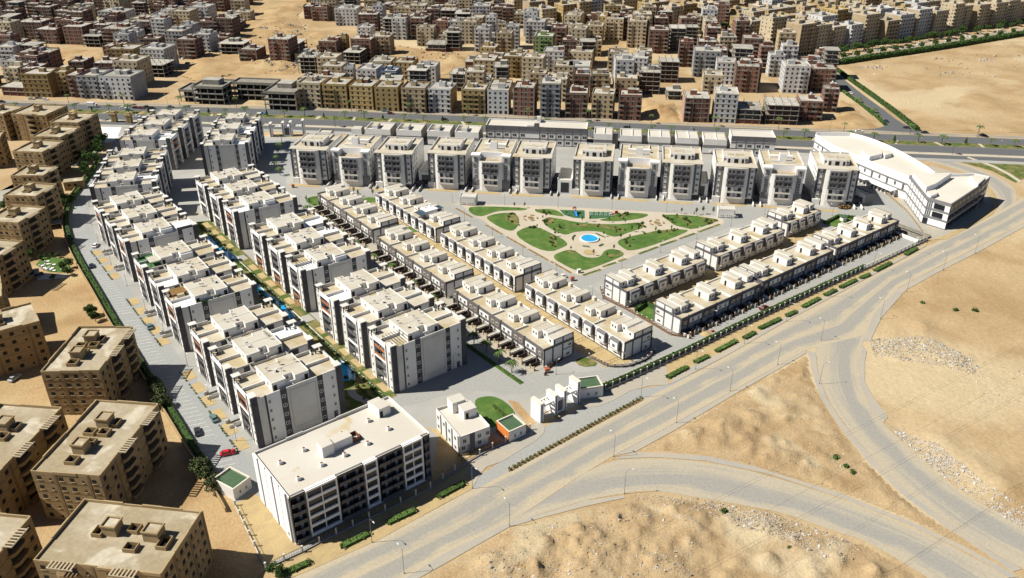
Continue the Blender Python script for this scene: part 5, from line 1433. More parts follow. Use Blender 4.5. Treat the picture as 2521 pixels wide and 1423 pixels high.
def school(label, x, y, W, D, H, cols, rz, mid=None):
    t = thing('office_block', label, 'building', (x, y, 0), rz)
    MB().box(0, W, 0, D, 0, H, 'white').build('wall', t)
    b = MB(); b.box(-.1, W + .1, -.15, .0, H - 1.9, H + .9, 'slate', True)
    for z in (.0, 3.9, 7.4): b.box(-.1, W + .1, -.15, 0, z, z + .5, 'slate', True)
    n = len(cols)
    for c in cols: b.box(c - 2.45, c - 2.15, -.22, 0, 0, H + .9, 'slate', True)
    b.box(W + .0, W + .1, 0, D, 0, H + .9, 'grey_mid', True); b.build('facade_band', t)
    for c in cols:
        for z in (1.5, 5.2): put_window(t, window_mesh(2.2, 1.5), c, -.02, z, 'front')
    MB().box(.3, W - .3, .3, D - .3, H, H + .05, 'roof_pale').build('roof', t)
    b = MB(); b.box(0, W, 0, .3, H, H + .9, 'slate'); b.box(0, W, D - .3, D, H, H + .9, 'white'); b.box(0, .3, .3, D - .3, H, H + .9, 'white'); b.box(W - .3, W, .3, D - .3, H, H + .9, 'white')
    if mid:
        b.boxt(mid, mid + 4, 0.3, D * .6, H, H + 1.6, 'white', 'roof_pale'); b.boxt(mid + 4.4, mid + 7, .1, 2.6, H, H + 3.2, 'slate', 'roof_pale'); b.boxt(mid + 4.6, mid + 6.8, D - 2.6, D + .2, H, H + 3.4, 'white', 'roof_pale')
    b.build('parapet', t)
    return t
school('long three storey grey framed block with white window bays beside the highway', -15.2, 468.0, 58.6, 13.5, 10.2, [2.6 + 4.75 * i for i in range(5)] + [33.6 + 4.75 * i for i in range(6)], R(-7.5), 24)
school('three storey white and grey office at the end of the highway shop row', 122.6, 447.0, 24.0, 13.5, 10.4, [5.2, 10.2, 15.2, 19.8], R(-7.5))

# ================================================================ BEIGE ESTATE
def pergola_mesh(Lp, w=2.1):
    b = MB(); n = int(Lp / .9)
    for i in range(n + 1): b.box(i * .9, i * .9 + .38, -w, 0, 0, .25, 'stone_beige', True)
    b.box(0, Lp, -w - .15, -w, -.05, .3, 'stone_beige', True)
    return b.mesh('slatted_canopy')
PERG = pergola_mesh(6.2)
def curved_balcony(Lp=5.6):
    b = MB()
    pts = [(0, 0.05), (0.2, -.7), (1.2, -1.25), (Lp - 1.2, -1.25), (Lp - .2, -.7), (Lp, 0.05)]
    b.prism(pts, 0, .95, 'beige', 'beige_dark', True)
    b.box(.5, Lp - .5, -.02, .02, .95, 2.5, 'void', True)
    return b.mesh('balcony')
CBAL = curved_balcony()
def beige_block(label, loc, rz, W, D, cols_f, cols_r, bal_r, bal_f=(), roof=1, H=15.6, canopy=True):
    t = thing('beige_apartment_building', label, 'apartment block', loc, rz, 'beige apartment buildings')
    w = MB(); w.box(0, W, 0, D, 0, H, 'beige'); w.build('wall', t)
    g_ = MB()
    for f in range(1, 5): g_.box(-.05, W + .05, -.05, D + .05, f * 3.1 + .35, f * 3.1 + .5, 'beige_dark', True)
    for c in cols_f[1::3]: g_.box(c + 1.2, c + 1.9, -.07, .05, 0, H + .6, 'beige_dark', True)
    for c in cols_r[1::3]: g_.box(W - .05, W + .07, c + 1.3, c + 2.1, 0, H + .6, 'beige_dark', True)
    g_.build('facade_groove', t)
    WB, WSM = hole_mesh(1.25, 1.3), hole_mesh(.65, .75)
    for f in range(5):
        z = f * 3.1 + 1.15
        for i, c in enumerate(cols_f): put_window(t, WSM if i % 3 == 1 else WB, c, -.0 if i % 3 != 1 else -.0, z, 'front')
        for i, c in enumerate(cols_r): put_window(t, WSM if i % 4 == 2 else WB, W, c, z, 'right')
        for c in bal_r: obj('balcony', CBAL, t, loc=(W, c, f * 3.1 + .2), rz=SIDE['right'])
        for c in bal_f: obj('balcony', CBAL, t, loc=(c, 0, f * 3.1 + .2))
    if canopy:
        for c in bal_r: obj('slatted_canopy', PERG, t, loc=(W, c - .3, H + .95), rz=SIDE['right'])
        for c in bal_f: obj('slatted_canopy', PERG, t, loc=(c - .3, 0, H + .95))
    r = MB(); r.box(.25, W - .25, .25, D - .25, H, H + .06, 'roof_beige'); r.build('roof', t)
    p = MB()
    hh = (.95, .6)
    def run(ax, a, b_, o, th):
        n = max(2, int((b_ - a) / 5))
        for i in range(n):
            u0, u1 = a + (b_ - a) * i / n, a + (b_ - a) * (i + 1) / n
            h = H + (.9 if (i + int(a + o)) % 3 else .65)
            s = .12 if i % 2 else 0
            if ax == 'x': p.box(u0, u1, o - s if o < 1 else o, o + th if o < 1 else o + th + s, H, h, 'beige_light')
            else: p.box(o - s if o < 1 else o, o + th if o < 1 else o + th + s, u0, u1, H, h, 'beige_light')
    run('x', 0, W, 0, .25); run('x', 0, W, D - .25, .25); run('y', .25, D - .25, 0, .25); run('y', .25, D - .25, W - .25, .25)
    p.build('parapet', t)
    q = MB()
    def well(x, y, a, b_, h=1.2):
        q.box(x, x + a, y, y + .2, H, H + h, 'beige'); q.box(x, x + a, y + b_ - .2, y + b_, H, H + h, 'beige'); q.box(x, x + .2, y + .2, y + b_ - .2, H, H + h, 'beige'); q.box(x + a - .2, x + a, y + .2, y + b_ - .2, H, H + h, 'beige'); q.box(x + .2, x + a - .2, y + .2, y + b_ - .2, H + .07, H + .1, 'void')
    def head(x, y, a, b_, h=2.7):
        q.box(x, x + a, y, y + b_, H, H + h, 'beige_light'); q.box(x - .2, x + a + .2, y - .2, y + .15, H + h, H + h + .45, 'beige'); q.box(x - .2, x + a + .2, y + b_ - .15, y + b_ + .2, H + h, H + h + .45, 'beige'); q.box(x - .2, x + .15, y + .15, y + b_ - .15, H + h, H + h + .45, 'beige'); q.box(x + a - .15, x + a + .2, y + .15, y + b_ - .15, H + h, H + h + .45, 'beige'); q.box(x + .15, x + a - .15, y + .15, y + b_ - .15, H + h, H + h + .05, 'roof_beige')
    cx, cy = W * .45, D * .45
    if roof == 2:
        if D > W:
            head(cx - 1.6, D * .62, 3.4, 3.6); well(cx - 3.4, D * .5, 3, 2.6); well(cx + .6, D * .5, 2.8, 2.8); well(cx + 2.2, D * .64, 1.6, 3)
            head(cx - 1.8, D * .26, 3.2, 3.4); well(cx - 1.6, D * .12, 3, 2.8); well(cx - .6, D * .39, 2.4, 1.8)
        else:
            head(W * .36, D * .48, 3.4, 3.2); well(W * .28, D * .44, 2.4, 3); well(W * .53, D * .55, 2.6, 2.6); head(W * .70, D * .46, 3.8, 3.2); well(W * .83, D * .36, 2.6, 3.6); well(W * .60, D * .27, 3.0, 2.4); well(W * .66, D * .55, 1.4, 2.4)
    else:
        head(cx - 1.4, cy, 3.4, 3.4); well(cx - 1.2, cy - 2.4, 3.2, 2.2, .8)
    q.build('roof_head', t)
    return t
def bb(label, fr, rz_deg, W, D, Z=16.3, **kw):
    """placed by its near right roof corner"""
    x, y = G(fr[0], fr[1], Z); a = R(rz_deg)
    o = (x - W * math.cos(a), y - W * math.sin(a), 0)
    cf = [1.8 + i * (W - 3.6) / 5 for i in range(6)]
    cr = kw.pop('cols_r', [1.8 + i * (D - 3.6) / 7 for i in range(8)])
    br = kw.pop('bal_r', (D * .30, D * .68))
    cr = [c for c in cr if not any(b_ - 1.0 < c < b_ + 6.4 for b_ in br)]
    bf = kw.pop('bal_f', ())
    cf = [c for c in cf if not any(b_ - 1.0 < c < b_ + 6.2 for b_ in bf)]
    return beige_block(label, o, a, W, D, cf, cr, br, bf, **kw)
z2 = ZM(0, 850, .4028)
b1 = G(*z2(980, 1400), 16.3)
bb('beige building with roof rubble free deck and slatted canopies on its near front', z2(980, 1400), -8, 30, 19.4, bal_r=(), bal_f=(5, 19.5), roof=2)
bb('beige building with roof debris and slatted canopies, beside the olive trees', z2(605, 800), -6.5, 18.4, 30.5, roof=2)
bb('beige building at the hedge with white balcony canopies and four roof light wells', z2(605, 155), 1, 17.5, 26, roof=2)
x, y = G(*z2(378, 380), 16.3); a = R(-6.5)
def bb_br(label, br_px, rz_deg, W, D, **kw):
    """placed by its far right roof corner"""
    x, y = G(br_px[0], br_px[1], 16.3); a = R(rz_deg)
    fx, fy = x + D * math.sin(a), y - D * math.cos(a)
    cf = [1.8 + i * (W - 3.6) / 5 for i in range(6)]
    br = kw.pop('bal_r', (D * .30, D * .68)); cr = [1.8 + i * (D - 3.6) / 7 for i in range(8)]
    cr = [c for c in cr if not any(b_ - 1.0 < c < b_ + 6.4 for b_ in br)]
    return beige_block(label, (fx - W * math.cos(a), fy - W * math.sin(a), 0), a, W, D, cf, cr, br, (), **kw)
bb_br('beige building with slatted canopies at the sand track, its near part cut by the view', z2(378, 380), -6.5, 18.4, 30.5, roof=2)
bb_br('beige building standing beside the roof debris building with one canopy showing', z2(188, 1045), -6.5, 18.4, 30.5, roof=1)
bb('beige building turned toward the garden plot, single roof head and curved side balconies', (97, 788.5), 36, 21, 15.5, roof=1, bal_r=())
bb('beige building with plain window wall beside the small garden plot', (5, 727.7), 30, 20, 17, roof=1, bal_r=())
kA = dict(roof=1, canopy=True, bal_r=(5.2,))
bb('beige building in the far corner beside the highway, its deck half hidden', (6.5, 280.7), -14, 19, 17, **kA)
bb('beige building beside the highway median with washing on its balconies', (112, 283), -8, 22, 20, bal_f=(9,), roof=1, bal_r=())
bb('beige building nearest the estate gate pillars', (191.5, 302.5), -8, 17.5, 19, **kA)
bb('beige building second from the estate gate pillars in the stepped row', (148.7, 338), -8, 17, 18.5, **kA)
bb('beige building with air conditioners beside the parked cars under trees', (102.6, 375), -8, 16.5, 18.5, **kA)
bb('beige building beside the small yellow utility house', (104, 432.6), -2, 15.5, 13.5, **kA)
bb('beige building between the yellow utility house and the shaded garden', (88, 483.4), -7, 16, 15.5, **kA)
bb('beige building with a pale balcony canopy above the shaded sand court', (44, 549), -9, 16, 17.5, **kA)
bb('beige building above the garden plot with curved balconies', (-22, 642), -9, 15, 18, **kA)
bb('beige building with yellowish deck edge standing behind the stepped row', (0, 339), 20, 16, 13, roof=1, bal_r=())
x, y = G(176, 470); t = thing('utility_house', 'small yellow beige utility house beside the hedge wall', 'building', (x - 3.2, y, 0), R(20))
MB().box(0, 9, 0, 5, 0, 4.2, 'beige').box(-.15, 9.15, -.15, 5.15, 4.2, 4.5, 'beige_light').box(.2, 8.8, .2, 4.8, 4.5, 4.55, 'roof_beige').build('wall', t); put_window(t, hole_mesh(1.4, 1.0), 2.5, 0, 2.2, 'front'); put_window(t, hole_mesh(1.4, 1.0), 5.2, 0, 2.2, 'front')
# ================================================================ THE CITY BEYOND THE HIGHWAY
def city_parts(W, D, fl, kind, rnd, wall='brick', accent=None, front_bal=True):
    """returns [(part name, MB, kind)] ; front faces -Y, origin at front centre"""
    fh = 3.05; H = fl * fh; x0, x1 = -W / 2, W / 2
    out = []
    w, bd, wi, ba, rf, hd = MB(), MB(), MB(), MB(), MB(), MB()
    def holes(side, n, z, ww, hh, skip=0.0, gl='void'):
        for i in range(n):
            if rnd.random() < skip: continue
            u = (i + .5) / n
            if side == 'f': X = x0 + W * u; wi.poly([(X - ww / 2, -.03, z), (X + ww / 2, -.03, z), (X + ww / 2, -.03, z + hh), (X - ww / 2, -.03, z + hh)], gl)
            elif side == 'l': Y = D * (1 - u); wi.poly([(x0 - .03, Y + ww / 2, z), (x0 - .03, Y - ww / 2, z), (x0 - .03, Y - ww / 2, z + hh), (x0 - .03, Y + ww / 2, z + hh)], gl)
            else: Y = D * u; wi.poly([(x1 + .03, Y - ww / 2, z), (x1 + .03, Y + ww / 2, z), (x1 + .03, Y + ww / 2, z + hh), (x1 + .03, Y - ww / 2, z + hh)], gl)
    if kind == 'frame':
        core_tone = rnd.choice(['concrete_dark', 'brick_dark', 'void', 'concrete_dark'])  # dark core box; its colour stands for the shade inside the open frame
        w.box(x0 + 1.6, x1 - 1.6, 1.6, D - 1.6, 0, H - .3, core_tone)
        if rnd.random() < .5: w.box(x0 + .3, x1 - .3, .3, D - .3, 0, fh * rnd.choice([1, 2]) - .3, 'brick')
        for f in range(1, fl + 1): bd.box(x0 - .3, x1 + .3, -.3, D + .3, f * fh - .3, f * fh, 'concrete')
        nx, ny = max(2, int(W / 4.5)) + 1, max(2, int(D / 5)) + 1
        for i in range(nx):
            for j in range(ny):
                X = x0 + (W - .4) * i / (nx - 1); Y = (D - .4) * j / (ny - 1)
                if 0 < i < nx - 1 and 0 < j < ny - 1: continue
                bd.box(X, X + .4, Y, Y + .4, 0, H - .3, 'concrete')
        stub = rnd.random() < .5
        for i in range(nx):
            for j in range(ny):
                X = x0 + (W - .4) * i / (nx - 1); Y = (D - .4) * j / (ny - 1)
                if stub: hd.box(X, X + .35, Y, Y + .35, H, H + rnd.uniform(.8, 2.4), 'concrete')
        rf.box(x0 - .2, x1 + .2, -.2, D + .2, H, H + .08, 'roof_grey')
    else:
        w.box(x0, x1, 0, D, 0, H, wall)
        side_m = accent or wall
        if accent: 
            w.box(x1, x1 + .06, 0, D, 0, H, accent, True); w.box(x0 - .06, x0, 0, D, 0, H, accent, True)
        brick = wall.startswith('brick')
        if brick:
            for f in range(1, fl + 1): bd.box(x0 - .09, x1 + .09, -.09, D + .09, f * fh - .35, f * fh, 'concrete', True)
            n = max(2, int(W / 4.2))
            for i in range(n + 1):
                X = x0 + (W - .4) * i / n; bd.box(X, X + .4, -.1, .0, 0, H, 'concrete')
            for i in range(max(2, int(D / 5)) + 1):
                Y = (D - .4) * i / max(2, int(D / 5)); bd.box(x1, x1 + .1, Y, Y + .4, 0, H, 'concrete'); bd.box(x0 - .1, x0, Y, Y + .4, 0, H, 'concrete')
        elif rnd.random() < .6:
            for f in range(1, fl + 1): bd.box(x0 - .12, x1 + .12, -.12, D + .06, f * fh - .2, f * fh, rnd.choice(['c_cream', wall]), True)
        nf = max(3, int(W / 3.3)); ns = max(3, int(D / 3.6))
        balcols = [i for i in range(nf) if rnd.random() < .45] if front_bal else []
        if front_bal and rnd.random() < .5: balcols = [0, nf - 1]
        cw = W / nf
        for f in range(fl):
            z = f * fh + (1.0 if f else .6)
            holes('f', nf, z, 1.25 if f else 1.7, 1.4 if f else 2.0)
            holes('r', ns, z, 1.0, 1.2, .12); holes('l', ns, z, 1.0, 1.2, .12)
            if f:
                for i in balcols:
                    X0 = x0 + cw * i + .15; X1 = x0 + cw * (i + 1) - .15
                    ba.box(X0, X1, -1.25, 0, f * fh - .12, f * fh + .02, side_m if not brick else 'concrete', True)
                    ba.box(X0, X1, -1.25, -1.1, f * fh + .02, f * fh + .95, wall if not brick else rnd.choice(['brick', 'concrete']), True)
                    ba.box(X0, X0 + .12, -1.1, 0, f * fh + .02, f * fh + .95, wall if not brick else 'concrete', True); ba.box(X1 - .12, X1, -1.1, 0, f * fh + .02, f * fh + .95, wall if not brick else 'concrete', True)
        rf.box(x0 + .2, x1 - .2, .2, D - .2, H, H + .06, 'roof_grey')
        pm = 'brick' if brick else wall
        hp = rnd.choice([.6, .9, 1.1])
        for a in ((x0, x1, 0, .2), (x0, x1, D - .2, D), (x0, x0 + .2, .2, D - .2), (x1 - .2, x1, .2, D - .2)):
            if brick and rnd.random() < .4: continue
            rf.box(*a, H, H + hp, pm)
        if brick and rnd.random() < .6:
            for i in range(4):
                for j in range(3): hd.box(x0 + .3 + (W - 1) * i / 3, x0 + .65 + (W - 1) * i / 3, .3 + (D - 1) * j / 2, .65 + (D - 1) * j / 2, H, H + rnd.uniform(.6, 2.2), 'concrete')
    a = rnd.uniform(.15, .45)
    hw, hd_ = rnd.uniform(3, 5), rnd.uniform(3, 5)
    sx = x0 + W * a
    if kind != 'frame' or rnd.random() < .5:
        hm_ = wall if kind != 'frame' else 'concrete'
        hd.boxt(sx, sx + hw, D * .45, D * .45 + hd_, H, H + rnd.uniform(2.4, 3.2), hm_, 'roof_grey')
        if rnd.random() < .5: hd.boxt(sx + hw, min(x1 - .5, sx + hw + rnd.uniform(2, 5)), D * .5, D * .85, H, H + rnd.uniform(1.6, 2.6), rnd.choice([hm_, 'brick', 'c_grey']), 'roof_grey')
        if rnd.random() < .4: hd.cyl(sx + 1, D * .5, H + 2.6, H + 4.0, .6, .6, rnd.choice(['c_blue', 'metal_white', 'c_white']), 7)
        for _ in range(rnd.randint(0, 3)): 
            X, Y = rnd.uniform(x0 + 1, x1 - 1), rnd.uniform(1, D - 1); hd.box(X - .5, X + .5, Y - .5, Y + .5, H, H + rnd.uniform(.5, 1.1), rnd.choice(['metal_white', 'rust', 'c_grey', 'brick']))
    for nm, mb, kd in (('wall', w, None), ('floor_bands', bd, 'stuff'), ('windows', wi, 'stuff'), ('balconies', ba, 'stuff'), ('roof', rf, None), ('roof_structures', hd, 'stuff')):
        if mb.f: out.append((nm, mb, kd))
    return out
PLAN = []   # (x, y, rz, W, D, fl, kind, wall, accent, region)
def base_px(x, y):
    dy, dz = y, -CAMH
    zc = dy * _c - dz * _s; yc = dy * _s + dz * _c
    return (PXW / 2 + FPX * x / zc, PXH / 2 - FPX * yc / zc, zc)
NAMES = dict(brick='red brick', brick_dark='dark brick', c_white='white', c_cream='cream', c_beige='beige', c_yellow='yellow', c_ochre='ochre', c_grey='grey', c_blue='blue', c_green='green', c_pink='pink', concrete='bare concrete')
rc = random.Random(21)
def hand(x0, x1, yb, fl, wall, region, k=1.0, ox=0, oy=0, depth=None, accent=None, ang=-8):
    X0, X1, Y = ox + x0 * k, ox + x1 * k, oy + yb * k
    x, y = G((X0 + X1) / 2, Y)
    zc = base_px(x, y)[2]
    W = max(5, (X1 - X0) * zc / FPX)
    kind = 'frame' if wall == 'frame' else 'plaster'
    PLAN.append((x, y, R(ang + rc.uniform(-2.5, 2.5)), W, depth or min(18, W * rc.uniform(.95, 1.25)), fl, kind, wall, accent, region))
FR = 'facing the highway'
for q in ((736, 795, 264, 5, 'c_cream', 'c_ochre'), (798, 858, 267, 5, 'c_yellow', 'c_ochre'), (863, 921, 270, 5, 'c_yellow', 'c_ochre'), (925, 983, 274, 5, 'c_yellow', 'c_ochre'), (990, 1050, 277, 5, 'c_beige', 'c_yellow'), (1055, 1112, 278, 5, 'c_white', 'c_yellow'), (1137, 1195, 280, 5, 'c_yellow', 'c_ochre'), (1200, 1252, 282, 5, 'c_white', 'c_beige'), (1263, 1315, 285, 6, 'brick', None), (1329, 1378, 289, 7, 'c_grey', None), (1391, 1444, 290, 5, 'brick', None), (1455, 1508, 292, 5, 'c_beige', 'c_yellow'), (1521, 1576, 296, 5, 'brick', None), (1682, 1743, 301, 5, 'brick', 'c_pink'), (1754, 1809, 303, 6, 'c_white', 'c_cream'), (1812, 1870, 305, 3, 'frame', None), (1884, 1960, 307, 4, 'frame', None), (1964, 2020, 298, 4, 'brick', None), (2022, 2057, 276, 5, 'brick', None),
          (62, 132, 239, 5, 'c_ochre', 'c_ochre'), (136, 175, 232, 5, 'c_yellow', None), (176, 215, 240, 5, 'brick', None), (198, 252, 243, 5, 'c_grey', None), (252, 335, 246, 5, 'c_white', 'c_grey'), (5, 66, 236, 2, 'frame', None)):
    hand(*q[:5], FR, accent=q[5])
SB = 'behind the highway row'
for q in ((0, 46, 165, 5, 'c_white'), (48, 128, 182, 5, 'brick'), (288, 352, 216, 6, 'c_cream'), (346, 408, 190, 3, 'frame'), (270, 340, 172, 5, 'c_ochre'), (352, 415, 172, 5, 'c_white'), (205, 250, 116, 3, 'frame'), (255, 322, 116, 5, 'brick'), (162, 212, 110, 5, 'brick'), (92, 150, 108, 4, 'brick_dark'), (50, 115, 98, 5, 'brick_dark'), (0, 40, 110, 6, 'c_cream'), (410, 458, 123, 5, 'c_grey'), (450, 482, 108, 5, 'c_white'), (378, 414, 100, 6, 'c_white'), (325, 375, 80, 4, 'c_cream'), (378, 420, 70, 4, 'c_white'), (428, 474, 70, 5, 'c_cream'), (245, 316, 62, 4, 'c_white'), (472, 518, 58, 5, 'c_white'), (540, 604, 136, 3, 'frame'), (470, 556, 28, 4, 'brick'),
          (788, 832, 152, 5, 'brick'), (828, 856, 142, 5, 'c_yellow'), (846, 888, 158, 3, 'frame'), (866, 915, 146, 5, 'brick'), (914, 962, 138, 5, 'c_beige'), (880, 915, 94, 3, 'c_white'), (686, 740, 134, 3, 'frame'), (768, 809, 52, 4, 'brick'), (826, 882, 64, 5, 'c_white'), (895, 918, 66, 5, 'c_cream'), (920, 945, 66, 6, 'c_white'), (966, 1002, 98, 6, 'c_white'), (1012, 1048, 97, 6, 'brick'), (1048, 1098, 128, 2, 'frame'), (1096, 1132, 126, 5, 'frame'), (1136, 1174, 108, 6, 'c_cream'), (1168, 1206, 128, 6, 'c_white'), (1196, 1222, 96, 6, 'c_white'),
          (790, 845, 206, 4, 'c_beige'), (912, 965, 195, 4, 'c_cream'), (970, 1018, 196, 4, 'c_yellow'), (1028, 1074, 208, 4, 'c_white'), (1108, 1160, 225, 4, 'frame'), (1165, 1218, 190, 4, 'c_beige'), (1146, 1192, 232, 5, 'c_cream'), (850, 872, 212, 4, 'c_white'), (880, 930, 215, 4, 'c_white'), (940, 978, 220, 4, 'c_blue'),
          (1236, 1283, 192, 5, 'c_ochre'), (1222, 1260, 140, 6, 'c_beige'), (1293, 1340, 108, 6, 'c_white'), (1316, 1360, 148, 6, 'c_green'), (1356, 1393, 125, 6, 'brick'), (1337, 1386, 178, 5, 'c_white'), (1362, 1410, 206, 4, 'c_cream'), (1397, 1450, 206, 4, 'c_white'), (1397, 1456, 170, 4, 'c_cream'), (1440, 1482, 110, 5, 'c_beige'), (1488, 1532, 100, 6, 'c_cream'), (1542, 1588, 118, 7, 'c_cream'), (1506, 1558, 200, 5, 'c_white'), (1448, 1500, 222, 3, 'frame'), (1512, 1566, 240, 4, 'c_beige'), (1572, 1622, 232, 5, 'frame'), (1620, 1668, 204, 5, 'frame'), (1595, 1642, 132, 6, 'brick'), (1645, 1684, 125, 6, 'frame'), (1668, 1702, 165, 6, 'brick'), (1705, 1768, 190, 6, 'c_grey'), (1760, 1806, 208, 5, 'c_white'), (1640, 1676, 246, 2, 'frame'), (1728, 1774, 232, 4, 'c_cream'),
          (1806, 1862, 228, 6, 'brick'), (1820, 1868, 220, 6, 'brick'), (1890, 1925, 190, 5, 'c_white'), (1918, 1955, 185, 7, 'c_white'), (1925, 1985, 230, 6, 'c_white'), (1972, 2015, 205, 5, 'brick'), (1996, 2050, 225, 5, 'brick'), (1800, 1846, 180, 6, 'frame'), (1826, 1872, 155, 6, 'brick'), (1868, 1900, 165, 5, 'brick'), (1910, 1950, 150, 7, 'c_beige'), (2010, 2048, 160, 3, 'brick')):
    hand(*q, SB)
# unfinished concrete complex facing the highway
OPEN = [GL(p) for p in ([(590, 0), (765, 0), (735, 45), (760, 72), (830, 82), (880, 78), (935, 100), (900, 118), (780, 112), (742, 130), (737, 200), (735, 262), (450, 262), (390, 255), (340, 250), (360, 192), (430, 150), (495, 92), (560, 40), (590, -40), (560, -40), (520, 60), (480, 110), (430, 190), (420, 250), (735, 264), (740, -40)],
 [(110, 116), (290, 118), (290, 150), (250, 168), (150, 168), (115, 140)], [(945, 104), (1100, 125), (1185, 125), (1172, 165), (1120, 192), (960, 188), (900, 162), (930, 140)], [(1258, 98), (1292, 100), (1312, 140), (1345, 190), (1320, 206), (1296, 200), (1278, 130)],
 [(1415, 98), (1595, 122), (1602, 142), (1555, 172), (1490, 166), (1475, 130), (1420, 116)], [(1670, 168), (1722, 168), (1732, 215), (1640, 228), (1620, 200)], [(1572, 240), (1668, 248), (1684, 305), (1565, 305)], [(2060, 152), (2521, 60), (2900, 0), (2900, 400), (1990, 400), (1990, 290), (2060, 285), (2058, 200), (2030, 180)], [(620, -40), (760, -40), (740, 130), (620, 130)], [(450, 160), (740, 160), (740, 266), (450, 266)])]
def free(x, y, r):
    for p in PLAN:
        if (p[0] - x) ** 2 + (p[1] - y) ** 2 < (r + (p[3] + p[4]) * .27) ** 2: return False
    return True
def pick(px, py):
    t = rc.random()
    if px < 520: tab = [('brick_dark', .52), ('brick', .2), ('frame', .13), ('c_white', .07), ('c_cream', .08)]
    elif px < 1250: tab = [('brick', .28), ('frame', .18), ('brick_dark', .08), ('c_cream', .16), ('c_beige', .1), ('c_white', .13), ('c_yellow', .07)]
    elif px > 1650 and py > 70: tab = [('brick', .38), ('c_white', .22), ('frame', .15), ('c_cream', .25)]
    else: tab = [('c_cream', .28), ('c_beige', .14), ('c_white', .14), ('c_yellow', .07), ('brick', .24), ('frame', .13)]
    for nm, p in tab:
        t -= p
        if t <= 0: return nm
    return tab[-1][0]
# estate rows along the boulevard (upper right)
p0, p1 = G(2062, 138), G(2521, 66)
ba_ = math.atan2(p1[1] - p0[1], p1[0] - p0[0]); bd_ = (math.cos(ba_), math.sin(ba_)); bn = (-bd_[1], bd_[0])
BLV = 'along the tree boulevard'
for r, off in enumerate((14, 46, 70, 102, 126, 160, 184, 220, 245, 280)):
    s = -150 if r > 1 else -30
    while s < 420:
        W = rc.uniform(13, 19); D = rc.uniform(13, 17)
        if rc.random() < .06: s += 9
        st = rc.uniform(-2, 5)
        x, y = p0[0] + bd_[0] * (s + W / 2) + bn[0] * (off + st), p0[1] + bd_[1] * (s + W / 2) + bn[1] * (off + st)
        px, py, zc = base_px(x, y)
        if -60 < px < 2620 and -50 < py < 330 and not (px < 1830 and py > 70) and free(x + bn[0] * D / 2, y + bn[1] * D / 2, 8):
            PLAN.append((x, y, ba_, W, D, rc.choice([6, 7, 7, 8]) if r < 2 else rc.choice([5, 6, 6, 7]), 'plaster', rc.choice(['c_cream', 'c_cream', 'c_beige', 'c_beige', 'c_white', 'c_cream', 'c_yellow']), rc.choice([None, None, 'c_beige']), BLV))
        s += W + rc.choice([.6, 2.5, 4, 5])
# remaining plots
ha = R(-7.5); hd_v = (math.cos(ha), math.sin(ha)); hn = (-hd_v[1], hd_v[0])
FARQ = 'in the crowded quarter far behind the highway'
for r, off in enumerate((36, 58, 88, 110, 140, 162, 192, 214, 246, 268, 300, 322, 356, 380, 414, 440, 476, 500)):
    s = -640; c = 0
    while s < 420:
        W = rc.uniform(11, 18.5) if s < -100 else rc.uniform(10, 15.5); c += 1
        if c % 6 == 0: s += 9
        D = rc.uniform(11, 18)
        o_ = off + rc.uniform(-3, 3)
        x, y = 25 + hd_v[0] * s + hn[0] * o_, 499.5 + hd_v[1] * s + hn[1] * o_
        px, py, zc = base_px(x, y)
        ok = -70 < px < 2560 and -45 < py < 262 and not any(inside((x, y), o) or inside((x + hn[0] * D, y + hn[1] * D), o) for o in OPEN)
        if ok and rc.random() < .88 and free(x + hn[0] * D / 2, y + hn[1] * D / 2, 8.5):
            wl = pick(px, py)
            PLAN.append((x, y, ha + R(rc.choice([0, 0, 90, -90, 0]) * 0 + rc.uniform(-7, 7)), W, D, rc.choice([2, 3, 4, 5, 5, 6]) if px < 1250 else rc.choice([3, 4, 5, 6, 6, 7]), 'frame' if wl == 'frame' else 'plaster', wl, None, FARQ))
        s += W + rc.uniform(.8, 3.0)
PLAN.sort(key=lambda p: math.hypot(p[0], p[1]))
far = MB()
for i, (x, y, rz, W, D, fl, kind, wall, acc, reg) in enumerate(PLAN):
    rnd = random.Random(1000 + i)
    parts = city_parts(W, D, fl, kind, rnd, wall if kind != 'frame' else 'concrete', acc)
    if i < 290:
        desc = ('open concrete frame building' if kind == 'frame' else NAMES[wall] + ' apartment building')
        if acc and acc != wall: desc = NAMES[wall] + ' fronted apartment building with ' + NAMES[acc] + ' sides'
        lab = f'{["", "one", "two", "three", "four", "five", "six", "seven", "eight"][fl]} storey {desc} {reg}'
        t = thing('city_building', lab, 'building', (x, y, 0), rz, 'city buildings beyond the highway')
        for nm, mb, kd in parts: mb.build(nm, t, kind=kd)
    else:
        mtx = Matrix.Translation((x, y, 0)) @ Matrix.Rotation(rz, 4, 'Z')
        for nm, mb, kd in parts:
            o = len(far.v); inv = {v: k for k, v in mb.mi.items()}
            far.v += [tuple(mtx @ Vector(v)) for v in mb.v]
            for f, m in zip(mb.f, mb.m): far.f.append(tuple(o + j for j in f)); far.m.append(far.k(inv[m]))
if far.f:
    fo = far.build('far_buildings'); fo['kind'] = 'stuff'
    tag(fo, 'crowded mass of small far apartment buildings along the top', 'buildings')
print('city', len(PLAN))
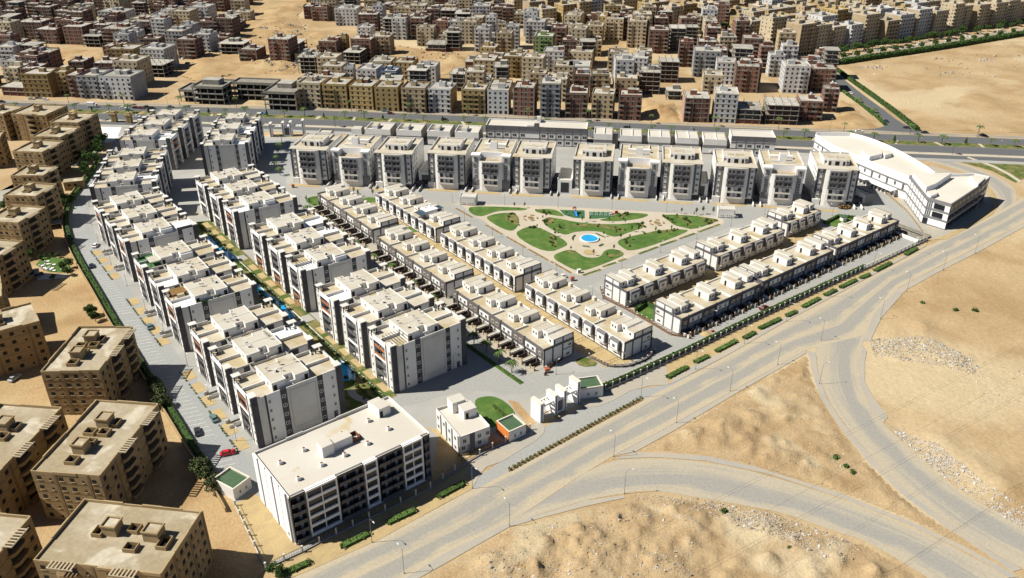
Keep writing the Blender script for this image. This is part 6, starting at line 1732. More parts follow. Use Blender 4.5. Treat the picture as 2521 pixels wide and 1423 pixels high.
# large unfinished concrete complex
x, y = G(470, 255)
t = thing('unfinished_complex', 'wide grey unfinished concrete complex with open floors facing the highway', 'building', (*G(478, 256), 0), R(-8))
b = MB(); b2 = MB(); b3 = MB()
def openblock(X, Y, W, D, fl, z=0):
    for f in range(1, fl + 1): b.box(X, X + W, Y, Y + D, f * 3.8 - .7, f * 3.8, 'concrete')
    for i in range(int(W / 5) + 1):
        for j in range(int(D / 6) + 1):
            xx, yy = X + .3 + (W - 1.0) * i / max(1, int(W / 5)), Y + .3 + (D - 1.0) * j / max(1, int(D / 6)); b2.box(xx, xx + .5, yy, yy + .5, 0, fl * 3.8 - .7, 'concrete')
    b3.box(X + 2.5, X + W - 2.5, Y + 2.5, Y + D - 2.5, 0, fl * 3.8 - .7, 'void')  # near-black block paints in the shade deep inside the open floors
    for a in ((X, X + W, Y, Y + .3), (X, X + W, Y + D - .3, Y + D), (X, X + .3, Y + .3, Y + D - .3), (X + W - .3, X + W, Y + .3, Y + D - .3)): b.box(*a, fl * 3.8, fl * 3.8 + 1.0, 'concrete')
openblock(0, 0, 22, 20, 3); openblock(22.3, 14, 30, 12, 3); openblock(52.6, -6, 22, 26, 3); openblock(-12, 4, 11.7, 18, 2)
b.boxt(4, 16, 8, 16, 11.4, 14.6, 'concrete', 'roof_grey'); b.boxt(58, 68, 6, 16, 11.4, 14.6, 'concrete', 'roof_grey')
b.build('floor_slabs', t); b2.build('columns', t, kind='stuff'); b3.build('dark_core', t)
MB().box(74.6, 74.8, -6, 20, 0, 11.4, 'c_beige').box(74.6, 74.85, -4, -2, 2, 4, 'void', True).box(74.6, 74.85, 2, 4, 2, 4, 'void', True).box(74.6, 74.85, 8, 10, 2, 4, 'void', True).box(74.6, 74.85, -4, -2, 6, 8, 'void', True).box(74.6, 74.85, 2, 4, 6, 8, 'void', True).box(74.6, 74.85, 8, 10, 6, 8, 'void', True).build('side_wall', t)
# minaret with blue dome far behind
x, y = G(2050, 55)
t = thing('mosque', 'tall pale minaret beside a small blue dome among far roofs', 'mosque', (x, y, 0), 0)
MB().box(-1.4, 1.4, -1.4, 1.4, 0, 26, 'c_beige').cyl(0, 0, 26, 27, 2.2, 2.2, 'c_cream', 10).cyl(0, 0, 27, 33, 1.2, 1.0, 'c_beige', 10).cyl(0, 0, 33, 37, 1.1, .05, 'c_beige', 10).build('minaret', t)
MB().box(-16, -3, -3, 10, 0, 14, 'c_cream').cyl(-9.5, 3.5, 14, 15.5, 4.2, 4.2, 'c_cream', 14).cyl(-9.5, 3.5, 15.5, 17.6, 4.0, 2.9, 'c_blue', 14).cyl(-9.5, 3.5, 17.6, 19, 2.9, .3, 'c_blue', 14).build('dome_hall', t)
# ================================================================ VEGETATION
rv = random.Random(5)
def tree_proto(mt, mt2, h, r, n, leaf, seed, trunk_h=None):
    rr = random.Random(seed)
    t = thing('tree', 'tree', 'tree')
    th = trunk_h or h * .4
    b = MB(); b.tube([(0, 0, 0), (.05, .02, th * .6), (.1, -.05, th)], .22 * h / 6, 'bark', 6, .14 * h / 6)
    cl = []
    for i in range(9):
        a = rr.uniform(0, 6.3); d = rr.uniform(.2, .75) * r; z = rr.uniform(th + .1 * h, h - .15 * h)
        cl.append((d * math.cos(a), d * math.sin(a), z, r * rr.uniform(.35, .55), r * rr.uniform(.35, .55), h * rr.uniform(.12, .2)))
        if i < 5: b.tube([(.1, -.05, th * .85), (d * .6 * math.cos(a), d * .6 * math.sin(a), (th + z) / 2), (d * math.cos(a), d * math.sin(a), z)], .09 * h / 6, 'bark', 4, .03)
    cl.append((0, 0, h - .2 * h, r * .45, r * .45, h * .2))
    b.build('trunk', t)
    leafcloud(MB(), cl, leaf, mt, n, 1, mt2, rr).build('crown', t) if False else None
    c = MB(); leafcloud(c, cl, leaf, mt, n, 1, mt2, rr); c.build('crown', t)
    return t
def palm_proto(h, seed, nf=11, fl=2.4):
    rr = random.Random(seed)
    t = thing('palm_tree', 'palm', 'palm tree')
    b = MB(); b.tube([(0, 0, 0), (.05, 0, h * .5), (.02, .05, h)], .2, 'bark', 7, .15); b.build('trunk', t)
    c = MB(); k = c.k('palm_leaf')
    for i in range(nf):
        a = 2 * math.pi * i / nf + rr.uniform(-.2, .2); up = rr.uniform(.25, .9)
        P = []
        for s in range(6):
            u = s / 5; P.append(Vector((math.cos(a) * fl * u, math.sin(a) * fl * u, h + up * fl * u - 1.25 * fl * u * u * (.5 + .5 * up))))
        sd = Vector((-math.sin(a), math.cos(a), 0))
        for s in range(5):
            w0, w1 = .34 * (1 - abs(s / 5 - .35)), .34 * (1 - abs((s + 1) / 5 - .35))
            if s == 4: w1 = .02
            for sg in (-1, 1):
                o = len(c.v); dr = Vector((0, 0, -.18))
                c.v += [tuple(P[s]), tuple(P[s + 1]), tuple(P[s + 1] + sd * sg * w1 + dr), tuple(P[s] + sd * sg * w0 + dr)]
                c.f.append((o, o + 1, o + 2, o + 3)); c.m.append(k)
    c.build('crown', t)
    return t
def conifer_proto():
    t = thing('conifer', 'conifer', 'tree'); b = MB(); b.tube([(0, 0, 0), (0, 0, 1.2)], .12, 'bark', 5); b.build('trunk', t)
    c = MB(); leafcloud(c, [(0, 0, 1.0 + .45 * i, 1.0 - .17 * i, 1.0 - .17 * i, .5) for i in range(6)], .24, 'leaf_dark', 240, 1, 'leaf', random.Random(3)); c.build('crown', t); return t
def sapling_proto():
    t = thing('sapling', 'sapling', 'tree'); b = MB(); b.tube([(0, 0, 0), (.03, .02, 2.2)], .05, 'bark', 5, .03); b.build('trunk', t)
    c = MB(); leafcloud(c, [(0, 0, 2.2, .45, .45, .6), (.15, .1, 1.7, .4, .4, .4)], .17, 'leaf', 70, 1, 'leaf_dark', random.Random(6)); c.build('crown', t); return t
def shrub_proto():
    t = thing('shrub', 'shrub', 'shrub')
    c = MB(); leafcloud(c, [(0, 0, .5, .7, .7, .5), (.4, .2, .4, .5, .5, .4), (-.3, .35, .45, .5, .5, .4)], .2, 'leaf', 130, 1, 'leaf_dark', random.Random(8)); c.build('foliage', t); return t
PROTO = dict(tree=tree_proto('leaf', 'leaf_dark', 6.5, 3.0, 900, .3, 1), dark=tree_proto('leaf_dark', 'leaf', 7.0, 3.4, 1000, .32, 2), olive=tree_proto('leaf_olive', 'leaf_dark', 4.8, 2.6, 900, .26, 3, 1.2), palm=palm_proto(4.2, 4), palm_tall=palm_proto(7.0, 9, 12, 2.6), palm_small=palm_proto(2.2, 7, 12, 2.0), conifer=conifer_proto(), sapling=sapling_proto(), shrub=shrub_proto())
USED = set()
def plant(kind, loc, label, group, sc=1.0, name=None):
    p = PROTO[kind]
    if kind not in USED:
        USED.add(kind); o = p; o.location = (*loc[:2], loc[2] if len(loc) > 2 else 0); o.rotation_euler[2] = rv.uniform(0, 6.3); o.scale = (sc,) * 3; o['label'] = label; o['group'] = group
        KIDS.setdefault(p.name, list(p.children))
        return o
    return dup(p, (loc[0], loc[1], loc[2] if len(loc) > 2 else 0), rv.uniform(0, 6.3), label, group, sc)
def pl(kind, pxs, label, group, sc=1.0, z=0.0, jit=.15):
    for p in pxs:
        x, y = G(*p); plant(kind, (x, y, z), label, group, sc * rv.uniform(1 - jit, 1 + jit))
pl('dark', [(252, 363), (246, 372), (215, 440), (210, 425), (240, 392), (228, 410)], 'dense dark green tree along the estate street beside the hedge', 'estate street trees', 1.1)
pl('dark', [(215, 363), (205, 365), (168, 402), (178, 398), (190, 396), (172, 505), (150, 515), (128, 505), (120, 545)], 'dark tree in the shade in front of a beige building', 'shaded estate trees', .8)
pl('olive', [(501, 1166), (510, 1180), (528, 1210), (384, 955), (404, 1003), (390, 978)], 'grey green olive tree on sand against the parking road hedge', 'olive trees by the hedge', 1.0)
pl('tree', [(64, 640), (80, 636), (158, 668), (168, 678), (172, 660), (228, 780), (236, 792), (10, 520), (20, 512), (8, 400), (20, 402)], 'leafy tree beside the small estate garden and beige walls', 'estate garden trees', .75)
pl('tree', [(100, 640), (112, 636), (128, 632), (145, 634), (132, 690)], 'small round tree edging the estate garden plot', 'estate plot trees', .4)
hp = resample(HC, 110)
for i, p in enumerate(hp):
    if not (-330 < p[0] < 330): continue
    o = (p[0] + rv.uniform(-1, 1), p[1] + rv.uniform(-1.6, 1.6), .16)
    k = 'palm' if i % 3 else 'conifer'
    plant(k, o, 'small palm growing in the highway median' if k == 'palm' else 'small dark conifer growing in the highway median', 'highway median plants', rv.uniform(.85, 1.3))
for i, p in enumerate(offset(hp, 16.8)):
    if -330 < p[0] < 330 and i % 3 == 1: plant('palm_tall', (p[0], p[1], .0), 'thin tall palm on the city side of the highway', 'highway city side palms', rv.uniform(.8, 1.05))
for i, p in enumerate(offset(hp, -18.2)):
    if -330 < p[0] < 330 and i % 4 == 2: plant('palm_tall', (p[0], p[1], .14), 'thin tall palm on the pavement behind the shops', 'highway shop side palms', rv.uniform(.75, 1.0))
pl('palm', [(1142, 826), (1167, 850), (1197, 868), (1229, 892), (1260, 918), (1065, 752), (1100, 790), (1020, 712), (968, 672), (922, 650), (880, 612), (845, 588), (806, 560), (760, 530), (700, 500)], 'young palm along the street between apartment blocks and grey villas', 'palm street palms', 1.0, .06)
pl('palm', [(694, 350), (690, 372), (686, 385), (682, 400), (678, 418), (690, 432)], 'palm on the planted island of the far gate court', 'gate court palms', 1.0, .06)
pl('sapling', [G_ for G_ in [(872, 478), (882, 484), (918, 484), (1714, 530), (1730, 528), (1755, 530), (755, 498), (763, 505)]], 'thin young tree with small crown beside the tower street', 'street saplings', 1.5)
for q in ([(950, 340), (1270, 240), (1440, 245), (800, 300), (1000, 300), (1200, 245), (850, 225), (880, 210), (600, 120), (690, 118), (1060, 185), (960, 370), (1390, 370), (1500, 360), (1700, 330), (1850, 340), (1990, 320), (2080, 170), (2190, 190), (1580, 260), (1640, 330), (1540, 400), (1420, 560), (1300, 540), (1620, 400), (1950, 350), (2130, 300), (1480, 500), (1100, 500)],):
    for p in q: 
        x, y = G(*ZP(*p)); plant('sapling', (x, y, .18), 'thin young tree staked in the park lawns', 'park saplings', rv.uniform(.8, 1.2))
for q in BEDS[:13]:
    w = ZL(ZP, q); n = 9
    for _ in range(n):
        for _t in range(12):
            x = rv.uniform(min(p[0] for p in w), max(p[0] for p in w)); y = rv.uniform(min(p[1] for p in w), max(p[1] for p in w))
            if inside((x, y), w): plant('shrub', (x, y, .2), 'small shrub in the park planting beds', 'park bed shrubs', rv.uniform(.5, .9)); break
def hedge(label, pts, wid, h, dens, mts=('leaf_dark', 'leaf'), leaf=.24, name='hedge', z=0.0, core=True, group=None):
    b = MB(); pts = resample(pts, max(2, int(sum(math.dist(a, c) for a, c in zip(pts, pts[1:])) / 1.5) + 1))
    if core: wallpath(b, pts, wid * .72, z, z + h * .82, mts[0])
    cl = [(p[0], p[1], z + h * .55, wid * .5, wid * .5, h * .52) for p in pts]
    n = int(dens * len(pts))
    leafcloud(b, cl, leaf, mts[0], n, 1, mts[1], rv)
    return tag(b.build(name), label, name, group)
hp_ = offset(resample(PKL_S, 120), 1.3)
if hp_[50][0] > resample(PKL_S, 120)[50][0]: hp_ = offset(resample(PKL_S, 120), -1.3)
hedge('long clipped green hedge following the curve of the parking road', hp_[8:], 2.0, 1.9, 42, leaf=.26)
hw_ = offset(hp_, 1.9) if offset(hp_, 1.9)[50][0] < hp_[50][0] else offset(hp_, -1.9)
b = MB(); wallpath(b, hw_[5:], .3, 0, 1.6, 'beige_light'); tag(b.build('estate_wall'), 'low beige boundary wall running behind the parking road hedge', 'wall')
hedge('low planted strip under the palms of the palm street', GL([(1120, 822), (1150, 849), (1200, 885), (1283, 943)]), 1.2, .5, 20, ('leaf', 'leaf_olive'), .18, 'shrub_bed', .18, False)
GVS = 'clipped shrub beds along the desert road'
for a_, c_ in (((690, 1418), (760, 1388)), ((845, 1347), (905, 1317)), ((958, 1288), (1018, 1260)), ((1082, 1224), (1140, 1193)), ((1645, 930), (1690, 907)), ((1713, 893), (1740, 880)), ((1765, 866), (1810, 842)), ((1833, 834), (1855, 822)), ((1872, 810), (1918, 788)), ((1938, 779), (1958, 770)), ((1978, 757), (2015, 737)), ((2032, 728), (2055, 717)), ((2070, 709), (2105, 692)), ((2120, 686), (2138, 678)), ((2155, 668), (2190, 650)), ((2230, 628), (2255, 614))):
    hedge('low leafy shrub bed on the verge between the compound fence and desert road', [G(*a_), G(*c_)], 2.2, .9, 90, ('leaf', 'leaf_dark'), .2, 'shrub_bed', .12, True, GVS)
hedge('narrow planted strip of low bushes between the slip lane and desert road', GL([(1256, 1157), (1420, 1067), (1577, 982)]), 1.1, .8, 34, ('leaf_olive', 'leaf'), .2, 'shrub_bed', .2, False)
hedge('thick green climber hedge along the inside of the compound fence', offset(GL(FENCE_B), 1.0)[0:6], 1.7, 2.3, 60, ('leaf_dark', 'leaf'), .24)
hedge('tall hedge around the small villa lawn at the street corner', GL([(1565, 768), (1590, 750), (1612, 762)]), 1.4, 2.0, 50)
hedge('dense garden bushes beside the white walled roof villa terrace', GL([(1868, 715), (1884, 706), (1896, 716), (1888, 724)]), 2.2, 2.0, 60)
hedge('dense garden bushes around the green hut lawn', GL([(2030, 552), (2062, 535), (2105, 538)]), 1.4, 1.6, 40)
for off, y0, y1 in ((41.0, -4, 40), (40.6, 44, 58), (41.0, 70, 108), (40.6, 112, 122), (41, 136, 168), (37.5, -2, 14), (38, 66, 100)):
    hedge('low garden hedge in the pool strip between apartment columns', [LC(O1, off, y) for y in range(y0, y1 + 1, 2)], 1.4, .8, 26, ('leaf', 'leaf_dark'), .22, 'hedge', .08, False, 'pool strip hedges')
for y in list(range(2, 166, 9)):
    if y % 66 > 50: continue
    hedge('low clipped border of a yellow front garden bed by the parking road', [LC(O1, -5.6, y), LC(O1, -5.6, y + 6)], .7, .6, 22, ('leaf', 'leaf_dark'), .16, 'hedge', .06, False, 'front garden borders')
for _ in range(60):
    y = rv.uniform(-4, 168); x = rv.uniform(35, 41)
    plant('shrub', (*LC(O1, x, y), .08), 'rounded shrub on the grass of the pool strip', 'pool strip shrubs', rv.uniform(.6, 1.2))
# hedges round the big empty field and boulevard trees
hedge('thick dark hedge along the near edge of the empty field and side road', GL([(2062, 176), (2106, 208), (2156, 244), (2206, 281), (2258, 322)]), 3.6, 2.6, 40, leaf=.42)
hedge('dark hedge on the city side of the side road', GL([(2072, 224), (2118, 258), (2154, 285), (2178, 308)]), 2.4, 1.8, 30, leaf=.36)
hedge('thick dark tree hedge along the boulevard edge of the field', GL([(2068, 158), (2130, 148), (2230, 134), (2340, 117), (2440, 100), (2521, 87), (2640, 68)]), 6, 4.2, 70, leaf=.6)
for i in range(34):
    u = i / 33; x, y = G(2070 + 460 * u, 134 - 72 * u); plant('dark', (x + rv.uniform(-3, 3), y + rv.uniform(-4, 4)), 'dark street tree along the tall boulevard buildings', 'boulevard street trees', rv.uniform(.7, 1.15))
for i in range(15):
    u = i / 14; x, y = G(2075 + 450 * u, 148 - 66 * u); plant('tree', (x, y), 'clipped green tree in the middle of the boulevard', 'boulevard median trees', rv.uniform(.8, 1.1))
pl('dark', [(1872, 105), (1890, 112), (1905, 118), (1925, 122), (1945, 128), (1960, 132), (1980, 128), (2000, 124), (1862, 98), (1840, 92), (1800, 80), (1780, 75)], 'dark tree between tall buildings behind the brick quarter', 'city square trees', 1.2)
hedge('dense block of dark trees far off beside the cream buildings', GL([(1480, 18), (1510, 26), (1540, 22)]), 14, 6, 160, leaf=.8)
pl('palm_small', [(2040, 205), (2052, 208), (2068, 222), (2085, 236), (2112, 252), (2150, 278), (2160, 290)], 'small palm in the side road median', 'side road palms', 1.2)
pl('shrub', [(1780, 1260), (1945, 1350), (750, 72), (2060, 1130), (2080, 1150), (2100, 1165), (2350, 765), (2400, 766), (2272, 748)], 'lone dusty desert bush on bare sand', 'desert bushes', 1.3)
pl('dark', [(672, 1412), (690, 1420)], 'round dark bush at the fence corner by the desert road', 'fence corner bushes', .5)
# ================================================================ STREET FURNITURE, VEHICLES, SMALL THINGS
rs = random.Random(11)
def lamp_proto(h, arm, name='street_lamp'):
    t = thing(name, 'lamp', 'street lamp')
    MB().cyl(0, 0, 0, .3, .16, .14, 'metal', 8).tube([(0, 0, .2), (0, 0, h * .55), (0, 0, h * .93)], .075, 'metal', 6, .055).build('pole', t)
    MB().tube([(0, 0, h * .92), (.15 * arm, 0, h * .975), (.5 * arm, 0, h), (arm, 0, h)], .05, 'metal', 5, .04).build('arm', t)
    MB().prism([(arm - .15, -.14), (arm + .55, -.10), (arm + .62, 0), (arm + .55, .10), (arm - .15, .14)], h - .06, h + .08, 'metal_white', 'metal_white', True).build('lamp_head', t)
    return t
LP = lamp_proto(8.2, 1.7); LS = lamp_proto(5.6, 1.0)
def lamps(proto, pxs, rz, label, group, first=[{}]):
    for i, p in enumerate(pxs):
        x, y = G(*p) if len(p) == 2 else p[:2]
        if proto.name not in first[0]:
            first[0][proto.name] = 1; proto.location = (x, y, .1); proto.rotation_euler[2] = rz; proto['label'] = label; proto['group'] = group; KIDS.setdefault(proto.name, list(proto.children))
        else: dup(proto, (x, y, .1), rz, label, group)
lamps(LP, [(916, 1336), (1163, 1203), (1578, 978), (1712, 910), (1832, 846), (1936, 792), (2041, 731), (2148, 665), (2239, 624)], R(-50), 'tall curved street lamp on the fence side of the desert road', 'desert road lamps, fence side')
lamps(LP, [(995, 1412), (1254, 1296), (1511, 1125), (1665, 1042), (1797, 963), (1914, 898), (2021, 838), (2167, 786), (2232, 719), (2321, 667), (2400, 624)], R(128), 'tall curved street lamp on the open sand side of the desert road', 'desert road lamps, sand side')
lamps(LP, [(2017, 946), (1537, 1216)], R(10), 'tall curved street lamp at the mouth of a desert branch road', 'branch road lamps')
lamps(LP, [(2400, 530)], R(100), 'tall street lamp with pale head on the kerb in front of the mall', 'mall lamp')
inner = []
for path, n in ((S1L, 9), (S3L, 8), (S4D, 8), (S5D, 12), (PKR_S, 14), (S2R, 9)):
    inner += [(*p, 0, 0)[:3] for p in resample(path, n)[1:-1]]
for p in inner: lamps(LS, [p], R(rs.choice([-40, 40, 130])), 'slim lamp post along the inner compound streets', 'inner street lamps')
hpp = resample(HC, 34)
for off, rz in ((17.5, R(-97)), (-17.5, R(83))):
    for p in offset(hpp, off)[5:-5]: lamps(LP, [(*p, 0)], rz, 'tall lamp post along the highway kerb', 'highway lamps')
# ---- fences
def fence(label, pts, step, post_h, mat_post, base_h=.6, base_m='offwhite', rail_m='iron', group=None, name='fence'):
    t = thing(name, label, 'fence', (*pts[0], 0), 0, group)
    ox, oy = pts[0]; loc = [(p[0] - ox, p[1] - oy) for p in pts]
    L = sum(math.dist(a, b_) for a, b_ in zip(loc, loc[1:])); n = max(2, int(L / step) + 1)
    q = resample(loc, n)
    b = MB(); wallpath(b, q, .22, 0, base_h, base_m); b.build('base_wall', t)
    b = MB()
    for z in (base_h + .25, post_h - .35): wallpath(b, q, .06, z, z + .08, rail_m)
    fine = resample(loc, int(L / .6) + 1)
    for p in fine: b.box(p[0] - .02, p[0] + .02, p[1] - .02, p[1] + .02, base_h, post_h - .25, rail_m)
    b.build('railing', t)
    pm = MB(); pm.box(-.17, .17, -.17, .17, 0, post_h, mat_post); pm.box(-.22, .22, -.22, .22, post_h, post_h + .14, 'offwhite'); me = pm.mesh('post')
    for p in q: obj('post', me, t, loc=(p[0], p[1], 0))
    return t
fence('white pillared railing fence along the desert road past the long corner building', GL(FENCE_A), 4.5, 2.2, 'offwhite', .5, 'grey_wall')
fence('white pillared railing fence along the desert road below the right villas', GL(FENCE_B), 3.0, 2.2, 'grey_wall', .8, 'grey_wall')
fence('brown garden fence with dark base round the corner villa garden', GL([(1402, 905), (1385, 880)] if False else [(1340, 925), (1345, 910), (1370, 895), (1400, 872)]), 3, 1.5, 'stone_beige', .6, 'brown_dark', 'rust', 'garden fences')
fence('brown garden fence along the sandy corner garden at the street bend', GL([(1450, 880), (1500, 905), (1545, 905), (1590, 888), (1612, 868)]), 2.6, 1.6, 'grey_mid', .7, 'slate', 'rust', 'garden fences')
fence('brown brick garden fence along the end of the right villa gardens', GL([(1478, 712), (1485, 735), (1540, 762), (1600, 795), (1650, 825), (1690, 832), (1710, 822)]), 2.4, 1.6, 'stone_beige', .7, 'brown_frame', 'rust', 'garden fences')
for i, pts in enumerate(([(655, 1400), (620, 1330), (580, 1245)],)): fence('dark railing fence on the hedge side beside the corner building', GL(pts), 4.0, 1.8, 'offwhite', .3, 'offwhite')
for k in range(16):
    u = k / 15
    p, q = (G(930 + 590 * u, 500 + 385 * u), G(895 + 590 * u, 515 + 385 * u))
    b = MB(); wallpath(b, [(0, 0), (q[0] - p[0], q[1] - p[1])], .05, .9, 1.0, 'rust')
    for v in range(5): b.box((q[0] - p[0]) * v / 4 - .04, (q[0] - p[0]) * v / 4 + .04, (q[1] - p[1]) * v / 4 - .04, (q[1] - p[1]) * v / 4 + .04, 0, 1.1, 'rust')
    tag(b.build('garden_divider', loc=(*p, .07)), 'thin rusty divider fence across the yellow villa gardens', 'fence', 'garden dividers')
# construction fence by the mall
fence('thin yellowish picket fence between the mall yard and the inner street', GL([(2080, 425), (2130, 450), (2180, 478), (2230, 520), (2265, 565), (2280, 592)]), 1.6, 1.4, 'stone_beige', .15, 'stone_beige', 'stone_beige')
# ---- cars
CARP = {}
def car_proto(c):
    t = thing('car', 'car', 'car')
    b = MB()                                   # lower body, side profile extruded
    def prof(pts, y, m):
        A = len(b.v); n = len(pts)
        b.v += [(x, -y, z) for x, z in pts] + [(x, y, z) for x, z in pts]
        k = b.k(m)
        for i in range(n):
            j = (i + 1) % n; b.f.append((A + i, A + j, A + n + j, A + n + i)); b.m.append(k)
        b.f.append(tuple(A + i for i in reversed(range(n)))); b.m.append(k); b.f.append(tuple(A + n + i for i in range(n))); b.m.append(k)
    prof([(-2.2, .3), (2.15, .3), (2.2, .62), (1.95, .82), (.95, .95), (-1.7, .98), (-2.2, .85)], .86, 'car_' + c)
    b.build('body', t)
    g_ = MB()
    def cab(z0, z1, xa, xb, xc, xd, y0, y1, m, mtop):
        o = len(g_.v); g_.v += [(xa, -y0, z0), (xb, -y0, z0), (xb, y0, z0), (xa, y0, z0), (xc, -y1, z1), (xd, -y1, z1), (xd, y1, z1), (xc, y1, z1)]
        for f, mm in (((0, 1, 5, 4), m), ((1, 2, 6, 5), m), ((2, 3, 7, 6), m), ((3, 0, 4, 7), m), ((4, 5, 6, 7), mtop)): g_.f.append(tuple(o + i for i in f)); g_.m.append(g_.k(mm))
    cab(.93, 1.42, -1.75, 1.0, -1.25, .35, .8, .62, 'glass', 'car_' + c); g_.box(-1.15, .25, -.6, .6, 1.42, 1.47, 'car_' + c)
    g_.build('cabin', t)
    wm = MB(); o = len(wm.v)
    n = 10
    for yy in (-.11, .11):
        for i in range(n): wm.v.append((.32 * math.cos(2 * math.pi * i / n), yy, .32 + .32 * math.sin(2 * math.pi * i / n)))
    k = wm.k('rubber')
    for i in range(n): wm.f.append((i, (i + 1) % n, n + (i + 1) % n, n + i)); wm.m.append(k)
    wm.f.append(tuple(range(n))); wm.m.append(wm.k('metal')); wm.f.append(tuple(n + i for i in range(n))); wm.m.append(wm.k('metal'))
    me = wm.mesh('wheel')
    for x in (-1.35, 1.35):
        for y in (-.8, .8): obj('wheel', me, t, loc=(x, y, 0))
    hm_ = MB(); hm_.box(-.03, .05, -.22, .22, 0, .16, 'lamp_glass', True); hme = hm_.mesh('headlight')
    for y in (-.55, .55): obj('headlight', hme, t, loc=(2.13, y, .6))
    return t
CU = set()
def car(px, c, deg, label, z=.07, group=None):
    x, y = G(*px) if len(px) == 2 else px[:2]
    if c not in CARP: CARP[c] = car_proto(c)
    p = CARP[c]
    if c not in CU:
        CU.add(c); p.location = (x, y, z); p.rotation_euler[2] = R(deg); p['label'] = label; KIDS.setdefault(p.name, list(p.children))
        if group: p['group'] = group
        return p
    o = dup(p, (x, y, z), R(deg), label, group)
    if not group and 'group' in o: del o['group']
    return o
r_ = car((562, 1119), 'red', 20, 'bright red car with raised bonnet in the parking bay beside the corner building')
b = MB(); b.poly([(1.0, -.7, .95), (1.55, -.7, 1.75), (1.55, .7, 1.75), (1.0, .7, .95)], 'car_red'); b.poly([(1.0, .7, .94), (1.55, .7, 1.74), (1.55, -.7, 1.74), (1.0, -.7, .94)], 'car_dark'); b.build('bonnet', r_)
car((487, 1066), 'dark', 115, 'black car parked against the hedge near the red car')
car((527, 1033), 'teal', 125, 'grey green car driving on the parking road beside the first apartment block')
car((369, 807), 'teal', 120, 'grey green car in the middle of the parking road')
car((226, 657), 'navy', 118, 'dark blue car against the hedge further up the parking road')
car((236, 607), 'white', 95, 'white car on the parking road bend')
car((37, 934), 'silver', 75, 'silver car standing alone on the estate sand')
car((5, 835), 'silver', 40, 'silver car by the low walls of the beige estate', .02)
car((1881, 761), 'maroon', 37, 'dark red car on the street beside the right villas')
car((1805, 535), 'white', -8, 'small white car in the shade of the park kiosk')
car((100, 562), 'silver', 20, 'silver car in the shaded sand court of the estate', .02); car((93, 678), 'dark', 30, 'dark car in the shade beside the estate garden', .06)
for px, c in (((205, 385), 'white'), ((216, 380), 'silver'), ((192, 405), 'silver'), ((225, 372), 'dark'), ((200, 392), 'navy'), ((230, 366), 'white')): car(px, c, 70, 'car parked under the estate street trees', .05, 'estate street cars')
for px, c in (((95, 243), 'grey'), ((112, 246), 'white'), ((78, 245), 'silver'), ((5, 252), 'dark')): car(px, c, -6, 'car standing on the sandy edge of the highway', .06, 'roadside cars at the sandy edge')
for px, c in (((303, 268), 'white'), ((318, 273), 'teal'), ((335, 267), 'maroon'), ((350, 268), 'maroon'), ((362, 265), 'dark'), ((375, 268), 'dark'), ((420, 265), 'grey')): car(px, c, -5, 'car in the cluster on the far highway lanes behind the apartment rows', .06, 'highway car cluster')
car((278, 285), 'dark', -5, 'dark car on the near highway lanes beside the estate', .06); car((338, 289), 'white', -5, 'white car on the near highway lanes beside the estate', .06)
car((645, 282), 'blue', -6, 'blue car on the highway above the far gate', .06); car((948, 275), 'teal', -8, 'teal car parked before the yellow highway buildings', .06); car((962, 281), 'maroon', -8, 'dark red car parked before the yellow highway buildings', .06)
car((1095, 296), 'dark', -8, 'dark car driving on the highway above the shops', .06); car((1450, 300), 'silver', 172, 'silver car on the highway before the brick buildings', .06); car((1543, 316), 'dark', -8, 'dark car on the highway lanes behind the school block', .06)
car((2092, 231), 'white', 140, 'white car on the side road', .07); car((2178, 300), 'navy', 140, 'dark car leaving the side road', .07); car((2230, 316), 'dark', 150, 'dark car on the turning lane beside the field hedge', .07); car((2275, 328), 'dark', 172, 'black car on the highway before the empty field', .07); car((2115, 325), 'white', -8, 'white car on the highway before the sand corner', .07); car((2420, 335), 'dark', -8, 'dark car on the highway further along the empty field', .07); car((2040, 178), 'white', 30, 'white van like car at the top of the side road', .07)
for i in range(26):
    u = i / 25; p = G(2130 + 330 * u + rs.uniform(-4, 4), 128 - 52 * u + rs.uniform(-3, 9)); car((*p, 0), rs.choice(['white', 'silver', 'dark', 'grey', 'white']), 28 + rs.choice([0, 90]), 'small car parked along the tree boulevard', .06, 'boulevard cars')
for px, c in (((453, 145), 'white'), ((462, 157), 'dark'), ((480, 143), 'white'), ((560, 60), 'navy'), ((615, 20), 'navy')): car(px, c, 60, 'small car on the sandy track among unfinished buildings', .03, 'sand track cars')
# box truck on the highway
t = thing('truck', 'white box truck on the far highway lanes above the estate', 'truck', (*G(228, 264), .06), R(-5))
MB().box(-3.2, 1.6, -1.1, 1.1, .8, 3.3, 'metal_white').build('cargo_box', t); MB().box(1.7, 3.3, -1.0, 1.0, .5, 2.4, 'car_white').box(3.28, 3.34, -.9, .9, 1.4, 2.2, 'glass', True).build('cab', t)
for x in (-2.2, 2.5):
    for y in (-1.0, .75): obj('wheel', MB().box(-.45, .45, 0, .25, 0, .9, 'rubber').mesh('wheel'), t, loc=(x, y, 0))
# scrap and parked wrecks on the sand
for i in range(22):
    p = G(640 + rs.uniform(0, 95), 145 + rs.uniform(0, 25)); b = MB(); b.box(-1.8, 1.8, -.8, .8, 0, rs.uniform(.8, 1.6), rs.choice(['concrete_dark', 'metal', 'c_white', 'rust'])); b.box(-.8, 1.0, -.7, .7, .8, rs.uniform(1.4, 2.2), rs.choice(['concrete_dark', 'metal_white']))
    tag(b.build('scrap_vehicle', loc=(*p, 0), rz=rs.uniform(0, 3)), 'old vehicle wreck in the scrap yard on the sand slope', 'wreck', 'scrap yard wrecks')
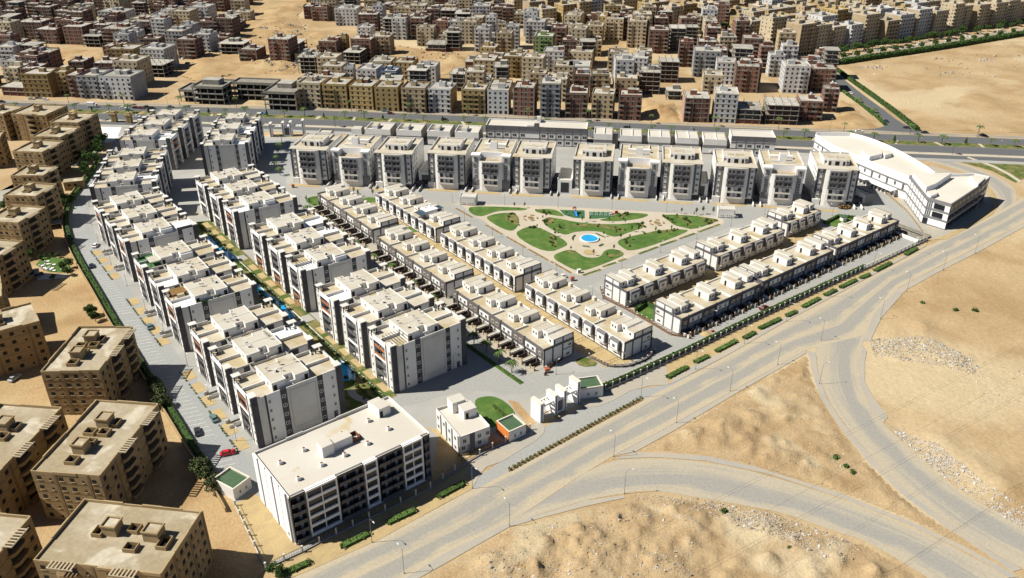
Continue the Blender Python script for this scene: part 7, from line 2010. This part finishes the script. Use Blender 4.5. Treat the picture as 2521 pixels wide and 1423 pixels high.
# ---- park furniture
cx, cy = G(*ZP(1265, 393))
t = thing('fountain', 'round blue water basin with white rim in the park centre', 'fountain', (cx, cy, .1))
b = MB(); n = 40
for r0, r1, z in ((3.75, 4.2, .55),):
    ring = [(math.cos(2 * math.pi * i / n), math.sin(2 * math.pi * i / n)) for i in range(n)]
    k = b.k('white')
    for i in range(n):
        (a0, b0), (a1, b1) = ring[i], ring[(i + 1) % n]; o = len(b.v)
        b.v += [(a0 * r0, b0 * r0, z), (a1 * r0, b1 * r0, z), (a1 * r1, b1 * r1, z), (a0 * r1, b0 * r1, z), (a0 * r1, b0 * r1, 0), (a1 * r1, b1 * r1, 0), (a0 * r0, b0 * r0, .1), (a1 * r0, b1 * r0, .1)]
        for f in ((0, 3, 2, 1), (3, 4, 5, 2), (6, 0, 1, 7)): b.f.append(tuple(o + x for x in f)); b.m.append(k)
b.build('rim', t)
MB().prism([(3.78 * a, 3.78 * c) for a, c in ring], .02, .4, 'water').build('water', t)
MB().cyl(3.9, -1.2, 0, .9, .3, .3, 'grey_mid', 8).build('pump', t)
for q in ([(1105, 400), (1112, 375), (1135, 357), (1140, 362), (1122, 380), (1118, 408)], [(1310, 345), (1330, 346), (1400, 378), (1400, 385), (1340, 362)], [(1200, 453), (1262, 460), (1262, 468), (1205, 462)], [(1342, 455), (1380, 438), (1390, 443), (1352, 461)]):
    w = ZL(ZP, q); tag(MB().prism(w, .1, .5, 'kerb', 'leaf_dark').build('planter'), 'curved low planter around the park water basin', 'planter', 'basin planters')
for px, lab in (((740, 208), 'small round resting circle with posts beside the bedded lawn'), ((1858, 250), 'small round resting circle with posts on the far kiosk side')):
    x, y = G(*ZP(*px)); t = thing('seating_circle', lab, 'seating', (x, y, .1))
    MB().cyl(0, 0, 0, .3, 1.7, 1.7, 'stone_beige', 16).cyl(0, 0, .3, .5, 1.2, 1.2, 'soil', 14).build('planter', t)
    for i in range(5):
        a = i * 1.26; MB().box(-.9, .9, -.25, .25, .35, .45, 'wood', True).box(-.8, -.7, -.2, .2, 0, .35, 'iron').box(.7, .8, -.2, .2, 0, .35, 'iron').build('bench', t, loc=(3.2 * math.cos(a), 3.2 * math.sin(a), 0), rz=a + 1.57)
x, y = G(*ZP(1130, 165)); t = thing('playground_slide', 'playground tower with a straight blue slide', 'playground', (x, y, .2), R(-80))
MB().box(-.7, .7, -.7, .7, 1.3, 1.45, 'wood', True).box(-.7, -.6, -.7, -.6, 0, 2.8, 'play_red').box(.6, .7, -.7, -.6, 0, 2.8, 'play_red').box(-.7, -.6, .6, .7, 0, 2.8, 'play_red').box(.6, .7, .6, .7, 0, 2.8, 'play_red').build('tower', t)
MB().poly([(-.95, -.95, 2.8), (.95, -.95, 2.8), (0, 0, 3.6)], 'rust').poly([(.95, -.95, 2.8), (.95, .95, 2.8), (0, 0, 3.6)], 'rust').poly([(.95, .95, 2.8), (-.95, .95, 2.8), (0, 0, 3.6)], 'rust').poly([(-.95, .95, 2.8), (-.95, -.95, 2.8), (0, 0, 3.6)], 'rust').build('roof', t)
b = MB(); b.poly([(.7, -.45, 1.5), (4.6, -.45, .25), (4.6, .45, .25), (.7, .45, 1.5)], 'play_blue'); b.poly([(.7, -.45, 1.5), (4.6, -.45, .25), (4.6, -.45, .6), (.7, -.45, 1.9)], 'play_blue'); b.poly([(.7, .45, 1.5), (4.6, .45, .25), (4.6, .45, .6), (.7, .45, 1.9)], 'play_blue'); b.build('slide', t)
x, y = G(*ZP(1475, 168)); t = thing('playground_arch', 'red yellow and blue striped climbing slide in the playground', 'playground', (x, y, .2), R(25))
for i, m in enumerate(('play_red', 'play_yellow', 'play_blue')): MB().prism([(-2.2, -.6 + i * .42), (2.2, -.6 + i * .42), (2.2, -.2 + i * .42), (-2.2, -.2 + i * .42)], .0, .35, m).box(.6, 2.2, -.6 + i * .42, -.2 + i * .42, .35, 1.3, m).build('stripe', t)
t = thing('swing_set', 'white swing frames on the dark playground surface', 'swing', (*G(*ZP(1310, 185)), .2), R(-8))
b = MB()
for i in range(5): b.tube([(-2 + i * 2.2, 0, 0), (-1.7 + i * 2.2, 0, 1.9), (-1.0 + i * 2.2, 0, 1.9), (-.7 + i * 2.2, 0, 0)], .09, 'metal_white', 5)
b.build('frame', t)
for i in range(5): MB().box(-.3, .3, -.15, .15, .5, .6, 'white', True).tube([(0, 0, .6), (0, 0, 1.85)], .02, 'metal', 4).build('seat', t, loc=(-1.35 + i * 2.2, 0, 0))
# red and white utility boxes at street corners
for px, m, lab in (((1409, 691), 'red_box', 'red brick utility box at the park tip kerb'), ((1347, 917), 'red_box', 'red utility box at the end of the porch villas'), ((1386, 684), 'white', 'white utility cabinet at the park tip'), ((722, 462), 'red_box', 'red utility box at the first tower bed'), ((1425, 672), 'white', 'white utility cabinet beside the park tip planter')):
    x, y = G(*px); t = tag(MB().box(-.7, .7, -.5, .5, 0, 1.5, m).box(-.8, .8, -.6, .6, 1.5, 1.65, 'offwhite' if m == 'white' else m).box(-.5, .5, -.54, -.5, .3, 1.3, 'metal', True).build('utility_box', loc=(x, y, .06), rz=R(20)), lab, 'utility box')
# glazed roof terrace of one villa near the park kiosk
x, y = G(1078, 530, 6.6); t = thing('roof_conservatory', 'white roof conservatory with glass canopies and dishes on a villa roof', 'conservatory', (x - 5, y - 2, 6.56), R(37.5))
MB().box(0, 6, 0, 5, 0, 2.6, 'white_bright').box(-.3, 6.3, -.3, 5.3, 2.6, 2.75, 'roof_white').build('room', t); MB().box(-4, 0, -1.6, 4, 2.1, 2.2, 'glass_blue', True).box(6, 9.4, 0, 4.4, 2.1, 2.2, 'glass_blue', True).build('glass_canopy', t)
for x_, y_ in ((-3.9, -1.5), (-3.9, 3.8), (9.3, .1), (9.3, 4.2)): MB().box(-.06, .06, -.06, .06, 0, 2.1, 'metal_white').build('post', t, loc=(x_, y_, 0))
for i in range(4): obj('satellite_dish', DISH, t, loc=(1 + i * 1.4, 2 + i % 2, 2.75), rz=R(140))
# heap of cut branches and sand pile, estate carport
x, y = G(2077, 513)
b = MB(); leafcloud(b, [(0, 0, .8, 3.0, 1.6, .8), (1.5, .4, .6, 1.8, 1.2, .6)], .5, 'soil', 420, 1, 'rust', rs); tag(b.build('branch_heap', loc=(x, y, .05)), 'heap of dry brown cut branches beside the last tower street', 'heap')
x, y = G(1738, 822); b = MB(); b.cyl(0, 0, 0, .7, 2.2, .3, 'dirt_yellow', 14); b.box(2.4, 3.6, -.35, .35, .2, .6, 'red_box'); tag(b.build('sand_heap', loc=(x, y, .06), rz=R(30)), 'small sand heap with a red barrow on the street by garage villas', 'heap')
x, y = G(2075, 543); t = thing('garden_hut', 'small green roofed hut on the lawn before the last villas', 'hut', (x, y, .09), R(30))
MB().box(-1.2, 1.2, -1, 1, 0, 2, 'white').build('wall', t); MB().box(-1.6, 1.6, -1.4, 1.4, 2, 2.2, 'roof_green').build('roof', t)
for i, px in enumerate(((60, 690), (72, 684), (130, 560))):
    x, y = G(*px); t = thing('carport', 'flat shade canopy on posts beside a beige building', 'carport', (x, y, 0), R(25), 'estate shade canopies')
    MB().box(-4, 4, -2.5, 2.5, 2.3, 2.45, 'metal' if i else 'c_grey', True).build('roof', t)
    for a in (-3.8, 3.8):
        for c in (-2.3, 2.3): MB().box(-.08, .08, -.08, .08, 0, 2.3, 'metal').build('post', t, loc=(a, c, 0))
# white tomb like slabs / garden chairs on the estate plot
for i in range(14):
    p = G(100 + rs.uniform(0, 68), 640 + rs.uniform(0, 28)); tag(MB().box(-.9, .9, -.45, .45, 0, .4, 'white_bright').box(-.9, -.7, -.45, .45, .4, .9, 'white_bright').build('lounger', loc=(*p, .06), rz=R(20 + rs.uniform(-20, 20))), 'white lounger on the small estate lawn', 'lounger', 'estate lawn loungers')
# entrance canopies and stair blocks along the parking road frontage
for gi, (o, ph) in enumerate((((-73.8, 190.9), 37.8), ((-113.3, 242.6), 37.4), ((-151.8, 294.7), 37.3))):
    a = R(ph)
    for i in (0, 1):
        yy = 15.5 + i * 18.6
        x = o[0] - math.cos(a) * 1.0 - math.sin(a) * yy; y = o[1] - math.sin(a) * 1.0 + math.cos(a) * yy
        t = thing('entrance_porch', 'low grey entrance porch with glass roof between apartment blocks on the parking road', 'porch', (x, y, .05), a, 'entrance porches')
        MB().box(-2.6, 3, -1.6, -1.4, 0, 1.2, 'white').build('side_wall', t); MB().box(-2.6, 3, 1.4, 1.6, 0, 1.2, 'white').build('side_wall', t); MB().box(-1.6, 2, -1.2, 1.2, 2.1, 2.2, 'grey_wall', True).build('canopy', t); MB().box(-1.6, -1.4, -1.2, -1.0, 0, 2.1, 'metal').build('post', t); MB().box(-1.6, -1.4, 1.0, 1.2, 0, 2.1, 'metal').build('post', t)
# flower lettering on the oval lawn: a low clipped hedge pattern
b = MB(); P0, P1 = G(1212, 1000), G(1240, 1024)
for i in range(9):
    u = i / 8; x, y = P0[0] + (P1[0] - P0[0]) * u, P0[1] + (P1[1] - P0[1]) * u
    leafcloud(b, [(x, y, .25, .35, .35, .25), (x + .5, y + .4, .25, .3, .3, .2)], .14, 'leaf_lime', 50, 1, 'leaf_olive', rs)
tag(b.build('flower_bed'), 'pale low flower bed pattern on the oval lawn', 'flower bed')
# ---- rubble and debris
def stones(name, label, poly_px, n, smin, smax, mts, zoff=.1, seed=1, lots=None):
    rr = random.Random(seed); w = GL(poly_px); b = MB(); ks = [b.k(m) for m in mts]
    x0, x1 = min(p[0] for p in w), max(p[0] for p in w); y0, y1 = min(p[1] for p in w), max(p[1] for p in w)
    c = 0; cl = [(rr.uniform(x0, x1), rr.uniform(y0, y1)) for _ in range(14)]
    while c < n:
        if rr.random() < .6: q = rr.choice(cl); x, y = rr.gauss(q[0], 3), rr.gauss(q[1], 2.5)
        else: x, y = rr.uniform(x0, x1), rr.uniform(y0, y1)
        c += 1
        if not inside((x, y), w): continue
        s = rr.uniform(smin, smax) * (1 if rr.random() < .9 else 2.0); o = len(b.v); a = rr.uniform(0, 6.3)
        ca, sa = math.cos(a), math.sin(a); hgt = s * rr.uniform(.3, .9)
        z = ground_z(x, y)
        for zz, k_ in ((z - .1, 1.0), (z + hgt, .6)):
            for dx, dy in ((-1, -.7), (1, -.6), (.9, .7), (-.8, .8)):
                X, Y = dx * s * k_ * rr.uniform(.7, 1.2), dy * s * k_ * rr.uniform(.7, 1.2)
                b.v.append((x + X * ca - Y * sa, y + X * sa + Y * ca, zz))
        m = rr.choice(ks)
        for f in ((0, 1, 5, 4), (1, 2, 6, 5), (2, 3, 7, 6), (3, 0, 4, 7), (4, 5, 6, 7)): b.f.append(tuple(o + i for i in f)); b.m.append(m)
    o = b.build(name); o['kind'] = 'stuff'
    return tag(o, label, 'rubble')
from mathutils.bvhtree import BVHTree
_tv, _tf = [], []
for o in bpy.data.objects:
    if o.name.startswith('dirt_'):
        k0 = len(_tv); _tv += [v.co.copy() for v in o.data.vertices]; _tf += [tuple(k0 + i for i in p.vertices) for p in o.data.polygons]
_bvh = BVHTree.FromPolygons(_tv, _tf)
def ground_z(x, y):
    h = _bvh.ray_cast(Vector((x, y, 50)), Vector((0, 0, -1)))[0]
    return h.z if h else .02
RL = ('rubble_light', 'rubble_light', 'rubble_brown', 'concrete', 'dirt', 'rubble_white')
stones('rubble', 'pale rubble dumped along the lower branch road edge', [(1560, 1212), (1700, 1225), (1900, 1262), (2010, 1300), (2130, 1350), (2080, 1400), (1900, 1330), (1700, 1260), (1560, 1232)], 9000, .07, .26, RL, seed=2)
stones('rubble', 'white and grey rubble dumped along the curved branch road', [(2180, 1040), (2240, 1070), (2310, 1100), (2430, 1200), (2521, 1250), (2540, 1320), (2440, 1250), (2360, 1205), (2280, 1140), (2210, 1075)], 9500, .07, .28, ('rubble_light', 'rubble_brown', 'rubble_white', 'rubble_light'), seed=3)
stones('rubble', 'scattered broken stones on the sand lot below the desert road', [(1150, 1380), (1280, 1310), (1540, 1240), (1700, 1290), (1760, 1423), (1150, 1440)], 2600, .06, .2, RL, seed=4)
stones('rubble', 'pale stone scatter across the triangular desert plot', [(1580, 1105), (1800, 985), (1985, 880), (2020, 990), (2130, 1140), (2060, 1205), (1850, 1145)], 2200, .05, .17, RL, seed=5)
stones('rubble', 'dumped rubble patch on the open sand right of the branch road', [(2140, 835), (2280, 830), (2390, 880), (2420, 930), (2300, 900), (2150, 880)], 5500, .07, .26, RL, seed=6)
stones('rubble', 'thin white debris on the far right sand', [(2380, 920), (2521, 900), (2521, 1010), (2420, 990)], 900, .06, .2, ('rubble_white', 'rubble_light', 'rubble_brown'), seed=7)
stones('rubble', 'grey debris across the big empty field', [(2100, 165), (2300, 140), (2521, 110), (2521, 190), (2300, 190), (2150, 185)], 900, .25, .8, ('rubble_brown', 'rubble_light', 'concrete'), seed=8)
stones('rubble', 'building debris on the sand slope between unfinished blocks', [(640, 60), (760, 60), (780, 110), (700, 180), (600, 190), (560, 150)], 700, .25, .8, ('rubble_brown', 'concrete'), seed=9)
stones('rubble', 'stacked materials on sand plots beyond the highway', [(940, 110), (1180, 128), (1160, 185), (960, 185)], 300, .3, .9, ('rubble_brown', 'rust', 'concrete'), seed=10)
# ---- overhead wires across the desert plots with their pylons outside the view
def wire(p0, p1, z, off, parent):
    pts = []
    for i in range(13):
        u = i / 12; pts.append((p0[0] + (p1[0] - p0[0]) * u + off[0], p0[1] + (p1[1] - p0[1]) * u + off[1], z - 5.0 * 4 * u * (1 - u) * .35))
    MB().tube(pts, .02, 'iron', 4).build('wire', parent)
A_, B_w = Vector((-15, 95)), Vector((250, 262))
t = thing('power_line', 'thin overhead power line wires crossing the sand plots', 'power line', (0, 0, 0))
dn = (B_w - A_).normalized(); nn_ = Vector((-dn.y, dn.x))
for z, o in ((26, -7), (26, -6.2), (26, 7), (26, 7.8), (31, -4.5)): wire(A_, B_w, z, nn_ * o, t)
for P in (A_, B_w):
    b = MB()
    for sx, sy in ((-2.5, -2.5), (2.5, -2.5), (2.5, 2.5), (-2.5, 2.5)): b.tube([(P.x + sx, P.y + sy, 0), (P.x + sx * .25, P.y + sy * .25, 24), (P.x, P.y, 38)], .14, 'metal', 4)
    for z, w_ in ((26, 8.3), (31, 5), (36, 3.2)): b.tube([(P.x - nn_.x * w_, P.y - nn_.y * w_, z), (P.x + nn_.x * w_, P.y + nn_.y * w_, z)], .12, 'metal', 4)
    b.build('pylon', t)
